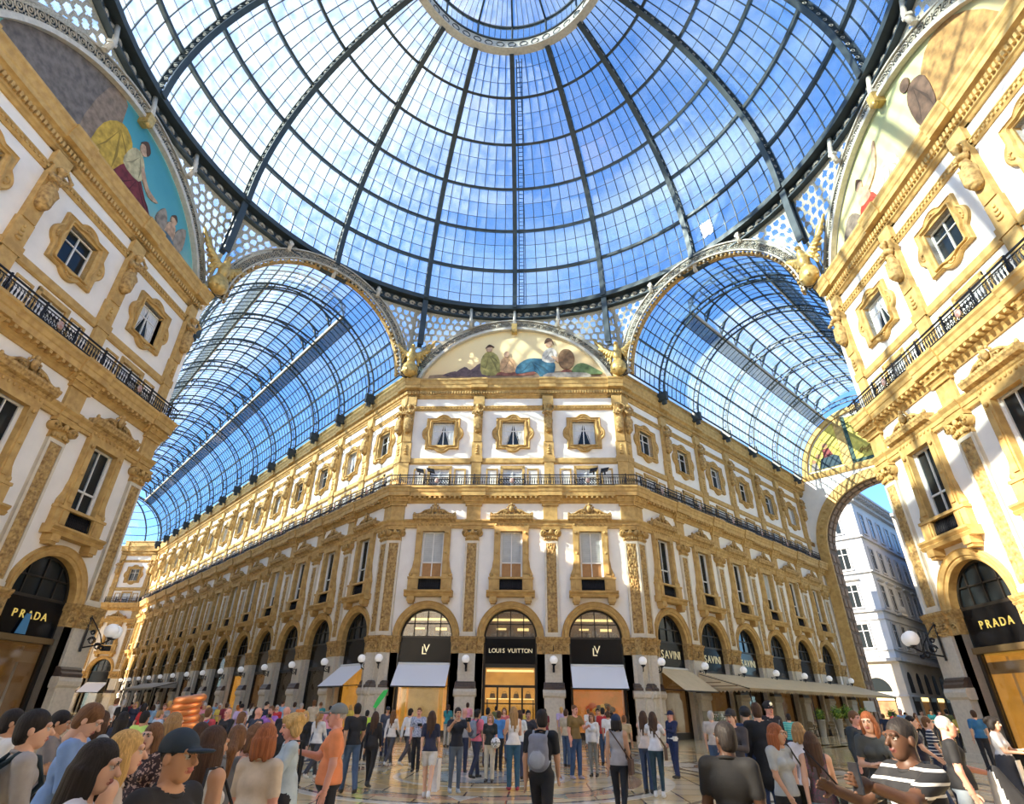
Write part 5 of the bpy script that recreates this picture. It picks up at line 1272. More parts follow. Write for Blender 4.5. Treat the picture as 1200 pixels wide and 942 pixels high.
def scallops(m, p0, p1, z, h, n):
    p0, p1 = np.array(p0, float), np.array(p1, float)
    for i in range(n):
        a, b = p0 + (p1 - p0) * i / n, p0 + (p1 - p0) * (i + 1) / n; c = (a + b) / 2
        m.add([(a[0], a[1], z), (b[0], b[1], z), (b[0], b[1], z - h * .5), (c[0], c[1], z - h), (a[0], a[1], z - h * .5)], [(0, 1, 2, 3, 4), (4, 3, 2, 1, 0)])
def cafe_awning(W, x0, x1, out, label, zt=3.62, zf=2.72, mt=M_AWNB, print_=True):
    o = thing('cafe_awning', label, 'awning', at_wall(W, x0), W.rotation_euler[2]); L_ = x1 - x0; n = max(2, int(L_ / 2.5))
    for i in range(n):
        xa, xb = L_ * i / n, L_ * (i + 1) / n; m = MB(); P = [(xa, -.05, zt), (xb, -.05, zt), (xb, -out, zf), (xa, -out, zf)]
        nrm = np.cross(np.array(P[1]) - P[0], np.array(P[3]) - P[0]); m.add(slab(P, -nrm / np.linalg.norm(nrm), .03), SLABF); m.obj('canvas_panel', mt, o)
    for xa in (0, L_):
        m = MB(); m.prism_x([(-.05, zt - .03), (-.05, zf), (-out, zf)], xa - .015, xa + .015); m.obj('side_panel', mt, o)
    m = MB(); scallops(m, (0, -out), (L_, -out), zf, .24, int(L_ / .25)); scallops(m, (0, -.05), (0, -out), zf, .24, int(out / .25)); m.obj('valance', mt, o, kind='stuff')
    m = MB()
    for xa in np.arange(0, L_ + .1, L_ / n): m.tube([(xa, -.1, zt - .1), (xa, -out + .05, zf - .03)], .03, 5)
    m.tube([(0, -out + .03, zf - .03), (L_, -out + .03, zf - .03)], .03, 5)
    for xa in (0.1, L_ * .33, L_ * .66, L_ - .1): m.tube([(xa, -out + .1, 0), (xa, -out + .1, zf)], .035, 6)
    m.obj('frame', M_IRON2, o)
    if print_:
        m = MB()
        for xx, zz, ww in ((-1.0, zf + .32, 1.0), (-1.45, zf + .12, 2.2)): m.box(-.022, -.016, xx - ww / 2 if xx - ww / 2 > -out else -out, xx + ww / 2, zz - .03, zz + .03)
        m.obj('printed_lines', mat('brown_print', (.25, .16, .08), .8), o)
cafe_awning(W_RA, 5.2, 32.0, 3.3, 'long beige scalloped cafe awning along the street gallery')
cafe_awning(W_LA, PH + 3.4 * ARM, PH + 6.2 * ARM, 2.2, 'grey-beige cafe awning far down the left gallery', 3.4, 2.8, mat('grey_canvas', (.42, .38, .32), .8), False)

# ================================================================= cafe furniture and planters
def shrub_mesh(seed, r, n=260):
    rnd = random.Random(seed); m = MB()
    for i in range(n):
        u, v, w = rnd.gauss(0, 1), rnd.gauss(0, 1), rnd.gauss(0, 1); l = math.sqrt(u * u + v * v + w * w); k = r * (.55 + .5 * rnd.random())
        c = Vector((u / l * k, v / l * k, w / l * k * 1.2)); a = Vector((rnd.gauss(0, 1), rnd.gauss(0, 1), rnd.gauss(0, 1))).normalized(); b = a.cross(Vector((u, v, w)).normalized()).normalized(); s = .075
        m.add([c - a * s, c + b * s * .5, c + a * s, c - b * s * .5], [(0, 1, 2, 3)], rnd.randrange(2))
    m.ball((0, 0, 0), (r * .6, r * .6, r * .72), 10, 1, 6); return m.mesh('foliage', [M_LEAF, M_LEAF2])
M_LEAF = mat('bright_green_leaf', (.30, .42, .05), .6); M_LEAF2 = mat('dark_green_leaf', (.10, .20, .03), .6); M_POT = mat('grey_planter', (.45, .44, .42), .5, var=.15, scale=4)
def planter(xy, h, r, label, seed):
    o = thing('potted_shrub', label, 'potted plant', (xy[0], xy[1], 0), 0, 'potted shrubs in front of the cafe'); m = MB(); m.lathe([(.16, 0), (.27, h), (.29, h), (.29, h + .05), (.25, h + .05), (.24, h - .05)], 14); m.obj('planter', M_POT, o)
    m = MB(); m.tube([(0, 0, h - .1), (.02, 0, h + r)], .03, 6); m.obj('stem', mat('bark', (.12, .07, .03), .9), o); place('foliage', shrub_mesh(seed, r), o, (0, 0, h + r * .95))
def ra(L_, out): return (QC + (L_ + out) * R2, A + (L_ - out) * R2)
for i, (L_, ou, h, r, lab) in enumerate(((15.2, 3.0, 1.0, .36, 'potted shrub by the striped visitor at the cafe edge'), (17.8, 3.2, 1.05, .42, 'tall grey pot with bright green shrub next to the striped visitor'), (19.6, 3.3, 1.05, .46, 'tall grey pot with the fullest green shrub'),
        (22.6, 3.4, 1.0, .40, 'tall grey pot with shrub beside the menu board'), (28.5, 3.6, .9, .42, 'potted shrub near the street end of the cafe'))): planter(ra(L_, ou), h, r, lab, i)
def cafe_table():
    m = MB(); m.lathe([(.34, .72), (.35, .735), (.34, .75)], 16); t = m.mesh('table_top', M_GREYST); m = MB(); m.lathe([(.2, 0), (.2, .03), (.03, .06), (.03, .72)], 10); return t, m.mesh('table_stand', M_IRON2)
def cafe_chair():
    W_ = mat('pale_wicker', (.52, .42, .28), .7, var=.3, scale=12); m = MB(); m.box(-.21, .21, -.2, .22, .43, .47); s = m.mesh('seat', W_)
    m = MB(); m.box(-.2, .2, .2, .23, .55, .88); m.torus((0, .22, .72), .2, .02, n=12, k=4, a0=0, a1=PI); b = m.mesh('backrest', W_); m = MB(); m.tube([(0, 0, 0), (0, 0, .44)], .016, 5); l = m.mesh('leg', M_IRON2); return s, b, l
CT, CS = cafe_table(); CH = cafe_chair()
for i, (L_, ou) in enumerate(((16.4, 2.0), (18.8, 2.1), (21.2, 2.2), (23.6, 2.1), (26.0, 2.2), (10.5, 2.0), (13.0, 2.1))):
    x, y = ra(L_, ou); o = thing('cafe_table', 'small round cafe table, %s spot along the beige awning' % ORD[i], 'table', (x, y, 0), PI / 4, 'tables under the cafe awning'); place('table_top', CT, o); place('table_stand', CS, o)
    for k, (dx, dy, r) in enumerate(((.55, .05, -PI / 2), (-.55, -.05, PI / 2))):
        c = thing('cafe_chair', 'wicker chair on the %s side of the %s round cafe table' % (('far', 'near')[k], ORD[i]), 'chair', (x + dx * R2 - dy * R2, y + dx * R2 + dy * R2, 0), PI / 4 + r, 'chairs under the cafe awning')
        place('seat', CH[0], c); place('backrest', CH[1], c)
        for a, b in ((-.18, -.17), (.18, -.17), (-.18, .19), (.18, .19)): place('leg', CH[2], c, (a, b, 0))
o = thing('menu_board', 'tilted grey menu board among the cafe pots', 'sign', (*ra(24.6, 3.3), 0), .3); m = MB(); m.box(-.5, .5, -.02, .02, 1.55, 2.3); m.obj('board', mat('grey_board', (.42, .44, .46), .5), o, loc=(0, 0, 0)); m = MB(); m.tube([(0, 0, 0), (0, 0, 1.6)], .03, 6); m.lathe([(.25, 0), (.25, .03)], 12); m.obj('post', M_IRON2, o)
# flower counter beside the corner pier
o = thing('flower_counter', 'low wooden counter with white flowers in glass beside the corner pier', 'counter', (*ra(4.0, 1.6), 0), PI / 4); m = MB(); m.box(-1.0, 1.0, -.35, .35, .08, .75); m.obj('cabinet', mat('honey_wood', (.42, .26, .09), .5, var=.3, scale=3), o); m = MB(); m.box(-1.05, 1.05, -.4, .4, 0, .1); m.obj('plinth', M_DARKST, o)
m = MB(); m.box(-1, 1, -.35, -.33, .75, 1.5); m.box(-1, -.98, -.35, .35, .75, 1.5); m.box(.98, 1, -.35, .35, .75, 1.5); m.obj('glass_screen', M_PANE, o)
for i in range(7):
    m = MB(); rnd = random.Random(i); x = -.8 + .27 * i
    for k in range(8): m.tube([(x, 0, .75), (x + rnd.uniform(-.12, .12), rnd.uniform(-.12, .12), 1.0 + .3 * rnd.random())], .008, 3, 1); m.ball((x + rnd.uniform(-.14, .14), rnd.uniform(-.14, .14), 1.05 + .3 * rnd.random()), .05, 6, 0 if i % 2 else 1, 4)
    f = thing('flower_bunch', '%s plant along the low wooden counter, a bunch of %s' % (ORD[i], 'white flowers' if i % 2 else 'green leaves'), 'flowers', at_wall(o, x * 0 , 0, 0), PI / 4, 'plants on the counter'); m.obj('blooms', [mat('white_petal', (.8, .8, .72), .6), M_LEAF2], f, kind='stuff')

# ================================================================= end of the street gallery: great arch with painted lunette
ER = 32.3; EZ, EH = 16.1, 6.2
e0 = (QC + ER * R2, A + ER * R2, 0); WID = (A - QC) / R2
m = MB(); k = 40; c = WID / 2
def eq(xa, xb, za, zb, y, mi=0): m.add([(xa, y, za), (xb, y, za), (xb, y, zb), (xa, y, zb)], [(0, 1, 2, 3)], mi)
for yy in (0, 2.4):
    eq(-.5, c - EH, 0, EZ, yy); eq(c + EH, WID + .5, 0, EZ, yy)
    for j in range(k):
        t0, t1 = PI * j / k, PI * (j + 1) / k; pa, pb = (c + EH * math.cos(t0), EZ + EH * math.sin(t0)), (c + EH * math.cos(t1), EZ + EH * math.sin(t1))
        m.add([(pb[0], yy, pb[1]), (pa[0], yy, pa[1]), (pa[0], yy, 23.9), (pb[0], yy, 23.9)], [(0, 1, 2, 3)])
        if yy == 0: m.add([(pa[0], 0, pa[1]), (pb[0], 0, pb[1]), (pb[0], 2.4, pb[1]), (pa[0], 2.4, pa[1])], [(0, 1, 2, 3)], 1)
    eq(-.5, c - EH, EZ, 23.9, yy); eq(c + EH, WID + .5, EZ, 23.9, yy); m.prism_y([(x + c, z) for x, z, _ in arc_pts(6.75, 23.6, 23.7, 30)], yy, yy + .3)
for xx, s in ((c - EH, 1), (c + EH, -1)): m.add([(xx, 0, 0), (xx, 2.4, 0), (xx, 2.4, EZ), (xx, 0, EZ)], [(0, 1, 2, 3) if s > 0 else (3, 2, 1, 0)], 1)
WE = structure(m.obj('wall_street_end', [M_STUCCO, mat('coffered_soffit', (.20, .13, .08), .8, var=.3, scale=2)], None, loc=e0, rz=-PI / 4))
m = MB(); P = arc_pts(EH + .45, EZ, EZ, 40); m.rail([(x + c, -.05, z) for x, z, _ in P], [(0, 1, 0)] * 41, [(math.cos(t), 0, math.sin(t)) for _, _, t in P], .3, -.5, .5)
for i in range(24): t = PI * (i + .5) / 24; m.ball((c + (EH + .45) * math.cos(t), -.2, EZ + (EH + .45) * math.sin(t)), (.2, .08, .2), 8, 0, 4)
for s in (-1, 1): m.box(*sorted((c + s * (EH - .02), c + s * (EH + .95))), -.2, .1, 0, EZ)
m.obj('arch_moulding', M_STONE, WE)
m = MB()
for j in range(26):
    t = PI * (j + .5) / 26
    for y0 in (.3, 1.3):
        Cc = [(c + (EH - .05) * math.cos(t + d), y0 + .4, EZ + (EH - .05) * math.sin(t + d)) for d in (-.045, .045)]; m.rail(Cc, [(0, 1, 0)] * 2, [(math.cos(t), 0, math.sin(t))] * 2, .7, -.08, .03)
for s in (-1, 1):
    for j in range(14):
        for y0 in (.3, 1.3): m.box(*sorted((c + s * (EH - .1), c + s * EH)), y0, y0 + .7, .8 + j * 1.08, 1.55 + j * 1.08)
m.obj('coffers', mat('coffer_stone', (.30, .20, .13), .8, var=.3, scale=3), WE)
m = MB(); m.prism_x([(.1, 23.5), (-.1, 23.5), (-.22, 23.7), (-.3, 23.95), (-.3, 24.1), (.1, 24.1)], 0, WID); m.obj('cornice', M_STONE, WE)
m = MB(); P = arc_pts(6.55, 23.6, 24.0, 40); m.rail([(x + c, -.1, z) for x, z, _ in P], [(0, 1, 0)] * 41, [(math.cos(t), 0, math.sin(t)) for _, _, t in P], .3, -.25, .3); m.obj('lunette_moulding', M_STONE, WE)
m = MB(); m.box(c - 2.5, c - 1.7, -.15, 0, 24.1, 29.6); m.box(c + 1.7, c + 2.5, -.15, 0, 24.1, 29.6); m.obj('mullion', M_STONE, WE)
o = thing('wall_fresco', 'yellow painted panel with seated figure in blue above the street arch', 'painting', e0, -PI / 4)
arcs = lambda r, x0, x1: [(c + x, 23.6 + math.sqrt(max(r * r - x * x, .4))) for x in np.linspace(x1, x0, 10)]
m = MB(); m.prism_y([(c - 6.1, 24.35), (c - 2.55, 24.35)] + arcs(6.15, -6.1, -2.55), -.03, 0); m.obj('painted_ground', mat('yellow_fresco', (.62, .50, .10), .8, var=.3, scale=1.2), o)
for nm, col, pl in (('blue_robe', (.03, .06, .08), [(-4.9, 24.4), (-4.6, 25.5), (-3.6, 25.9), (-2.8, 25.4), (-2.7, 24.4)]), ('red_bodice', (.25, .05, .05), [(-4.3, 25.5), (-4.2, 26.5), (-3.6, 26.6), (-3.3, 25.7)]), ('grey_child', (.30, .26, .22), [(-5.9, 24.4), (-5.6, 25.2), (-5.1, 25.2), (-5.0, 24.4)])):
    m = MB(); m.prism_y([(c + x, z) for x, z in pl][::1], -.05, -.03); m.obj('painted_' + nm, mat('fresco2_' + nm, col, .8, var=.3, scale=3), o)
for x, z, r in ((-3.9, 26.9, .3), (-4.8, 25.9, .28), (-5.35, 25.4, .22)): m = MB(); m.prism_y([(c + x + r * math.cos(2 * PI * i / 12), z + r * math.sin(2 * PI * i / 12)) for i in range(12)][::-1], -.055, -.03); m.obj('painted_head', mat('fresco_skin2', (.30, .15, .08), .8), o)
o = thing('wall_fresco', 'yellow painted panel with dark frame beside the mullion above the street arch', 'painting', e0, -PI / 4)
m = MB(); m.box(c - 1.6, c + 1.6, -.03, 0, 24.4, 29.4); m.obj('painted_ground', MATS['yellow_fresco'], o); m = MB()
for x0, x1, z0, z1 in ((-1.65, -1.3, 24.2, 29.5), (1.3, 1.65, 24.2, 29.5), (-1.65, 1.65, 24.2, 24.55)): m.box(c + x0, c + x1, -.06, 0, z0, z1)
m.obj('dark_border', mat('dark_green_border', (.02, .06, .05), .7), o); m = MB()
for i in range(12): m.torus((c - .8 + .15 * i, -.04, 25.2 + .12 * (i % 4)), .16, .03, n=10, k=4)
m.obj('painted_scroll', mat('fresco_brown', (.28, .14, .04), .8), o)

# end of the long gallery: canted bay and closing wall
ce = (-QC - LL * R2, A + LL * R2); lb = 2 * PH + ARM
W_LE = facade('wall_left_end', (ce[0] - lb, ce[1], 0), 0, 1, ARM, parapet=True, seed=9)
shopfront(W_LE, PH + .5 * ARM, 'arched shop front in the canted bay closing the left gallery', 'dark'); awning(W_LE, PH + .5 * ARM, 3.1, 'white awning in the canted bay closing the left gallery', M_AWNW)
railing('balcony railing on the canted bay closing the left gallery', W_LE, 1, ARM)
plain_wall('wall_left_end_far', (ce[0] - lb - 9 * R2, ce[1] - 9 * R2, 0), PI / 4, 12, 3)

# ================================================================= street beyond the arch
M_BLDG = mat('pale_grey_render', (.50, .52, .55), .85, var=.08, scale=.6, bump=.05, bscale=6); M_BLDGS = mat('grey_trim_stone', (.46, .46, .46), .8, var=.15, scale=1.5); M_BLDGG = mat('ground_floor_stone', (.50, .45, .38), .8, var=.15, scale=.8)
pc = np.array([QC + (47.5 + .14) * R2, A + (47.5 - .14) * R2])
BL = thing('street_building', 'pale grey apartment building with tall windows beyond the street arch', 'building', (pc[0], pc[1], 0), PI / 4)
BH = 25.6; L1, L2_ = 16.0, 42.0
m = MB(); m.box(0, L2_, 0, L1, 6.6, BH); m.obj('upper_walls', M_BLDG, BL); m = MB(); m.box(-.1, L2_, -.1, L1, 0, 6.6); m.obj('ground_floor_walls', M_BLDGG, BL)
for z, pr, hh in ((6.5, .55, .35), (11.8, .28, .2), (16.2, .28, .2), (20.4, .28, .2), (7.6, .15, .12), (10.9, .14, .1), (3.0, .25, .2)):
    m = MB(); m.box(-pr, L2_, -pr, 0, z, z + hh); m.box(-pr, 0, -pr, L1, z, z + hh); m.obj('string_course', M_BLDGS, BL)
m = MB(); m.box(-1.3, L2_, -1.3, L1, BH, BH + .3); m.box(-.5, L2_, -.5, L1, BH - .7, BH)
for x in np.arange(0, L2_, .8): m.box(x - .12, x + .12, -1.15, 0, BH - .35, BH)
for y in np.arange(0, L1, .8): m.box(-1.15, 0, y - .12, y + .12, BH - .35, BH)
m.obj('eaves_cornice', M_BLDGS, BL); m = MB(); m.box(-.8, L2_, -.8, L1, BH + .3, BH + .6); m.obj('roof', M_LEAD, BL)
def bwin(w, h, hood):
    m = MB()
    for s in (-1, 1): m.box(*sorted((s * w / 2, s * (w / 2 + .18))), -.1, .05, 0, h)
    m.box(-w / 2 - .18, w / 2 + .18, -.1, .05, h, h + .18); m.box(-w / 2 - .25, w / 2 + .25, -.16, .05, -.18, 0)
    if hood: m.prism_x([(.05, h + .45), (-.1, h + .45), (-.35, h + .6), (-.35, h + .72), (.05, h + .72)], -w / 2 - .45, w / 2 + .45)
    m.box(-.05, .05, -.04, .02, 0, h); m.box(-w / 2, w / 2, -.04, .02, h * .7, h * .7 + .08); a = m.mesh('window', M_BLDGS); m = MB(); m.box(-w / 2, w / 2, -.02, .03, 0, h); return a, m.mesh('pane', M_DARKGL)
WIN = {h: bwin(1.25, 2.5, h) for h in (True, False)}
def put_win(x, y, z, rz, hood, i=0):
    w = place('window', WIN[hood][0], BL, (x, y, z), rz); place('pane', WIN[hood][1], w)
    return w
for zi, (z, hood) in enumerate(((8.0, False), (12.4, True), (16.8, False), (21.2, False))):
    for i in range(12): put_win(2.2 + i * 3.3, -.02, z, 0, hood)
    for i in range(4): put_win(-.02, 2.6 + i * 3.6, z, -PI / 2, hood)
for i in range(12):          # arched mezzanine lights and shop bays
    x = 2.2 + i * 3.3; m = MB(); pts = [(x + .75 * math.cos(PI * j / 12), 4.6 + .9 * math.sin(PI * j / 12)) for j in range(13)] + [(x - .75, 3.4), (x + .75, 3.4)]
    m.prism_y(pts[::-1], -.13, -.08); m.obj('arched_window', M_DARKGL, BL); m = MB(); m.box(x - 1.1, x + 1.1, -.14, -.08, .3, 2.6); m.obj('shop_window', M_AMBER2 if i % 2 else M_DARKGL, BL)
    m = MB(); m.box(x - 1.1, x + 1.1, -.25, -.1, 2.6, 3.0); m.obj('shop_fascia', M_LAMPBAR if i in (1, 3) else M_DARKST, BL)
for i in range(4):
    y = 2.6 + i * 3.6; m = MB(); m.prism_x([(y + 1.3 * math.cos(PI * j / 12), 3.5 + 1.4 * math.sin(PI * j / 12)) for j in range(13)], -.14, -.08); m.obj('arched_window', M_DARKGL, BL); m = MB(); m.box(-.14, -.08, y - 1.3, y + 1.3, .2, 2.6); m.obj('shop_window', M_AMBER2, BL)
    m = MB(); m.box(-.3, -.1, y - 1.3, y + 1.3, 2.65, 3.05); m.obj('shop_fascia', M_LAMPBAR if i == 0 else M_AMBER, BL)
for x, y, rz in ((5.5, 0, 0), (0, 2.6, -PI / 2)):
    m = MB(); m.box(-1.1, 1.1, -.8, 0, 11.7, 11.95) if rz == 0 else m.box(-1.1, 1.1, -.35, 0, 6.7, 6.9)
    for k in range(12): m.tube([(-1.0 + k * .18, -.7 if rz == 0 else -.3, 11.95 if rz == 0 else 6.9), (-1.0 + k * .18, -.7 if rz == 0 else -.3, 12.8 if rz == 0 else 7.6)], .03, 4)
    m.obj('balcony', M_BLDGS, BL, loc=(x, y, 0), rz=rz)
pb = np.array([QC + (47.5 + 16) * R2, A + (47.5 - 16) * R2])
m = MB(); m.box(0, 40, 0, 12, 0, 22); B2 = thing('street_building', 'plain stone building on the far side of the street', 'building', (pb[0], pb[1], 0), PI / 4); m.obj('walls', M_BLDGG, B2); m = MB(); m.box(-.6, 40, -.6, 12, 22, 22.4); m.obj('roof', M_LEAD, B2)
# ================================================================= people
CM = {}
def cloth(rgb, pat=None, col2=(.8, .8, .8), rough=.8):
    k = (tuple(rgb), pat, tuple(col2))
    if k in CM: return CM[k]
    m = mat('fabric_%d' % len(CM), rgb, rough, var=.18, scale=9, bump=.15, bscale=14) if pat is None else mat('patterned_fabric_%d' % len(CM), rgb, rough)
    if pat:
        t = m.node_tree; b = t.nodes['Principled BSDF']; c = t.nodes.new('ShaderNodeTexCoord'); x = t.nodes.new('ShaderNodeMix'); x.data_type = 'RGBA'
        x.inputs[6].default_value = (*rgb, 1); x.inputs[7].default_value = (*col2, 1); r = t.nodes.new('ShaderNodeValToRGB'); r.color_ramp.interpolation = 'CONSTANT'
        if pat == 'stripe':
            w = t.nodes.new('ShaderNodeTexWave'); w.bands_direction = 'Z'; w.inputs['Scale'].default_value = 4.6; w.inputs['Distortion'].default_value = .4; r.color_ramp.elements[1].position = .86
        else:
            w = t.nodes.new('ShaderNodeTexNoise'); w.inputs['Scale'].default_value = 34; r.color_ramp.elements[1].position = .56
        t.links.new(c.outputs['Object'], w.inputs['Vector']); t.links.new(w.outputs['Fac'], r.inputs['Fac']); t.links.new(r.outputs['Color'], x.inputs[0]); t.links.new(x.outputs[2], b.inputs['Base Color'])
    CM[k] = m; return m
SKINS = [mat('skin_light', (.66, .40, .28), .55, spec=.3), mat('skin_tan', (.50, .28, .17), .55, spec=.3), mat('skin_rosy', (.68, .34, .25), .55, spec=.3), mat('skin_dark', (.075, .035, .02), .5, spec=.35)]
M_LIPS = mat('lips', (.42, .13, .11), .5); M_EYE = mat('eye_white', (.48, .45, .42), .3); M_IRIS = mat('iris', (.03, .02, .015), .2); M_LIPD = mat('dark_lips', (.10, .03, .025), .5)
def hair_mat(k, c):
    m = mat('hair_' + k, c, .55, var=.55, scale=1.0, bump=.35, spec=.25, col2=tuple(min(1, v * 1.7 + .003) for v in c)); t = m.node_tree
    mp_ = t.nodes.new('ShaderNodeMapping'); mp_.inputs['Scale'].default_value = (95, 95, 7); tc_ = [n for n in t.nodes if n.type == 'TEX_COORD'][0]
    for n in t.nodes:
        if n.type == 'TEX_NOISE': t.links.new(mp_.outputs[0], n.inputs['Vector'])
    t.links.new(tc_.outputs['Object'], mp_.inputs['Vector']); return m
HAIRC = {k: hair_mat(k, c) for k, c in dict(black=(.012, .009, .008), dark=(.045, .022, .012), brown=(.12, .055, .022), blond=(.42, .26, .09), auburn=(.22, .07, .025), grey=(.34, .31, .28), sandy=(.26, .15, .06)).items()}
def head_prims():
    P = [ell((0, .014, .03), (.075, .094, .095)), ell((0, -.025, -.03), (.063, .074, .092)), ell((0, -.045, -.09), (.042, .042, .035)), cone((0, -.094, .012), (0, -.118, -.028), .010, .016, k=.012),
         ell((.079, .012, -.012), (.011, .022, .033), k=.008), ell((-.079, .012, -.012), (.011, .022, .033), k=.008), cone((-.045, -.084, .030), (.045, -.084, .030), .014, .014, k=.02), cone((0, .02, -.06), (0, .03, -.17), .056, .058)]
    P += [cut((s * .031, -.102, .006), (.017, .013, .008)) for s in (-1, 1)]
    P += [ell((s * .031, -.081, .006), .0125, 5, k=.002) for s in (-1, 1)] + [ell((s * .031, -.0895, .006), (.0075, .006, .0075), 6, k=.001) for s in (-1, 1)]
    P += [cone((s * .018, -.099, .026), (s * .046, -.090, .027), .0045, .0035, 6, k=.003) for s in (-1, 1)]
    P += [ell((0, -.097, -.058), (.024, .010, .006), 4, k=.003), ell((0, -.094, -.068), (.019, .010, .007), 4, k=.003)]
    return P
HEAD = {q: sdf_arrays(head_prims(), h, .02) for q, h in ((0, .0075), (1, .011), (2, .016))}
def hand_prims(grip):
    c = 1.0 if grip else .35; P = [ell((0, 0, -.045), (.04, .017, .05)), cone((0, 0, .03), (0, 0, -.02), .026, .026)]
    for i, (x, l) in enumerate(((.030, .070), (.010, .080), (-.011, .075), (-.031, .058))):
        p = np.array([x, 0, -.085]); a = .25 * c
        for j, f in enumerate((.45, .32, .23)):
            q = p + l * f * np.array([0, -math.sin(a), -math.cos(a)]); P.append(cone(p, q, .0098 - .001 * j, .0092 - .001 * j, k=.004)); p = q; a += .75 * c
    P += [cone((.034, -.004, -.03), (.058, -.020, -.062), .013, .011, k=.01), cone((.058, -.020, -.062), (.060, -.034, -.092), .011, .009, k=.006)]
    return P
HAND = {(g, q): sdf_arrays(hand_prims(g), h, .012) for g in (0, 1) for q, h in ((0, .0058), (1, .0075), (2, .0105))}
def nrm(v): v = np.asarray(v, float); return v / max(np.linalg.norm(v), 1e-9)
def arm_pts(sh, side, sw, ab, el_, inw):
    """sw forward swing, ab sideways, el elbow bend, inw forearm turned inwards (radians)"""
    u = nrm((side * math.sin(ab), -math.sin(sw) * math.cos(ab), -math.cos(sw) * math.cos(ab))); e = sh + .285 * u; t = sw + el_
    f = nrm((side * (math.sin(ab) * .5) - side * math.sin(inw), -math.sin(t) * math.cos(inw), -math.cos(t) * math.cos(inw))); return e, e + .245 * f, f
POSE = dict(stand=((.04, .08), (-.03, .02), (.05, .12, .25, .1), (.0, .12, .2, .1)), walk=((.42, .12), (-.38, .38), (-.35, .1, .25, .05), (.38, .1, .5, .15)),
            stroll=((.24, .08), (-.22, .25), (-.2, .1, .2, .05), (.2, .1, .4, .15)), photo=((.04, .06), (-.05, .05), (1.0, .25, 1.35, .45), (1.0, .25, 1.35, .45)),
            phone=((.06, .1), (-.04, .05), (.45, .12, 1.25, .45), (.35, .12, 1.2, .5)), raise_=((.05, .05), (-.05, .05), (1.15, .15, .75, .15), (.9, .15, 1.0, .2)),
            fold=((.05, .05), (-.03, .03), (.35, .15, 1.3, .9), (.3, .15, 1.2, .9)), onehand=((.08, .1), (-.06, .1), (.6, .1, 1.2, .3), (.0, .12, .2, .1)), hip=((.06, .08), (-.05, .05), (-.3, .7, .9, 1.2), (.05, .1, .3, .1)), hold=((.2, .1), (-.2, .25), (.3, .1, 1.1, .2), (.0, .12, .3, .2)))
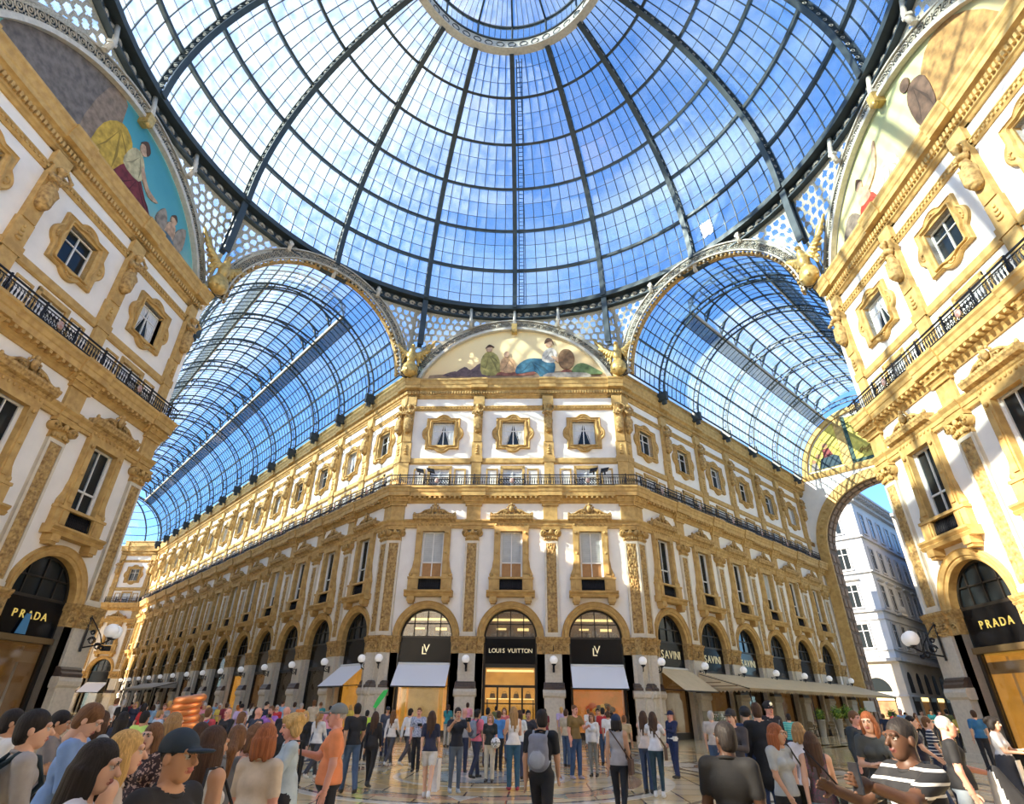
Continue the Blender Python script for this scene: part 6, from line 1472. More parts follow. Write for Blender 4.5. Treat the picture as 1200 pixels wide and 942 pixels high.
def body_arrays(sex='m', pose='stand', sleeve='short', bottom='pants', q=0, head=(0, 0), lean=0.0, grip=(0, 0), build=1.0, hem=.93, mirror=False, coat=False):
    L, Rr, AL, AR = POSE[pose]
    if mirror: L, Rr, AL, AR = Rr, L, AR, AL
    f = sex == 'f'; P = []; hipw = .092 if f else .088; sw = .158 if f else .188; b = build
    legs = []
    for side, (a, k) in ((1, L), (-1, Rr)):
        hp = np.array([side * hipw, 0, .92]); kn = hp + .43 * np.array([0, -math.sin(a), -math.cos(a)]); an = kn + .41 * np.array([0, -math.sin(a - k), -math.cos(a - k)]); legs.append((side, hp, kn, an, a - k))
    dz = .085 - min(l[3][2] for l in legs); lf = lambda y, z: np.array([0, -math.sin(lean) * (z - .95), 0]) + 0
    for side, hp, kn, an, sh in legs:
        g = .012 if bottom == 'pants' else 0
        if bottom in ('pants', 'tight'):
            P += [cone(hp + [0, 0, .02], kn, .092 * b + g * .5, .060 + g * .6, 2), cone(kn, an + [0, 0, .02], .058 + g, .040 + g * 1.4, 2)]
        elif bottom == 'shorts': P += [cone(hp, hp + (kn - hp) * .5, .097 * b, .092, 2), cone(hp + (kn - hp) * .5, kn, .068, .052, 0), cone(kn, an, .054, .036, 0)]
        else: P += [cone(hp, kn, .08, .05, 0), cone(kn, an, .052, .036, 0)]
        up = max(0, -sh) * .5; fd = np.array([0, -math.cos(up), -math.sin(up)])
        P += [cone(an + [0, .035, -.04], an + fd * .15 + [side * .012, 0, -.048], .040, .033, 3), cone(an + [0, .01, .01], an + [0, 0, -.04], .042, .042, 3)]
    hw = .168 if f else .160
    P += [ell((0, 0, .95), (hw * b, .115 * b, .12), 2), ell((0, -.004, 1.10), ((.125 if f else .142) * b, .095 * b, .15), 1), ell((0, .005, 1.29), ((.15 if f else .175) * b, .112 * b, .18), 1), cone((-sw + .03, .01, 1.425), (sw - .03, .01, 1.425), .068, .068, 1),
          cone((0, 0, 1.09), (0, 0, hem + .05), .13 * b, (.15 if f else .145) * b, 1, k=.02), ell((0, 0, hem + .04), (hw * b * .98, .122 * b, .07), 1, k=.02)]
    if f: P += [ell((s * .07, -.085, 1.285), (.062, .055, .06), 1) for s in (-1, 1)]
    else: P += [ell((s * .08, -.07, 1.33), (.085, .05, .07), 1) for s in (-1, 1)]
    if bottom == 'skirt': P += [cone((0, 0, .98), (0, .01, .42), .165, .25, 2, k=.05)]
    if coat: P += [cone((0, 0, 1.1), (0, .005, .72), .15 * b, .20 * b, 1, k=.04), ell((0, .005, .72), (.21 * b, .17 * b, .06), 1)]
    hands = []
    for side, ap, g in ((1, AL, grip[0]), (-1, AR, grip[1])):
        sh = np.array([side * sw, .01, 1.42]); el_, wr, fd = arm_pts(sh, side, *ap); up = (0 if sleeve == 'none' else 1); fo = 1 if sleeve == 'long' else 0; r0 = .054 if f else .062; gs = .008 if up else 0
        if sleeve == 'short':
            mid = sh + (el_ - sh) * .62; P += [cone(sh, mid, r0 + .006, r0 - .002, 8), cone(mid, el_, r0 - .018, r0 - .020, 0)]
        else: P += [cone(sh, el_, r0 + (gs - .004 if up else -.008), r0 - .016 + gs, 8 * up)]
        P += [cone(el_, wr, r0 - .020 + (.008 if fo else 0), r0 - .030 + (.012 if fo else 0), 8 * fo)]
        hands.append((side, wr, fd, g))
    P += [cone((0, .012, 1.43), (0, -.002, 1.53), .060, .053, 0, k=.03)]
    V, Q, I = sdf_arrays(P, (.0125, .02, .03)[q], .032)
    hh = (.0125, .02, .03)[q]
    def collar(P_): return P_[:, 2] - (1.450 + .36 * P_[:, 1] + 1.5 * np.maximum(0, np.hypot(P_[:, 0], P_[:, 1] - .005) - .062))
    nk = (np.abs(V[:, 0]) < .13) & (V[:, 2] > 1.34); gv = collar(V); sn = nk & (np.abs(gv) < hh * .6); V[sn, 2] -= gv[sn] * .8
    sn = (np.abs(V[:, 0]) < .2) & (np.abs(V[:, 2] - hem) < hh * .55); V[sn, 2] = hem
    if sleeve == 'none':                                         # clean arm holes
        xa = sw - .028; sn = (V[:, 2] > 1.22) & (V[:, 2] < 1.5) & (np.abs(np.abs(V[:, 0]) - xa) < hh * .55); V[sn, 0] = np.sign(V[sn, 0]) * xa
    fc = V[Q].mean(1); nf = (np.abs(fc[:, 0]) < .13) & (fc[:, 2] > 1.34); I = np.where(nf, np.where(collar(fc) > 0, 0, 1), I)
    if sleeve == 'none': up_ = (fc[:, 2] > 1.2) & (fc[:, 2] < 1.5) & (I < 2); I = np.where(up_ & (np.abs(fc[:, 0]) > xa), 0, np.where(up_ & ~nf, 1, I))
    zz = fc[:, 2]
    if not coat and bottom != 'skirt': I = np.where((I == 1) & (zz < hem), 2, np.where((I == 2) & (zz >= hem), 1, I))
    I = np.where(I == 8, 1, I)
    if pose not in () and lean: V = V.copy(); V[:, 1] -= np.clip(V[:, 2] - .95, 0, 9) * math.sin(lean)
    VV, QQ, II = [V], [Q], [I]; n = len(V)
    def app(arr, M, t):
        nonlocal n
        v, qd, i = arr; v = v @ M.T + t
        if lean: v[:, 1] -= np.clip(t[2] - .95, 0, 9) * math.sin(lean)
        if np.linalg.det(M) < 0: qd = qd[:, ::-1]
        VV.append(v); QQ.append(qd + n); II.append(i); n += len(v)
    hm = rotm('Z', head[0]) @ rotm('X', -head[1]); hc = np.array([0, -.012, 1.625]); app(HEAD[q], hm, hc)
    for side, wr, fd, g in hands:
        z = -fd; y = nrm(np.array([0, 1, 0]) - z * z[1]) if abs(z[1]) < .95 else np.array([0, 0, 1.0]) - z * z[2]; y = nrm(y); x = np.cross(y, z)
        M = np.stack([x * -side, y, z], 1) if g else np.stack([-y, x * -side, z], 1); app(HAND[g, q], M, wr)
    V, Q, I = np.concatenate(VV), np.concatenate(QQ), np.concatenate(II); V = V + [0, 0, dz]
    info = dict(dz=dz, hm=hm, hc=hc + [0, -math.sin(lean) * (hc[2] - .95), dz], hands=[(s, w + fd_ * .07 + [0, -math.sin(lean) * (w[2] - .95), dz], fd_) for s, w, fd_, g in hands], lean=lean)
    return V, Q, I, info
def hair_prims(style):
    face = cut((0, -.115, -.045), (.066, .088, .098)); cap = [ell((0, .020, .036), (.086, .106, .102)), ell((0, .045, -.03), (.080, .075, .085))]
    if style == 'short': return cap + [cut((0, -.12, -.055), (.08, .10, .10)), cut((.09, -.02, -.075), (.05, .06, .06)), cut((-.09, -.02, -.075), (.05, .06, .06)), cut((0, .03, -.17), (.12, .14, .075))]
    if style == 'buzz': return [ell((0, .018, .036), (.079, .099, .096)), cut((0, -.12, -.06), (.09, .105, .11)), cut((0, .0, -.12), (.14, .14, .1))]
    if style == 'curly': return cap + [ell((.075 * math.cos(a) * .9, .03 + .09 * math.sin(a), .055 + .03 * math.sin(3 * a)), .045) for a in np.linspace(0, 2 * PI, 10)] + [ell((s * .08, .03, -.05), (.04, .06, .07)) for s in (-1, 1)] + [face, cut((0, .02, -.20), (.12, .14, .08))]
    if style == 'bob': return cap + [ell((s * .078, .02, -.06), (.026, .06, .10)) for s in (-1, 1)] + [cone((.075 * math.sin(a), .03 + .075 * math.cos(a), .0), (.085 * math.sin(a), .035 + .08 * math.cos(a), -.11 - .015 * (i % 3)), .034, .022, k=.008) for i, a in enumerate(np.linspace(-1.8, 1.8, 9))] + [face]
    if style == 'tail': return cap + [cone((0, .11, .02), (0, .17, -.08), .035, .045), cone((0, .17, -.08), (0, .15, -.30), .045, .015), face, cut((0, .0, -.17), (.12, .08, .085))]
    if style == 'bun': return cap + [ell((0, .13, .05), .05), face, cut((0, .02, -.17), (.12, .14, .08))]
    return cap + [ell((s * .075, .02, -.09), (.030, .065, .14)) for s in (-1, 1)] + [cone((0, .06, -.03), (0, .085, -.24), .082, .062)] + [cone((.085 * math.sin(a), .03 + .085 * math.cos(a), -.02), (.095 * math.sin(a), .045 + .085 * math.cos(a), -.27 - .07 * ((i * 7) % 3)), .030, .017, k=.008) for i, a in enumerate(np.linspace(-1.9, 1.9, 11))] + [face]
HAIR = {}
def hair_mesh(style, q):
    if (style, q) not in HAIR:
        V, Q, I = sdf_arrays(hair_prims(style), (.010, .014, .02)[q], .025); HAIR[style, q] = quad_mesh('hair', V, Q, I, [HAIRC['dark']])
    return HAIR[style, q]
def slot(o, mt, i=0): o.material_slots[i].link = 'OBJECT'; o.material_slots[i].material = mt
V_, Q_, I_ = sdf_arrays([ell((0, .018, .045), (.093, .112, .098)), cone((-.03, -.09, .035), (.03, -.09, .035), .018, .018), ell((0, -.135, .030), (.072, .085, .012), k=.01), cut((0, .01, -.055), (.2, .2, .085))], .010, .012); CAP = quad_mesh('cap', V_, Q_, I_, [M_BLACK])
V_, Q_, I_ = sdf_arrays([ell((0, .018, .06), (.105, .125, .06)), cone((0, .0, .03), (0, .0, .06), .10, .10), ell((0, -.12, .018), (.07, .06, .010), k=.008), ell((0, -.105, .085), (.03, .02, .035), 1, k=.005), cut((0, .01, -.08), (.2, .2, .08))], .010, .012); PEAK = quad_mesh('peaked_cap', V_, Q_, I_, [M_BLACK, M_BRASS])
MESHC = {}; PEOPLE = []
def person(px, ytop, d, yaw, label, top, bottom=(.03, .035, .05), skin=0, hair='short', hairc='dark', sex='m', pose='stand', sleeve='short', legs='pants', shoes=(.03, .025, .02), q=None, head=(0, 0), lean=0., hat=None, hatc=(.02, .02, .025), H=None, group=None, key=None, pat=None, col2=(.8, .8, .8), **kw):
    P = at_dist(px, ytop, d); H = H or float(np.clip(P[2], 1.42, 1.86)); q = (0 if d < 9.5 else 1 if d < 21 else 2) if q is None else q; s = H / 1.755
    ck = key or (px, ytop)
    args = dict(sex=sex, pose=pose, sleeve=sleeve, bottom=legs, q=q, head=head, lean=lean, **kw)
    if ck not in MESHC:
        V, Q, I, info = body_arrays(**args); MESHC[ck] = (quad_mesh('person', V, Q, I, [SKINS[0]] * 7), info)
    me, info = MESHC[ck]
    o = thing('person', label, 'person', (P[0], P[1], 0), math.radians(yaw), group, me); o.scale = (s, s, s)
    sk = SKINS[skin]
    for i, m_ in enumerate((sk, cloth(top, pat, col2), cloth(bottom), cloth(shoes, rough=.5), M_LIPD if skin == 3 else M_LIPS, M_EYE, M_IRIS)): slot(o, m_, i)
    Mh = Matrix.Translation(Vector(info['hc'])) @ Matrix(info['hm'].tolist()).to_4x4()
    if hair: h = place('hair', hair_mesh(hair, q), o, M=Mh); slot(h, HAIRC[hairc])
    if hat: c = place('cap' if hat == 'cap' else 'peaked_cap', CAP if hat == 'cap' else PEAK, o, M=Mh); slot(c, cloth(hatc))
    PEOPLE.append(o)
    if q == 0:                                                   # neckband of the top
        m = MB(); nb = [(.071 * math.cos(a), .005 + .071 * math.sin(a), 1.453 + .36 * (.005 + .071 * math.sin(a)) + .012) for a in np.linspace(0, 2 * PI, 25)[:-1]]
        m.tube([(x_, y_ - math.sin(lean) * (z_ - .95), z_ + info['dz']) for x_, y_, z_ in nb], .0145, 6, closed=True); m.obj('neckband', cloth(top, pat, col2) if pat != 'stripe' else cloth(top), o)
    return o, info, s
def on(o, info, s, p):
    a = o.rotation_euler[2]; c, n = math.cos(a), math.sin(a); return (o.location[0] + s * (c * p[0] - n * p[1]), o.location[1] + s * (n * p[0] + c * p[1]), s * p[2])
# --- carried things
V_, Q_, I_ = sdf_arrays([ell((0, 0, .0), (.15, .085, .22)), ell((0, .0, -.12), (.155, .09, .12)), ell((0, .075, -.09), (.11, .045, .11), 1, k=.015), cone((-.08, 0, .16), (.08, 0, .16), .06, .06)], .015, .03); PACK = quad_mesh('pack_body', V_, Q_, I_, [M_BLACK, M_BLACK])
def backpack(per, label, c1, c2):
    o, info, s = per; y = .19 - math.sin(info['lean']) * .3
    b = thing('backpack', label, 'backpack', on(o, info, s, (0, y, 1.22)), o.rotation_euler[2]); b.scale = (s, s, s); k = place('pack_body', PACK, b); slot(k, cloth(c1)); slot(k, cloth(c2), 1)
    for sx in (-1, 1):
        m = MB(); m.tube([(sx * .09, -.06, .17), (sx * .10, -.14, .245), (sx * .105, -.27, .22), (sx * .115, -.335, .06), (sx * .12, -.22, -.1), (sx * .12, -.05, -.16)], .02, 6); m.obj('strap', cloth(c2), b)
def shoulder_bag(per, side, label, col, w=.3, h=.26, z=.82, cross=True):
    o, info, s = per; p = on(o, info, s, (side * .24, .04, z)); b = thing('shoulder_bag', label, 'bag', p, o.rotation_euler[2]); b.scale = (s, s, s); m = MB()
    m.prism_y([(-w / 2 * .25, 0), (w / 2 * .25, 0), (w * .12, h), (-w * .12, h)], -w / 2, w / 2); m.obj('bag_body', cloth(col), b)
    m = MB(); x2 = -side * (.36 if cross else .10); m.tube([(0, -w * .4, h), (x2 * .45, -.17, (1.26 - z)), (x2, -.06, 1.49 - z), (x2, .06, 1.49 - z), (x2 * .45, .12, 1.26 - z), (0, w * .4, h)], .012, 5); m.obj('strap', cloth(col), b)
def carrier(per, hand, label, col, w=.36, h=.48, t=.12):
    o, info, s = per; p = info['hands'][hand][1]; b = thing('shopping_bag', label, 'bag', on(o, info, s, (p[0], p[1], p[2] - h - .12)), o.rotation_euler[2]); b.scale = (s, s, s)
    m = MB(); m.box(-t / 2, t / 2, -w / 2, w / 2, 0, h); m.obj('bag_body', cloth(col), b); m = MB(); m.tube([(0, -w * .25, h), (0, -.02, h + .14), (0, .02, h + .14), (0, w * .25, h)], .006, 4); m.obj('bag_handle', cloth(col), b)
def gadget(per, label, name='phone', hand=0, col=(.015, .015, .018), size=(.075, .012, .15), up=.02):
    o, info, s = per; p = info['hands'][hand][1]; b = thing(name, label, name, on(o, info, s, (p[0], p[1] - .03, p[2] + up)), o.rotation_euler[2]); m = MB(); a, c, e = size
    m.box(-a / 2, a / 2, -c / 2, c / 2, -e / 2, e / 2); m.obj('case', cloth(col, rough=.3), b)
    m = MB()
    if name == 'camera': m.lathe([(.035, -.05), (.03, -.005)], 10, (0, -c / 2 - .01, 0), 'y')
    else: m.box(-a * .45, a * .45, c / 2, c / 2 + .002, -e * .45, e * .45)
    m.obj('lens' if name == 'camera' else 'screen', M_DARKGL, b)
WT, BK, NV, GY = (.74, .73, .71), (.014, .014, .017), (.02, .027, .06), (.30, .30, .31); JN, LJ = (.05, .09, .17), (.26, .38, .50); BG = (.55, .46, .33); WS = (.7, .7, .7)
# ---- close group on the left
person(20, 831, 7.6, 150, 'man in white T-shirt with dark strap beside the grey backpack wearer', WT, NV, 1, 'short', 'black', head=(-.3, 0))
p = person(48, 829, 5.4, 140, 'man in grey jacket and glasses wearing the big slate backpack', (.36, .34, .33), NV, 0, 'short', 'black', pose='stroll', sleeve='long', head=(-.25, 0)); backpack(p, 'big slate blue backpack on the man in grey jacket', (.035, .07, .09), (.02, .04, .055))
person(74, 833, 8.4, 120, 'dark-haired man half hidden between grey jacket and pale blue shirt', (.22, .2, .2), BK, 1, 'short', 'black', pose='phone', head=(0, -.25))
person(97, 825, 6.3, 112, 'man in pale blue shirt looking down', (.20, .33, .60), (.42, .40, .36), 0, 'short', 'brown', pose='phone', sleeve='long', head=(0, -.45), lean=.12)
person(103, 863, 3.7, 118, 'woman with long black hair in a loose white blouse', (.72, .70, .76), NV, 0, 'long', 'black', 'f', 'stroll', 'long', lean=.12, head=(-.2, -.1))
person(122, 833, 8.6, 165, 'woman with dark wavy hair and grey top behind the blue shirt', (.4, .42, .42), BK, 1, 'long', 'dark', 'f', 'stand')
p = person(137, 856, 4.3, 120, 'long-haired blonde woman in a beige sleeveless top', (.50, .43, .38), BG, 0, 'long', 'blond', 'f', 'phone', 'none', lean=.12); gadget(p, 'dark tablet held by the blonde woman in sleeveless beige', 'tablet', 0, (.02, .03, .02), (.18, .012, .25))
person(183, 847, 6.7, -8, 'smiling brown-haired woman in a dark flower-print blouse', (.04, .02, .02), BK, 0, 'long', 'brown', 'f', 'stand', 'long', pat='dots', col2=(.45, .3, .24))
person(207, 835, 8.0, 170, 'woman with straight blond hair seen from behind near the cap wearer', WT, JN, 0, 'bob', 'sandy', 'f', 'stand')
person(216, 856, 3.6, 78, 'man in black shirt and dark baseball cap in profile', BK, BK, 1, 'buzz', 'black', pose='stand', hat='cap', hatc=(.015, .03, .05), build=1.12)
person(238, 847, 7.0, 160, 'person with dark brown hair behind the dark baseball cap', (.42, .04, .05), BK, 1, 'bob', 'dark', 'f', 'stand')
p = person(254, 851, 4.7, 155, 'dark-haired woman in a white tank top seen from behind', WT, (.012, .016, .03), 1, 'long', 'dark', 'f', 'stand', 'none'); shoulder_bag(p, -1, 'black flat bag beside the white tank top', BK, .36, .32, .85, False)
person(280, 850, 5.9, 170, 'woman with ponytail and grey top with white straps', (.2, .2, .2), BK, 0, 'tail', 'brown', 'f', 'stand', 'none', head=(.5, 0))
person(302, 849, 6.2, 140, 'woman with short brown hair and pale grey coat next to the beige jacket', (.56, .56, .55), (.36, .36, .38), 2, 'bob', 'brown', 'f', 'stand', 'long', coat=True, head=(0, -.3))
person(315, 848, 5.3, 172, 'woman in a beige jacket and beige trousers seen from behind', (.60, .50, .38), (.52, .44, .34), 2, 'bob', 'auburn', 'f', 'stand', 'short', coat=True, build=1.08)
p = person(346, 836, 6.8, -60, 'short-haired blonde woman in a light blue quilted jacket', (.45, .53, .56), BK, 2, 'curly', 'blond', 'f', 'phone', 'long', head=(0, -.2), coat=True); shoulder_bag(p, -1, 'black handbag on the light blue quilted jacket', BK, .34, .28, .72, True)
p = person(398, 825, 7.6, -70, 'man in orange short-sleeved shirt, grey cap and black trousers', (.78, .26, .10), BK, 2, 'buzz', 'grey', pose='onehand', hat='cap', hatc=(.2, .21, .2), build=1.08, mirror=True); gadget(p, 'phone held by the man in the orange shirt', 'phone', 1)
# ---- behind them on the left
person(172, 833, 13, 178, 'man in a lime green T-shirt seen from behind', (.48, .68, .16), BK, 1, 'short', 'black', build=1.1); person(189, 832, 19, 150, 'man in a pale blue shirt beyond the lime green T-shirt', (.42, .52, .66), NV, 2, 'short', 'sandy', sleeve='long')
person(147, 834, 12, 180, 'woman in navy top before the lime green T-shirt', (.015, .02, .05), BK, 0, 'long', 'black', 'f', sleeve='short'); person(269, 830, 17, -20, 'bald man in a black jacket facing out of the left gallery', BK, NV, 2, None, sleeve='long', pose='phone')
p = person(246, 829, 16, 175, 'person with a blue backpack and red top', (.5, .06, .08), JN, 0, 'short', 'brown'); backpack(p, 'bright blue backpack over a red top', (.03, .20, .42), (.1, .3, .5))
person(235, 838, 13, 160, 'person in a pink top beside the blue backpack', (.72, .28, .40), JN, 0, 'bob', 'brown', 'f'); person(285, 834, 15, 130, 'brown-haired woman raising her arms beside two bald men', (.3, .3, .32), BK, 0, 'bob', 'brown', 'f', 'photo')
person(304, 829, 16, 150, 'rosy bald man in dark blue beside the purple shirt', (.03, .04, .07), BK, 2, None, sleeve='long'); p = person(319, 827, 18, 0, 'man in a purple shirt taking a photograph', (.34, .14, .46), JN, 2, 'short', 'brown', pose='photo'); gadget(p, 'camera raised by the man in purple', 'camera', 0, BK, (.12, .05, .08))
person(337, 828, 15, 165, 'bald man in a black coat seen from behind', BK, BK, 2, None, sleeve='long', build=1.1); person(359, 833, 16, 10, 'blonde woman in a black top behind the quilted jacket', BK, BK, 0, 'long', 'blond', 'f', sleeve='long')
person(377, 831, 17, 165, 'blonde woman in white blouse and dark trousers walking away', WT, (.05, .05, .06), 0, 'tail', 'sandy', 'f', 'walk', 'long', shoes=WS)
# ---- middle
person(420, 823, 14.3, -150, 'man in black polo shirt and blue trousers with sunglasses', BK, (.06, .10, .17), 1, 'short', 'black', pose='stroll', build=.96); person(441, 833, 15.3, 175, 'woman in black jacket and black trousers with shoulder bag', BK, (.01, .01, .012), 1, 'long', 'dark', 'f', 'stroll', 'long', 'tight')
person(431, 832, 22, 180, 'person in a yellow-green vest beyond the black jacket', (.55, .75, .08), BK, 1, 'short', 'black'); person(455, 828, 23, 20, 'man with dark cap beside the pier behind white blouse', (.05, .06, .09), NV, 1, 'short', 'black', hat='cap')
person(462, 830, 20, 165, 'brown-haired woman in white blouse and grey trousers', (.72, .68, .64), (.06, .06, .07), 0, 'long', 'brown', 'f', 'walk', 'long', shoes=WS); person(482, 828, 20, 150, 'man in white shirt and dark trousers walking away', WT, (.06, .055, .06), 0, 'short', 'black', pose='walk', sleeve='long', shoes=WS)
p = person(492, 829, 18.5, 0, 'bearded man in a checked shirt facing the floor mosaic', (.40, .44, .55), BK, 2, 'buzz', 'brown', pose='onehand', pat='dots', col2=(.1, .12, .2)); gadget(p, 'black camera in front of the checked shirt', 'camera', 0, BK, (.12, .05, .08))
p = person(507, 832, 13.5, 178, 'woman in navy top and white shorts with long brown hair', (.016, .02, .05), (.62, .60, .56), 0, 'long', 'dark', 'f', 'stroll', 'short', 'shorts', shoes=WS); carrier(p, 1, 'large white shopping bag carried beside white shorts', (.74, .73, .72), .42, .62)
p = person(537, 829, 14.3, 20, 'young man in black T-shirt and ripped grey jeans taking a photograph', (.012, .014, .022), (.09, .12, .16), 1, 'short', 'black', pose='photo', legs='tight', shoes=(.4, .45, .5)); gadget(p, 'camera held to the face above a black T-shirt', 'camera', 0, BK, (.11, .05, .08))
person(545, 830, 18.5, 170, 'bald man behind the young photographer', GY, NV, 2, None); p = person(560, 830, 17, 140, 'man in a pink shirt with a grey-blue backpack', (.75, .18, .26), NV, 1, 'short', 'black', pose='stroll'); backpack(p, 'grey-blue backpack on the pink shirt', (.22, .26, .34), (.06, .07, .1))
p = person(575, 836, 16.2, -5, 'person in black T-shirt and pale trousers holding a patterned ball', (.02, .025, .022), (.56, .52, .42), 2, 'bob', 'sandy', 'f', 'stand'); b = thing('ball', 'white and black patterned ball beside the pale trousers', 'ball', on(*p, (.20, -.16, 1.0))); m = MB(); m.ball((0, 0, 0), .12, 14, 0, 9); m.obj('shell', cloth(WT, 'dots', (.03, .06, .03)), b); m = MB(); m.torus((0, 0, 0), .122, .006, (1, 0, 0), (0, 1, 0), 20, 4); m.obj('seam', cloth(BK), b)
person(572, 829, 20, 175, 'man in pale blue shirt before the entrance doors', (.36, .48, .62), NV, 0, 'short', 'black'); person(585, 833, 19, 170, 'man in bright blue T-shirt before the entrance doors', (.07, .24, .55), BK, 1, 'short', 'dark'); person(591, 829, 22, 0, 'woman in red top close to the entrance doors', (.55, .12, .12), JN, 0, 'bob', 'brown', 'f')
person(602, 828, 14.8, -165, 'woman with long light brown hair, white top and flared jeans', (.74, .72, .70), (.03, .10, .17), 0, 'long', 'sandy', 'f', 'phone', 'none', shoes=(.4, .05, .08)); person(609, 832, 17, 160, 'woman in white blouse behind the flared jeans', (.66, .70, .72), (.04, .05, .1), 0, 'bob', 'dark', 'f', 'fold'); person(619, 832, 17.5, 10, 'man in black T-shirt and teal jeans facing outward', (.03, .03, .04), (.08, .22, .32), 1, 'short', 'black', pose='phone')
p = person(634, 830, 8.6, 165, 'young man in black T-shirt wearing a grey backpack', (.010, .010, .012), (.010, .010, .013), 1, 'short', 'black', pose='stroll', head=(.5, 0)); backpack(p, 'grey backpack on the black T-shirt', (.20, .21, .26), (.30, .33, .38))
p = person(673, 826, 17.2, 35, 'man in olive brown T-shirt and jeans beside a woman in white', (.20, .13, .04), (.03, .07, .16), 2, 'buzz', 'brown', pose='onehand', shoes=(.35, .3, .35)); person(693, 835, 17.9, -20, 'woman in white shirt and grey trousers with sunglasses', WT, (.24, .24, .22), 1, 'bob', 'brown', 'f', 'stand', 'long', 'tight')
person(663, 831, 20.5, 150, 'person with brown bag behind the olive T-shirt', (.5, .42, .3), JN, 0, 'short', 'dark'); person(706, 829, 21.5, 160, 'man in red T-shirt near the orange flower display', (.50, .03, .03), JN, 0, 'short', 'black'); person(712, 833, 21, 170, 'person in white T-shirt and jeans near the orange flower display', WT, (.16, .26, .38), 1, 'short', 'dark'); person(700, 830, 23, 0, 'dark-haired visitor between the red T-shirt and the shop', GY, BK, 1, 'short', 'black')
person(731, 838, 19, 150, 'visitor in sand-coloured top behind the leggings', (.52, .40, .22), BK, 1, 'short', 'brown')
p = person(721, 836, 11, 160, 'woman with dark cap, grey tank top and black leggings', (.36, .35, .36), (.010, .012, .016), 1, 'bob', 'black', 'f', 'stroll', 'none', 'tight', hat='cap', hatc=(.015, .03, .07), head=(.3, 0)); shoulder_bag(p, -1, 'brown shoulder bag on the black leggings', (.09, .045, .025), .26, .24, .78)
p = person(764, 834, 14.4, 165, 'dark-haired woman in white T-shirt taking a photograph', (.70, .70, .74), (.02, .05, .07), 0, 'long', 'dark', 'f', 'photo', 'short', 'tight', shoes=WS); shoulder_bag(p, -1, 'brown bag on the hip of the white T-shirt photographer', (.12, .07, .04), .28, .26, .75); person(753, 833, 15, 150, 'woman with sunglasses beside the white T-shirt photographer', (.66, .56, .5), (.03, .05, .1), 0, 'long', 'dark', 'f', 'raise_', 'none')
p = person(785, 833, 18.2, -60, 'police officer in navy uniform with white belt', (.012, .022, .075), (.014, .025, .085), 2, 'buzz', 'brown', pose='onehand', sleeve='long', hat='cap', hatc=(.01, .015, .05)); m = MB(); m.torus((0, 0, 1.02), .158, .028, (1, 0, 0), (0, .74, 0), 20, 5); m.box(.1, .2, -.1, 0, .96, 1.08); m.obj('white_belt', cloth(WT), p[0])
# ---- right
person(846, 846, 5.3, 150, 'man in plain black T-shirt with short black hair seen from behind', (.009, .009, .010), (.012, .012, .014), 3, 'short', 'black', build=1.08, head=(.8, 0)); person(855, 831, 11, -40, 'bearded man in dark cap talking to the officers', (.06, .05, .05), (.25, .25, .28), 0, 'short', 'brown', hat='cap', hatc=(.03, .025, .025), pose='phone', sleeve='long')
person(832, 833, 17, 160, 'visitor in pale beige jacket left of the dark cap', (.52, .46, .40), JN, 0, 'short', 'grey'); p = person(872, 829, 12.2, 170, 'officer in dark blue uniform with peaked cap seen from behind', (.018, .035, .09), (.03, .05, .12), 0, 'buzz', 'black', sleeve='long', hat='peak', hatc=BK)
person(886, 831, 11.4, 175, 'tall man in a black suit with blue trousers beside the peaked cap', (.008, .010, .014), (.02, .04, .11), 0, 'short', 'dark', sleeve='long', coat=True, H=1.74); p = person(899, 822, 14.6, 10, 'officer in black dress uniform facing outward', (.012, .010, .014), BK, 2, 'buzz', 'dark', sleeve='long', hat='peak', hatc=BK, build=1.05); m = MB()
for s_ in (-1, 1): m.tube([(s_ * .13, -.115, 1.42), (s_ * .06, -.135, 1.25), (s_ * .03, -.12, 1.08)], .010, 5)
m.obj('white_piping', cloth(WT), p[0])
p = person(907, 846, 8.3, 25, 'woman in grey V-neck T-shirt and black trousers with auburn hair', (.40, .43, .43), (.012, .012, .014), 1, 'long', 'auburn', 'f', 'stroll', 'short', 'tight', head=(.4, 0)); shoulder_bag(p, 1, 'olive brown handbag on the grey V-neck T-shirt', (.07, .06, .04), .34, .34, .68, False)
person(933, 845, 9.3, 172, 'person in white T-shirt and light jeans with light brown hair', (.66, .66, .72), LJ, 0, 'bob', 'sandy', 'f', 'stroll', build=1.05); p = person(947, 852, 8.4, 160, 'woman in light jeans with plaid shirt and long dark hair', (.10, .085, .09), (.24, .38, .52), 0, 'long', 'dark', 'f', 'walk', 'none', 'tight', pat='dots', col2=(.2, .08, .12)); shoulder_bag(p, -1, 'black square bag swinging by the light jeans', BK, .30, .32, .72, True)
person(923, 836, 22, 170, 'visitor in turquoise striped top by the cafe pots', (.05, .36, .33), NV, 0, 'short', 'black', pat='stripe', col2=(.3, .6, .5)); p = person(1014, 834, 9.2, -25, 'woman with long auburn hair and folded arms in dark grey', (.07, .08, .08), (.03, .03, .03), 0, 'long', 'auburn', 'f', 'fold', 'short', 'tight', head=(-.3, 0)); shoulder_bag(p, 1, 'black bag on the folded-arm woman', BK, .32, .34, .65, True)
person(999, 833, 13, 20, 'person with pale face behind the auburn-haired woman', (.02, .03, .04), BK, 2, 'short', 'brown', sleeve='long'); p = person(1046, 841, 4.7, -78, 'man in black and white striped T-shirt raising a phone', (.008, .008, .010), (.012, .012, .015), 3, 'buzz', 'black', pose='raise_', pat='stripe', col2=(.62, .62, .60), build=1.14, lean=-.05); gadget(p, 'phone raised by the striped T-shirt', 'phone', 0)
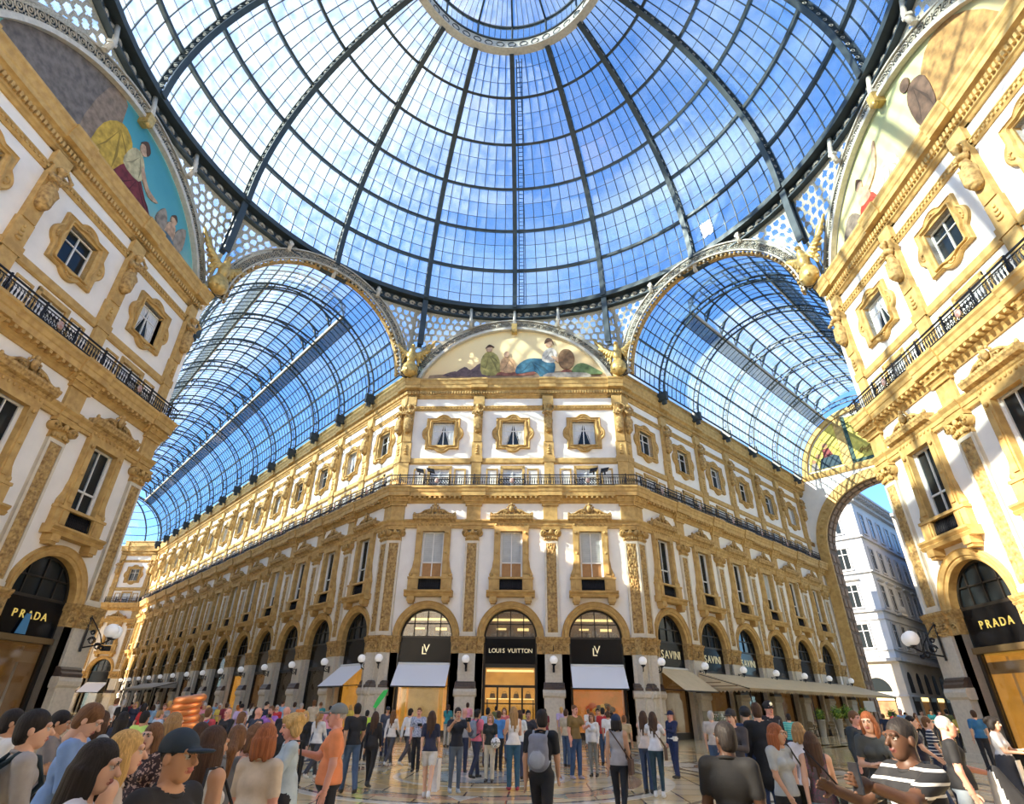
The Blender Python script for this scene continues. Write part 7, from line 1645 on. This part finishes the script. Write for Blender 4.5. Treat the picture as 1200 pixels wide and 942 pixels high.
person(1066, 840, 15.0, 55, 'man in navy polo shirt and blue jeans walking to the right', (.012, .013, .035), (.05, .08, .15), 0, 'buzz', 'black', pose='walk', shoes=(.2, .12, .06), H=1.62); person(1084, 839, 16.2, 60, 'woman in navy and white striped top behind the navy polo', (.02, .03, .06), NV, 0, 'short', 'brown', 'f', 'stroll', pat='stripe', col2=WT)
p = person(1103, 838, 9.6, 62, 'grey-haired man in a black shirt striding with a jacket in hand', (.010, .010, .012), (.30, .36, .42), 2, 'buzz', 'grey', pose='hold', sleeve='short', build=1.05); hp = p[1]['hands'][0][1]; b = thing('folded_jacket', 'dark jacket with pale lining hanging from the striding man', 'jacket', on(*p, (hp[0], hp[1], hp[2] - .5)), p[0].rotation_euler[2]); V_, Q_, I_ = sdf_arrays([cone((0, 0, .5), (.02, -.16, 0), .05, .09), cone((0, -.03, .5), (0, -.26, .05), .04, .06), cone((0, .02, .45), (0, .02, .02), .05, .08, 1)], .018, .03); place('cloth', quad_mesh('cloth', V_, Q_, I_, [cloth(BK), cloth((.62, .62, .6))]), b)
person(1139, 832, 26, 165, 'man in a bright blue shirt standing against the sunlit pier', (.02, .13, .30), (.012, .014, .02), 0, 'short', 'dark', H=1.7); p = person(1161, 842, 14.5, 42, 'waitress in white T-shirt with long dark apron', (.66, .66, .68), (.04, .045, .06), 0, 'curly', 'black', 'f', 'phone', 'short', 'skirt', H=1.58); m = MB(); m.prism_y([(-.17, .45), (.17, .45), (.15, 1.02), (-.15, 1.02)], -.20, -.18); m.obj('apron_fold', cloth((.66, .64, .60)), p[0]); gadget(p, 'red menu folder held by the waitress', 'folder', 0, (.35, .02, .04), (.2, .02, .26))
# ---- distant crowd
TOPS = [('white', WT), ('black', BK), ('navy', NV), ('red', (.5, .03, .04)), ('sky blue', (.3, .48, .68)), ('grey', GY), ('orange', (.75, .25, .06)), ('beige', BG), ('teal', (.03, .25, .28)), ('pink', (.72, .3, .4)), ('olive', (.16, .17, .06)), ('yellow', (.7, .55, .1)), ('maroon', (.2, .02, .04)), ('lilac', (.45, .36, .58))]
BOTS = [('dark trousers', (.03, .03, .04)), ('blue jeans', JN), ('pale trousers', (.45, .4, .32))]
rnd = random.Random(11); k = 0
def crowd(n, xr, dr, where, yaws):
    global k
    for i in range(n):
        tn, tc = TOPS[k % len(TOPS)]; bn, bc = BOTS[(k // len(TOPS)) % len(BOTS)]; k += 1
        for _ in range(40):
            x = xr[0] + (xr[1] - xr[0]) * (i + rnd.uniform(.1, .9)) / n; d = rnd.uniform(*dr); P_ = at_dist(x, 828, d)
            dl = (P_[0] + QC) * -R2 + (P_[1] - A) * -R2; dr_ = (P_[0] - QC) * R2 - (P_[1] - A) * R2
            if (P_[1] < A - 1.2 or dl > 1.2 or (dr_ > 3.8)) and all((P_[0] - o_.location[0]) ** 2 + (P_[1] - o_.location[1]) ** 2 > .9 for o_ in PEOPLE): break
        f = rnd.random() < .45; st = rnd.choice(['stand', 'stroll', 'walk', 'phone']); q_ = (st, f)
        person(x, 828, d, rnd.choice(yaws) + rnd.uniform(-30, 30), 'distant visitor in %s top and %s %s' % (tn, bn, where), tc, bc, rnd.choice([0, 1, 2]), rnd.choice(['long', 'bob', 'tail']) if f else rnd.choice(['short', 'buzz', 'short']),
               rnd.choice(['dark', 'brown', 'black', 'blond', 'grey']), 'f' if f else 'm', st, 'short', 'pants', q=2, H=rnd.uniform(1.5, 1.76), key=('far',) + q_, group='distant visitors')
crowd(26, (130, 418), (22, 34), 'in the left gallery', (0, 180, 180)); crowd(10, (150, 300), (40, 60), 'far down the left gallery', (0, 180)); crowd(8, (520, 720), (25, 32), 'near the central shop windows', (180, 170)); crowd(10, (1030, 1118), (34, 50), 'near the street arch', (0, 180))
# a spiral stack of copper balloons and a green feather held up in the crowd
o = thing('balloon_twist', 'tall copper-coloured spiral balloon standing above the left crowd', 'balloon', tuple(at_dist(222, 826, 10.5) * [1, 1, 0])); m = MB()
for i in range(7): m.torus((.04 * math.sin(i), 0, 1.16 + i * .085), .085 + .014 * i, .055, (1, 0, .12), (0, 1, .1), 18, 8)
m.obj('coils', mat('copper_foil', (.85, .30, .10), .28, metal=.7), o); m = MB(); m.tube([(0, 0, 0), (0, 0, 1.75)], .02, 6); m.lathe([(.2, 0), (.2, .03)], 12); m.obj('stand', M_IRON2, o)
o = thing('green_feather', 'bright green feather held up beside the yellow-green vest', 'feather', tuple(at_dist(441, 826, 21) * [1, 1, 0])); m = MB(); m.prism_y([(-.1, 1.55), (0, 1.5), (.28, 1.9), (.34, 2.05), (.2, 2.03), (.02, 1.8)], -.015, .015); m.obj('vane', mat('green_plume', (.03, .5, .08), .6), o); m = MB(); m.tube([(0, 0, 0), (-.02, 0, 1.52), (.3, 0, 2.0)], .012, 5); m.obj('quill', M_IRON2, o)
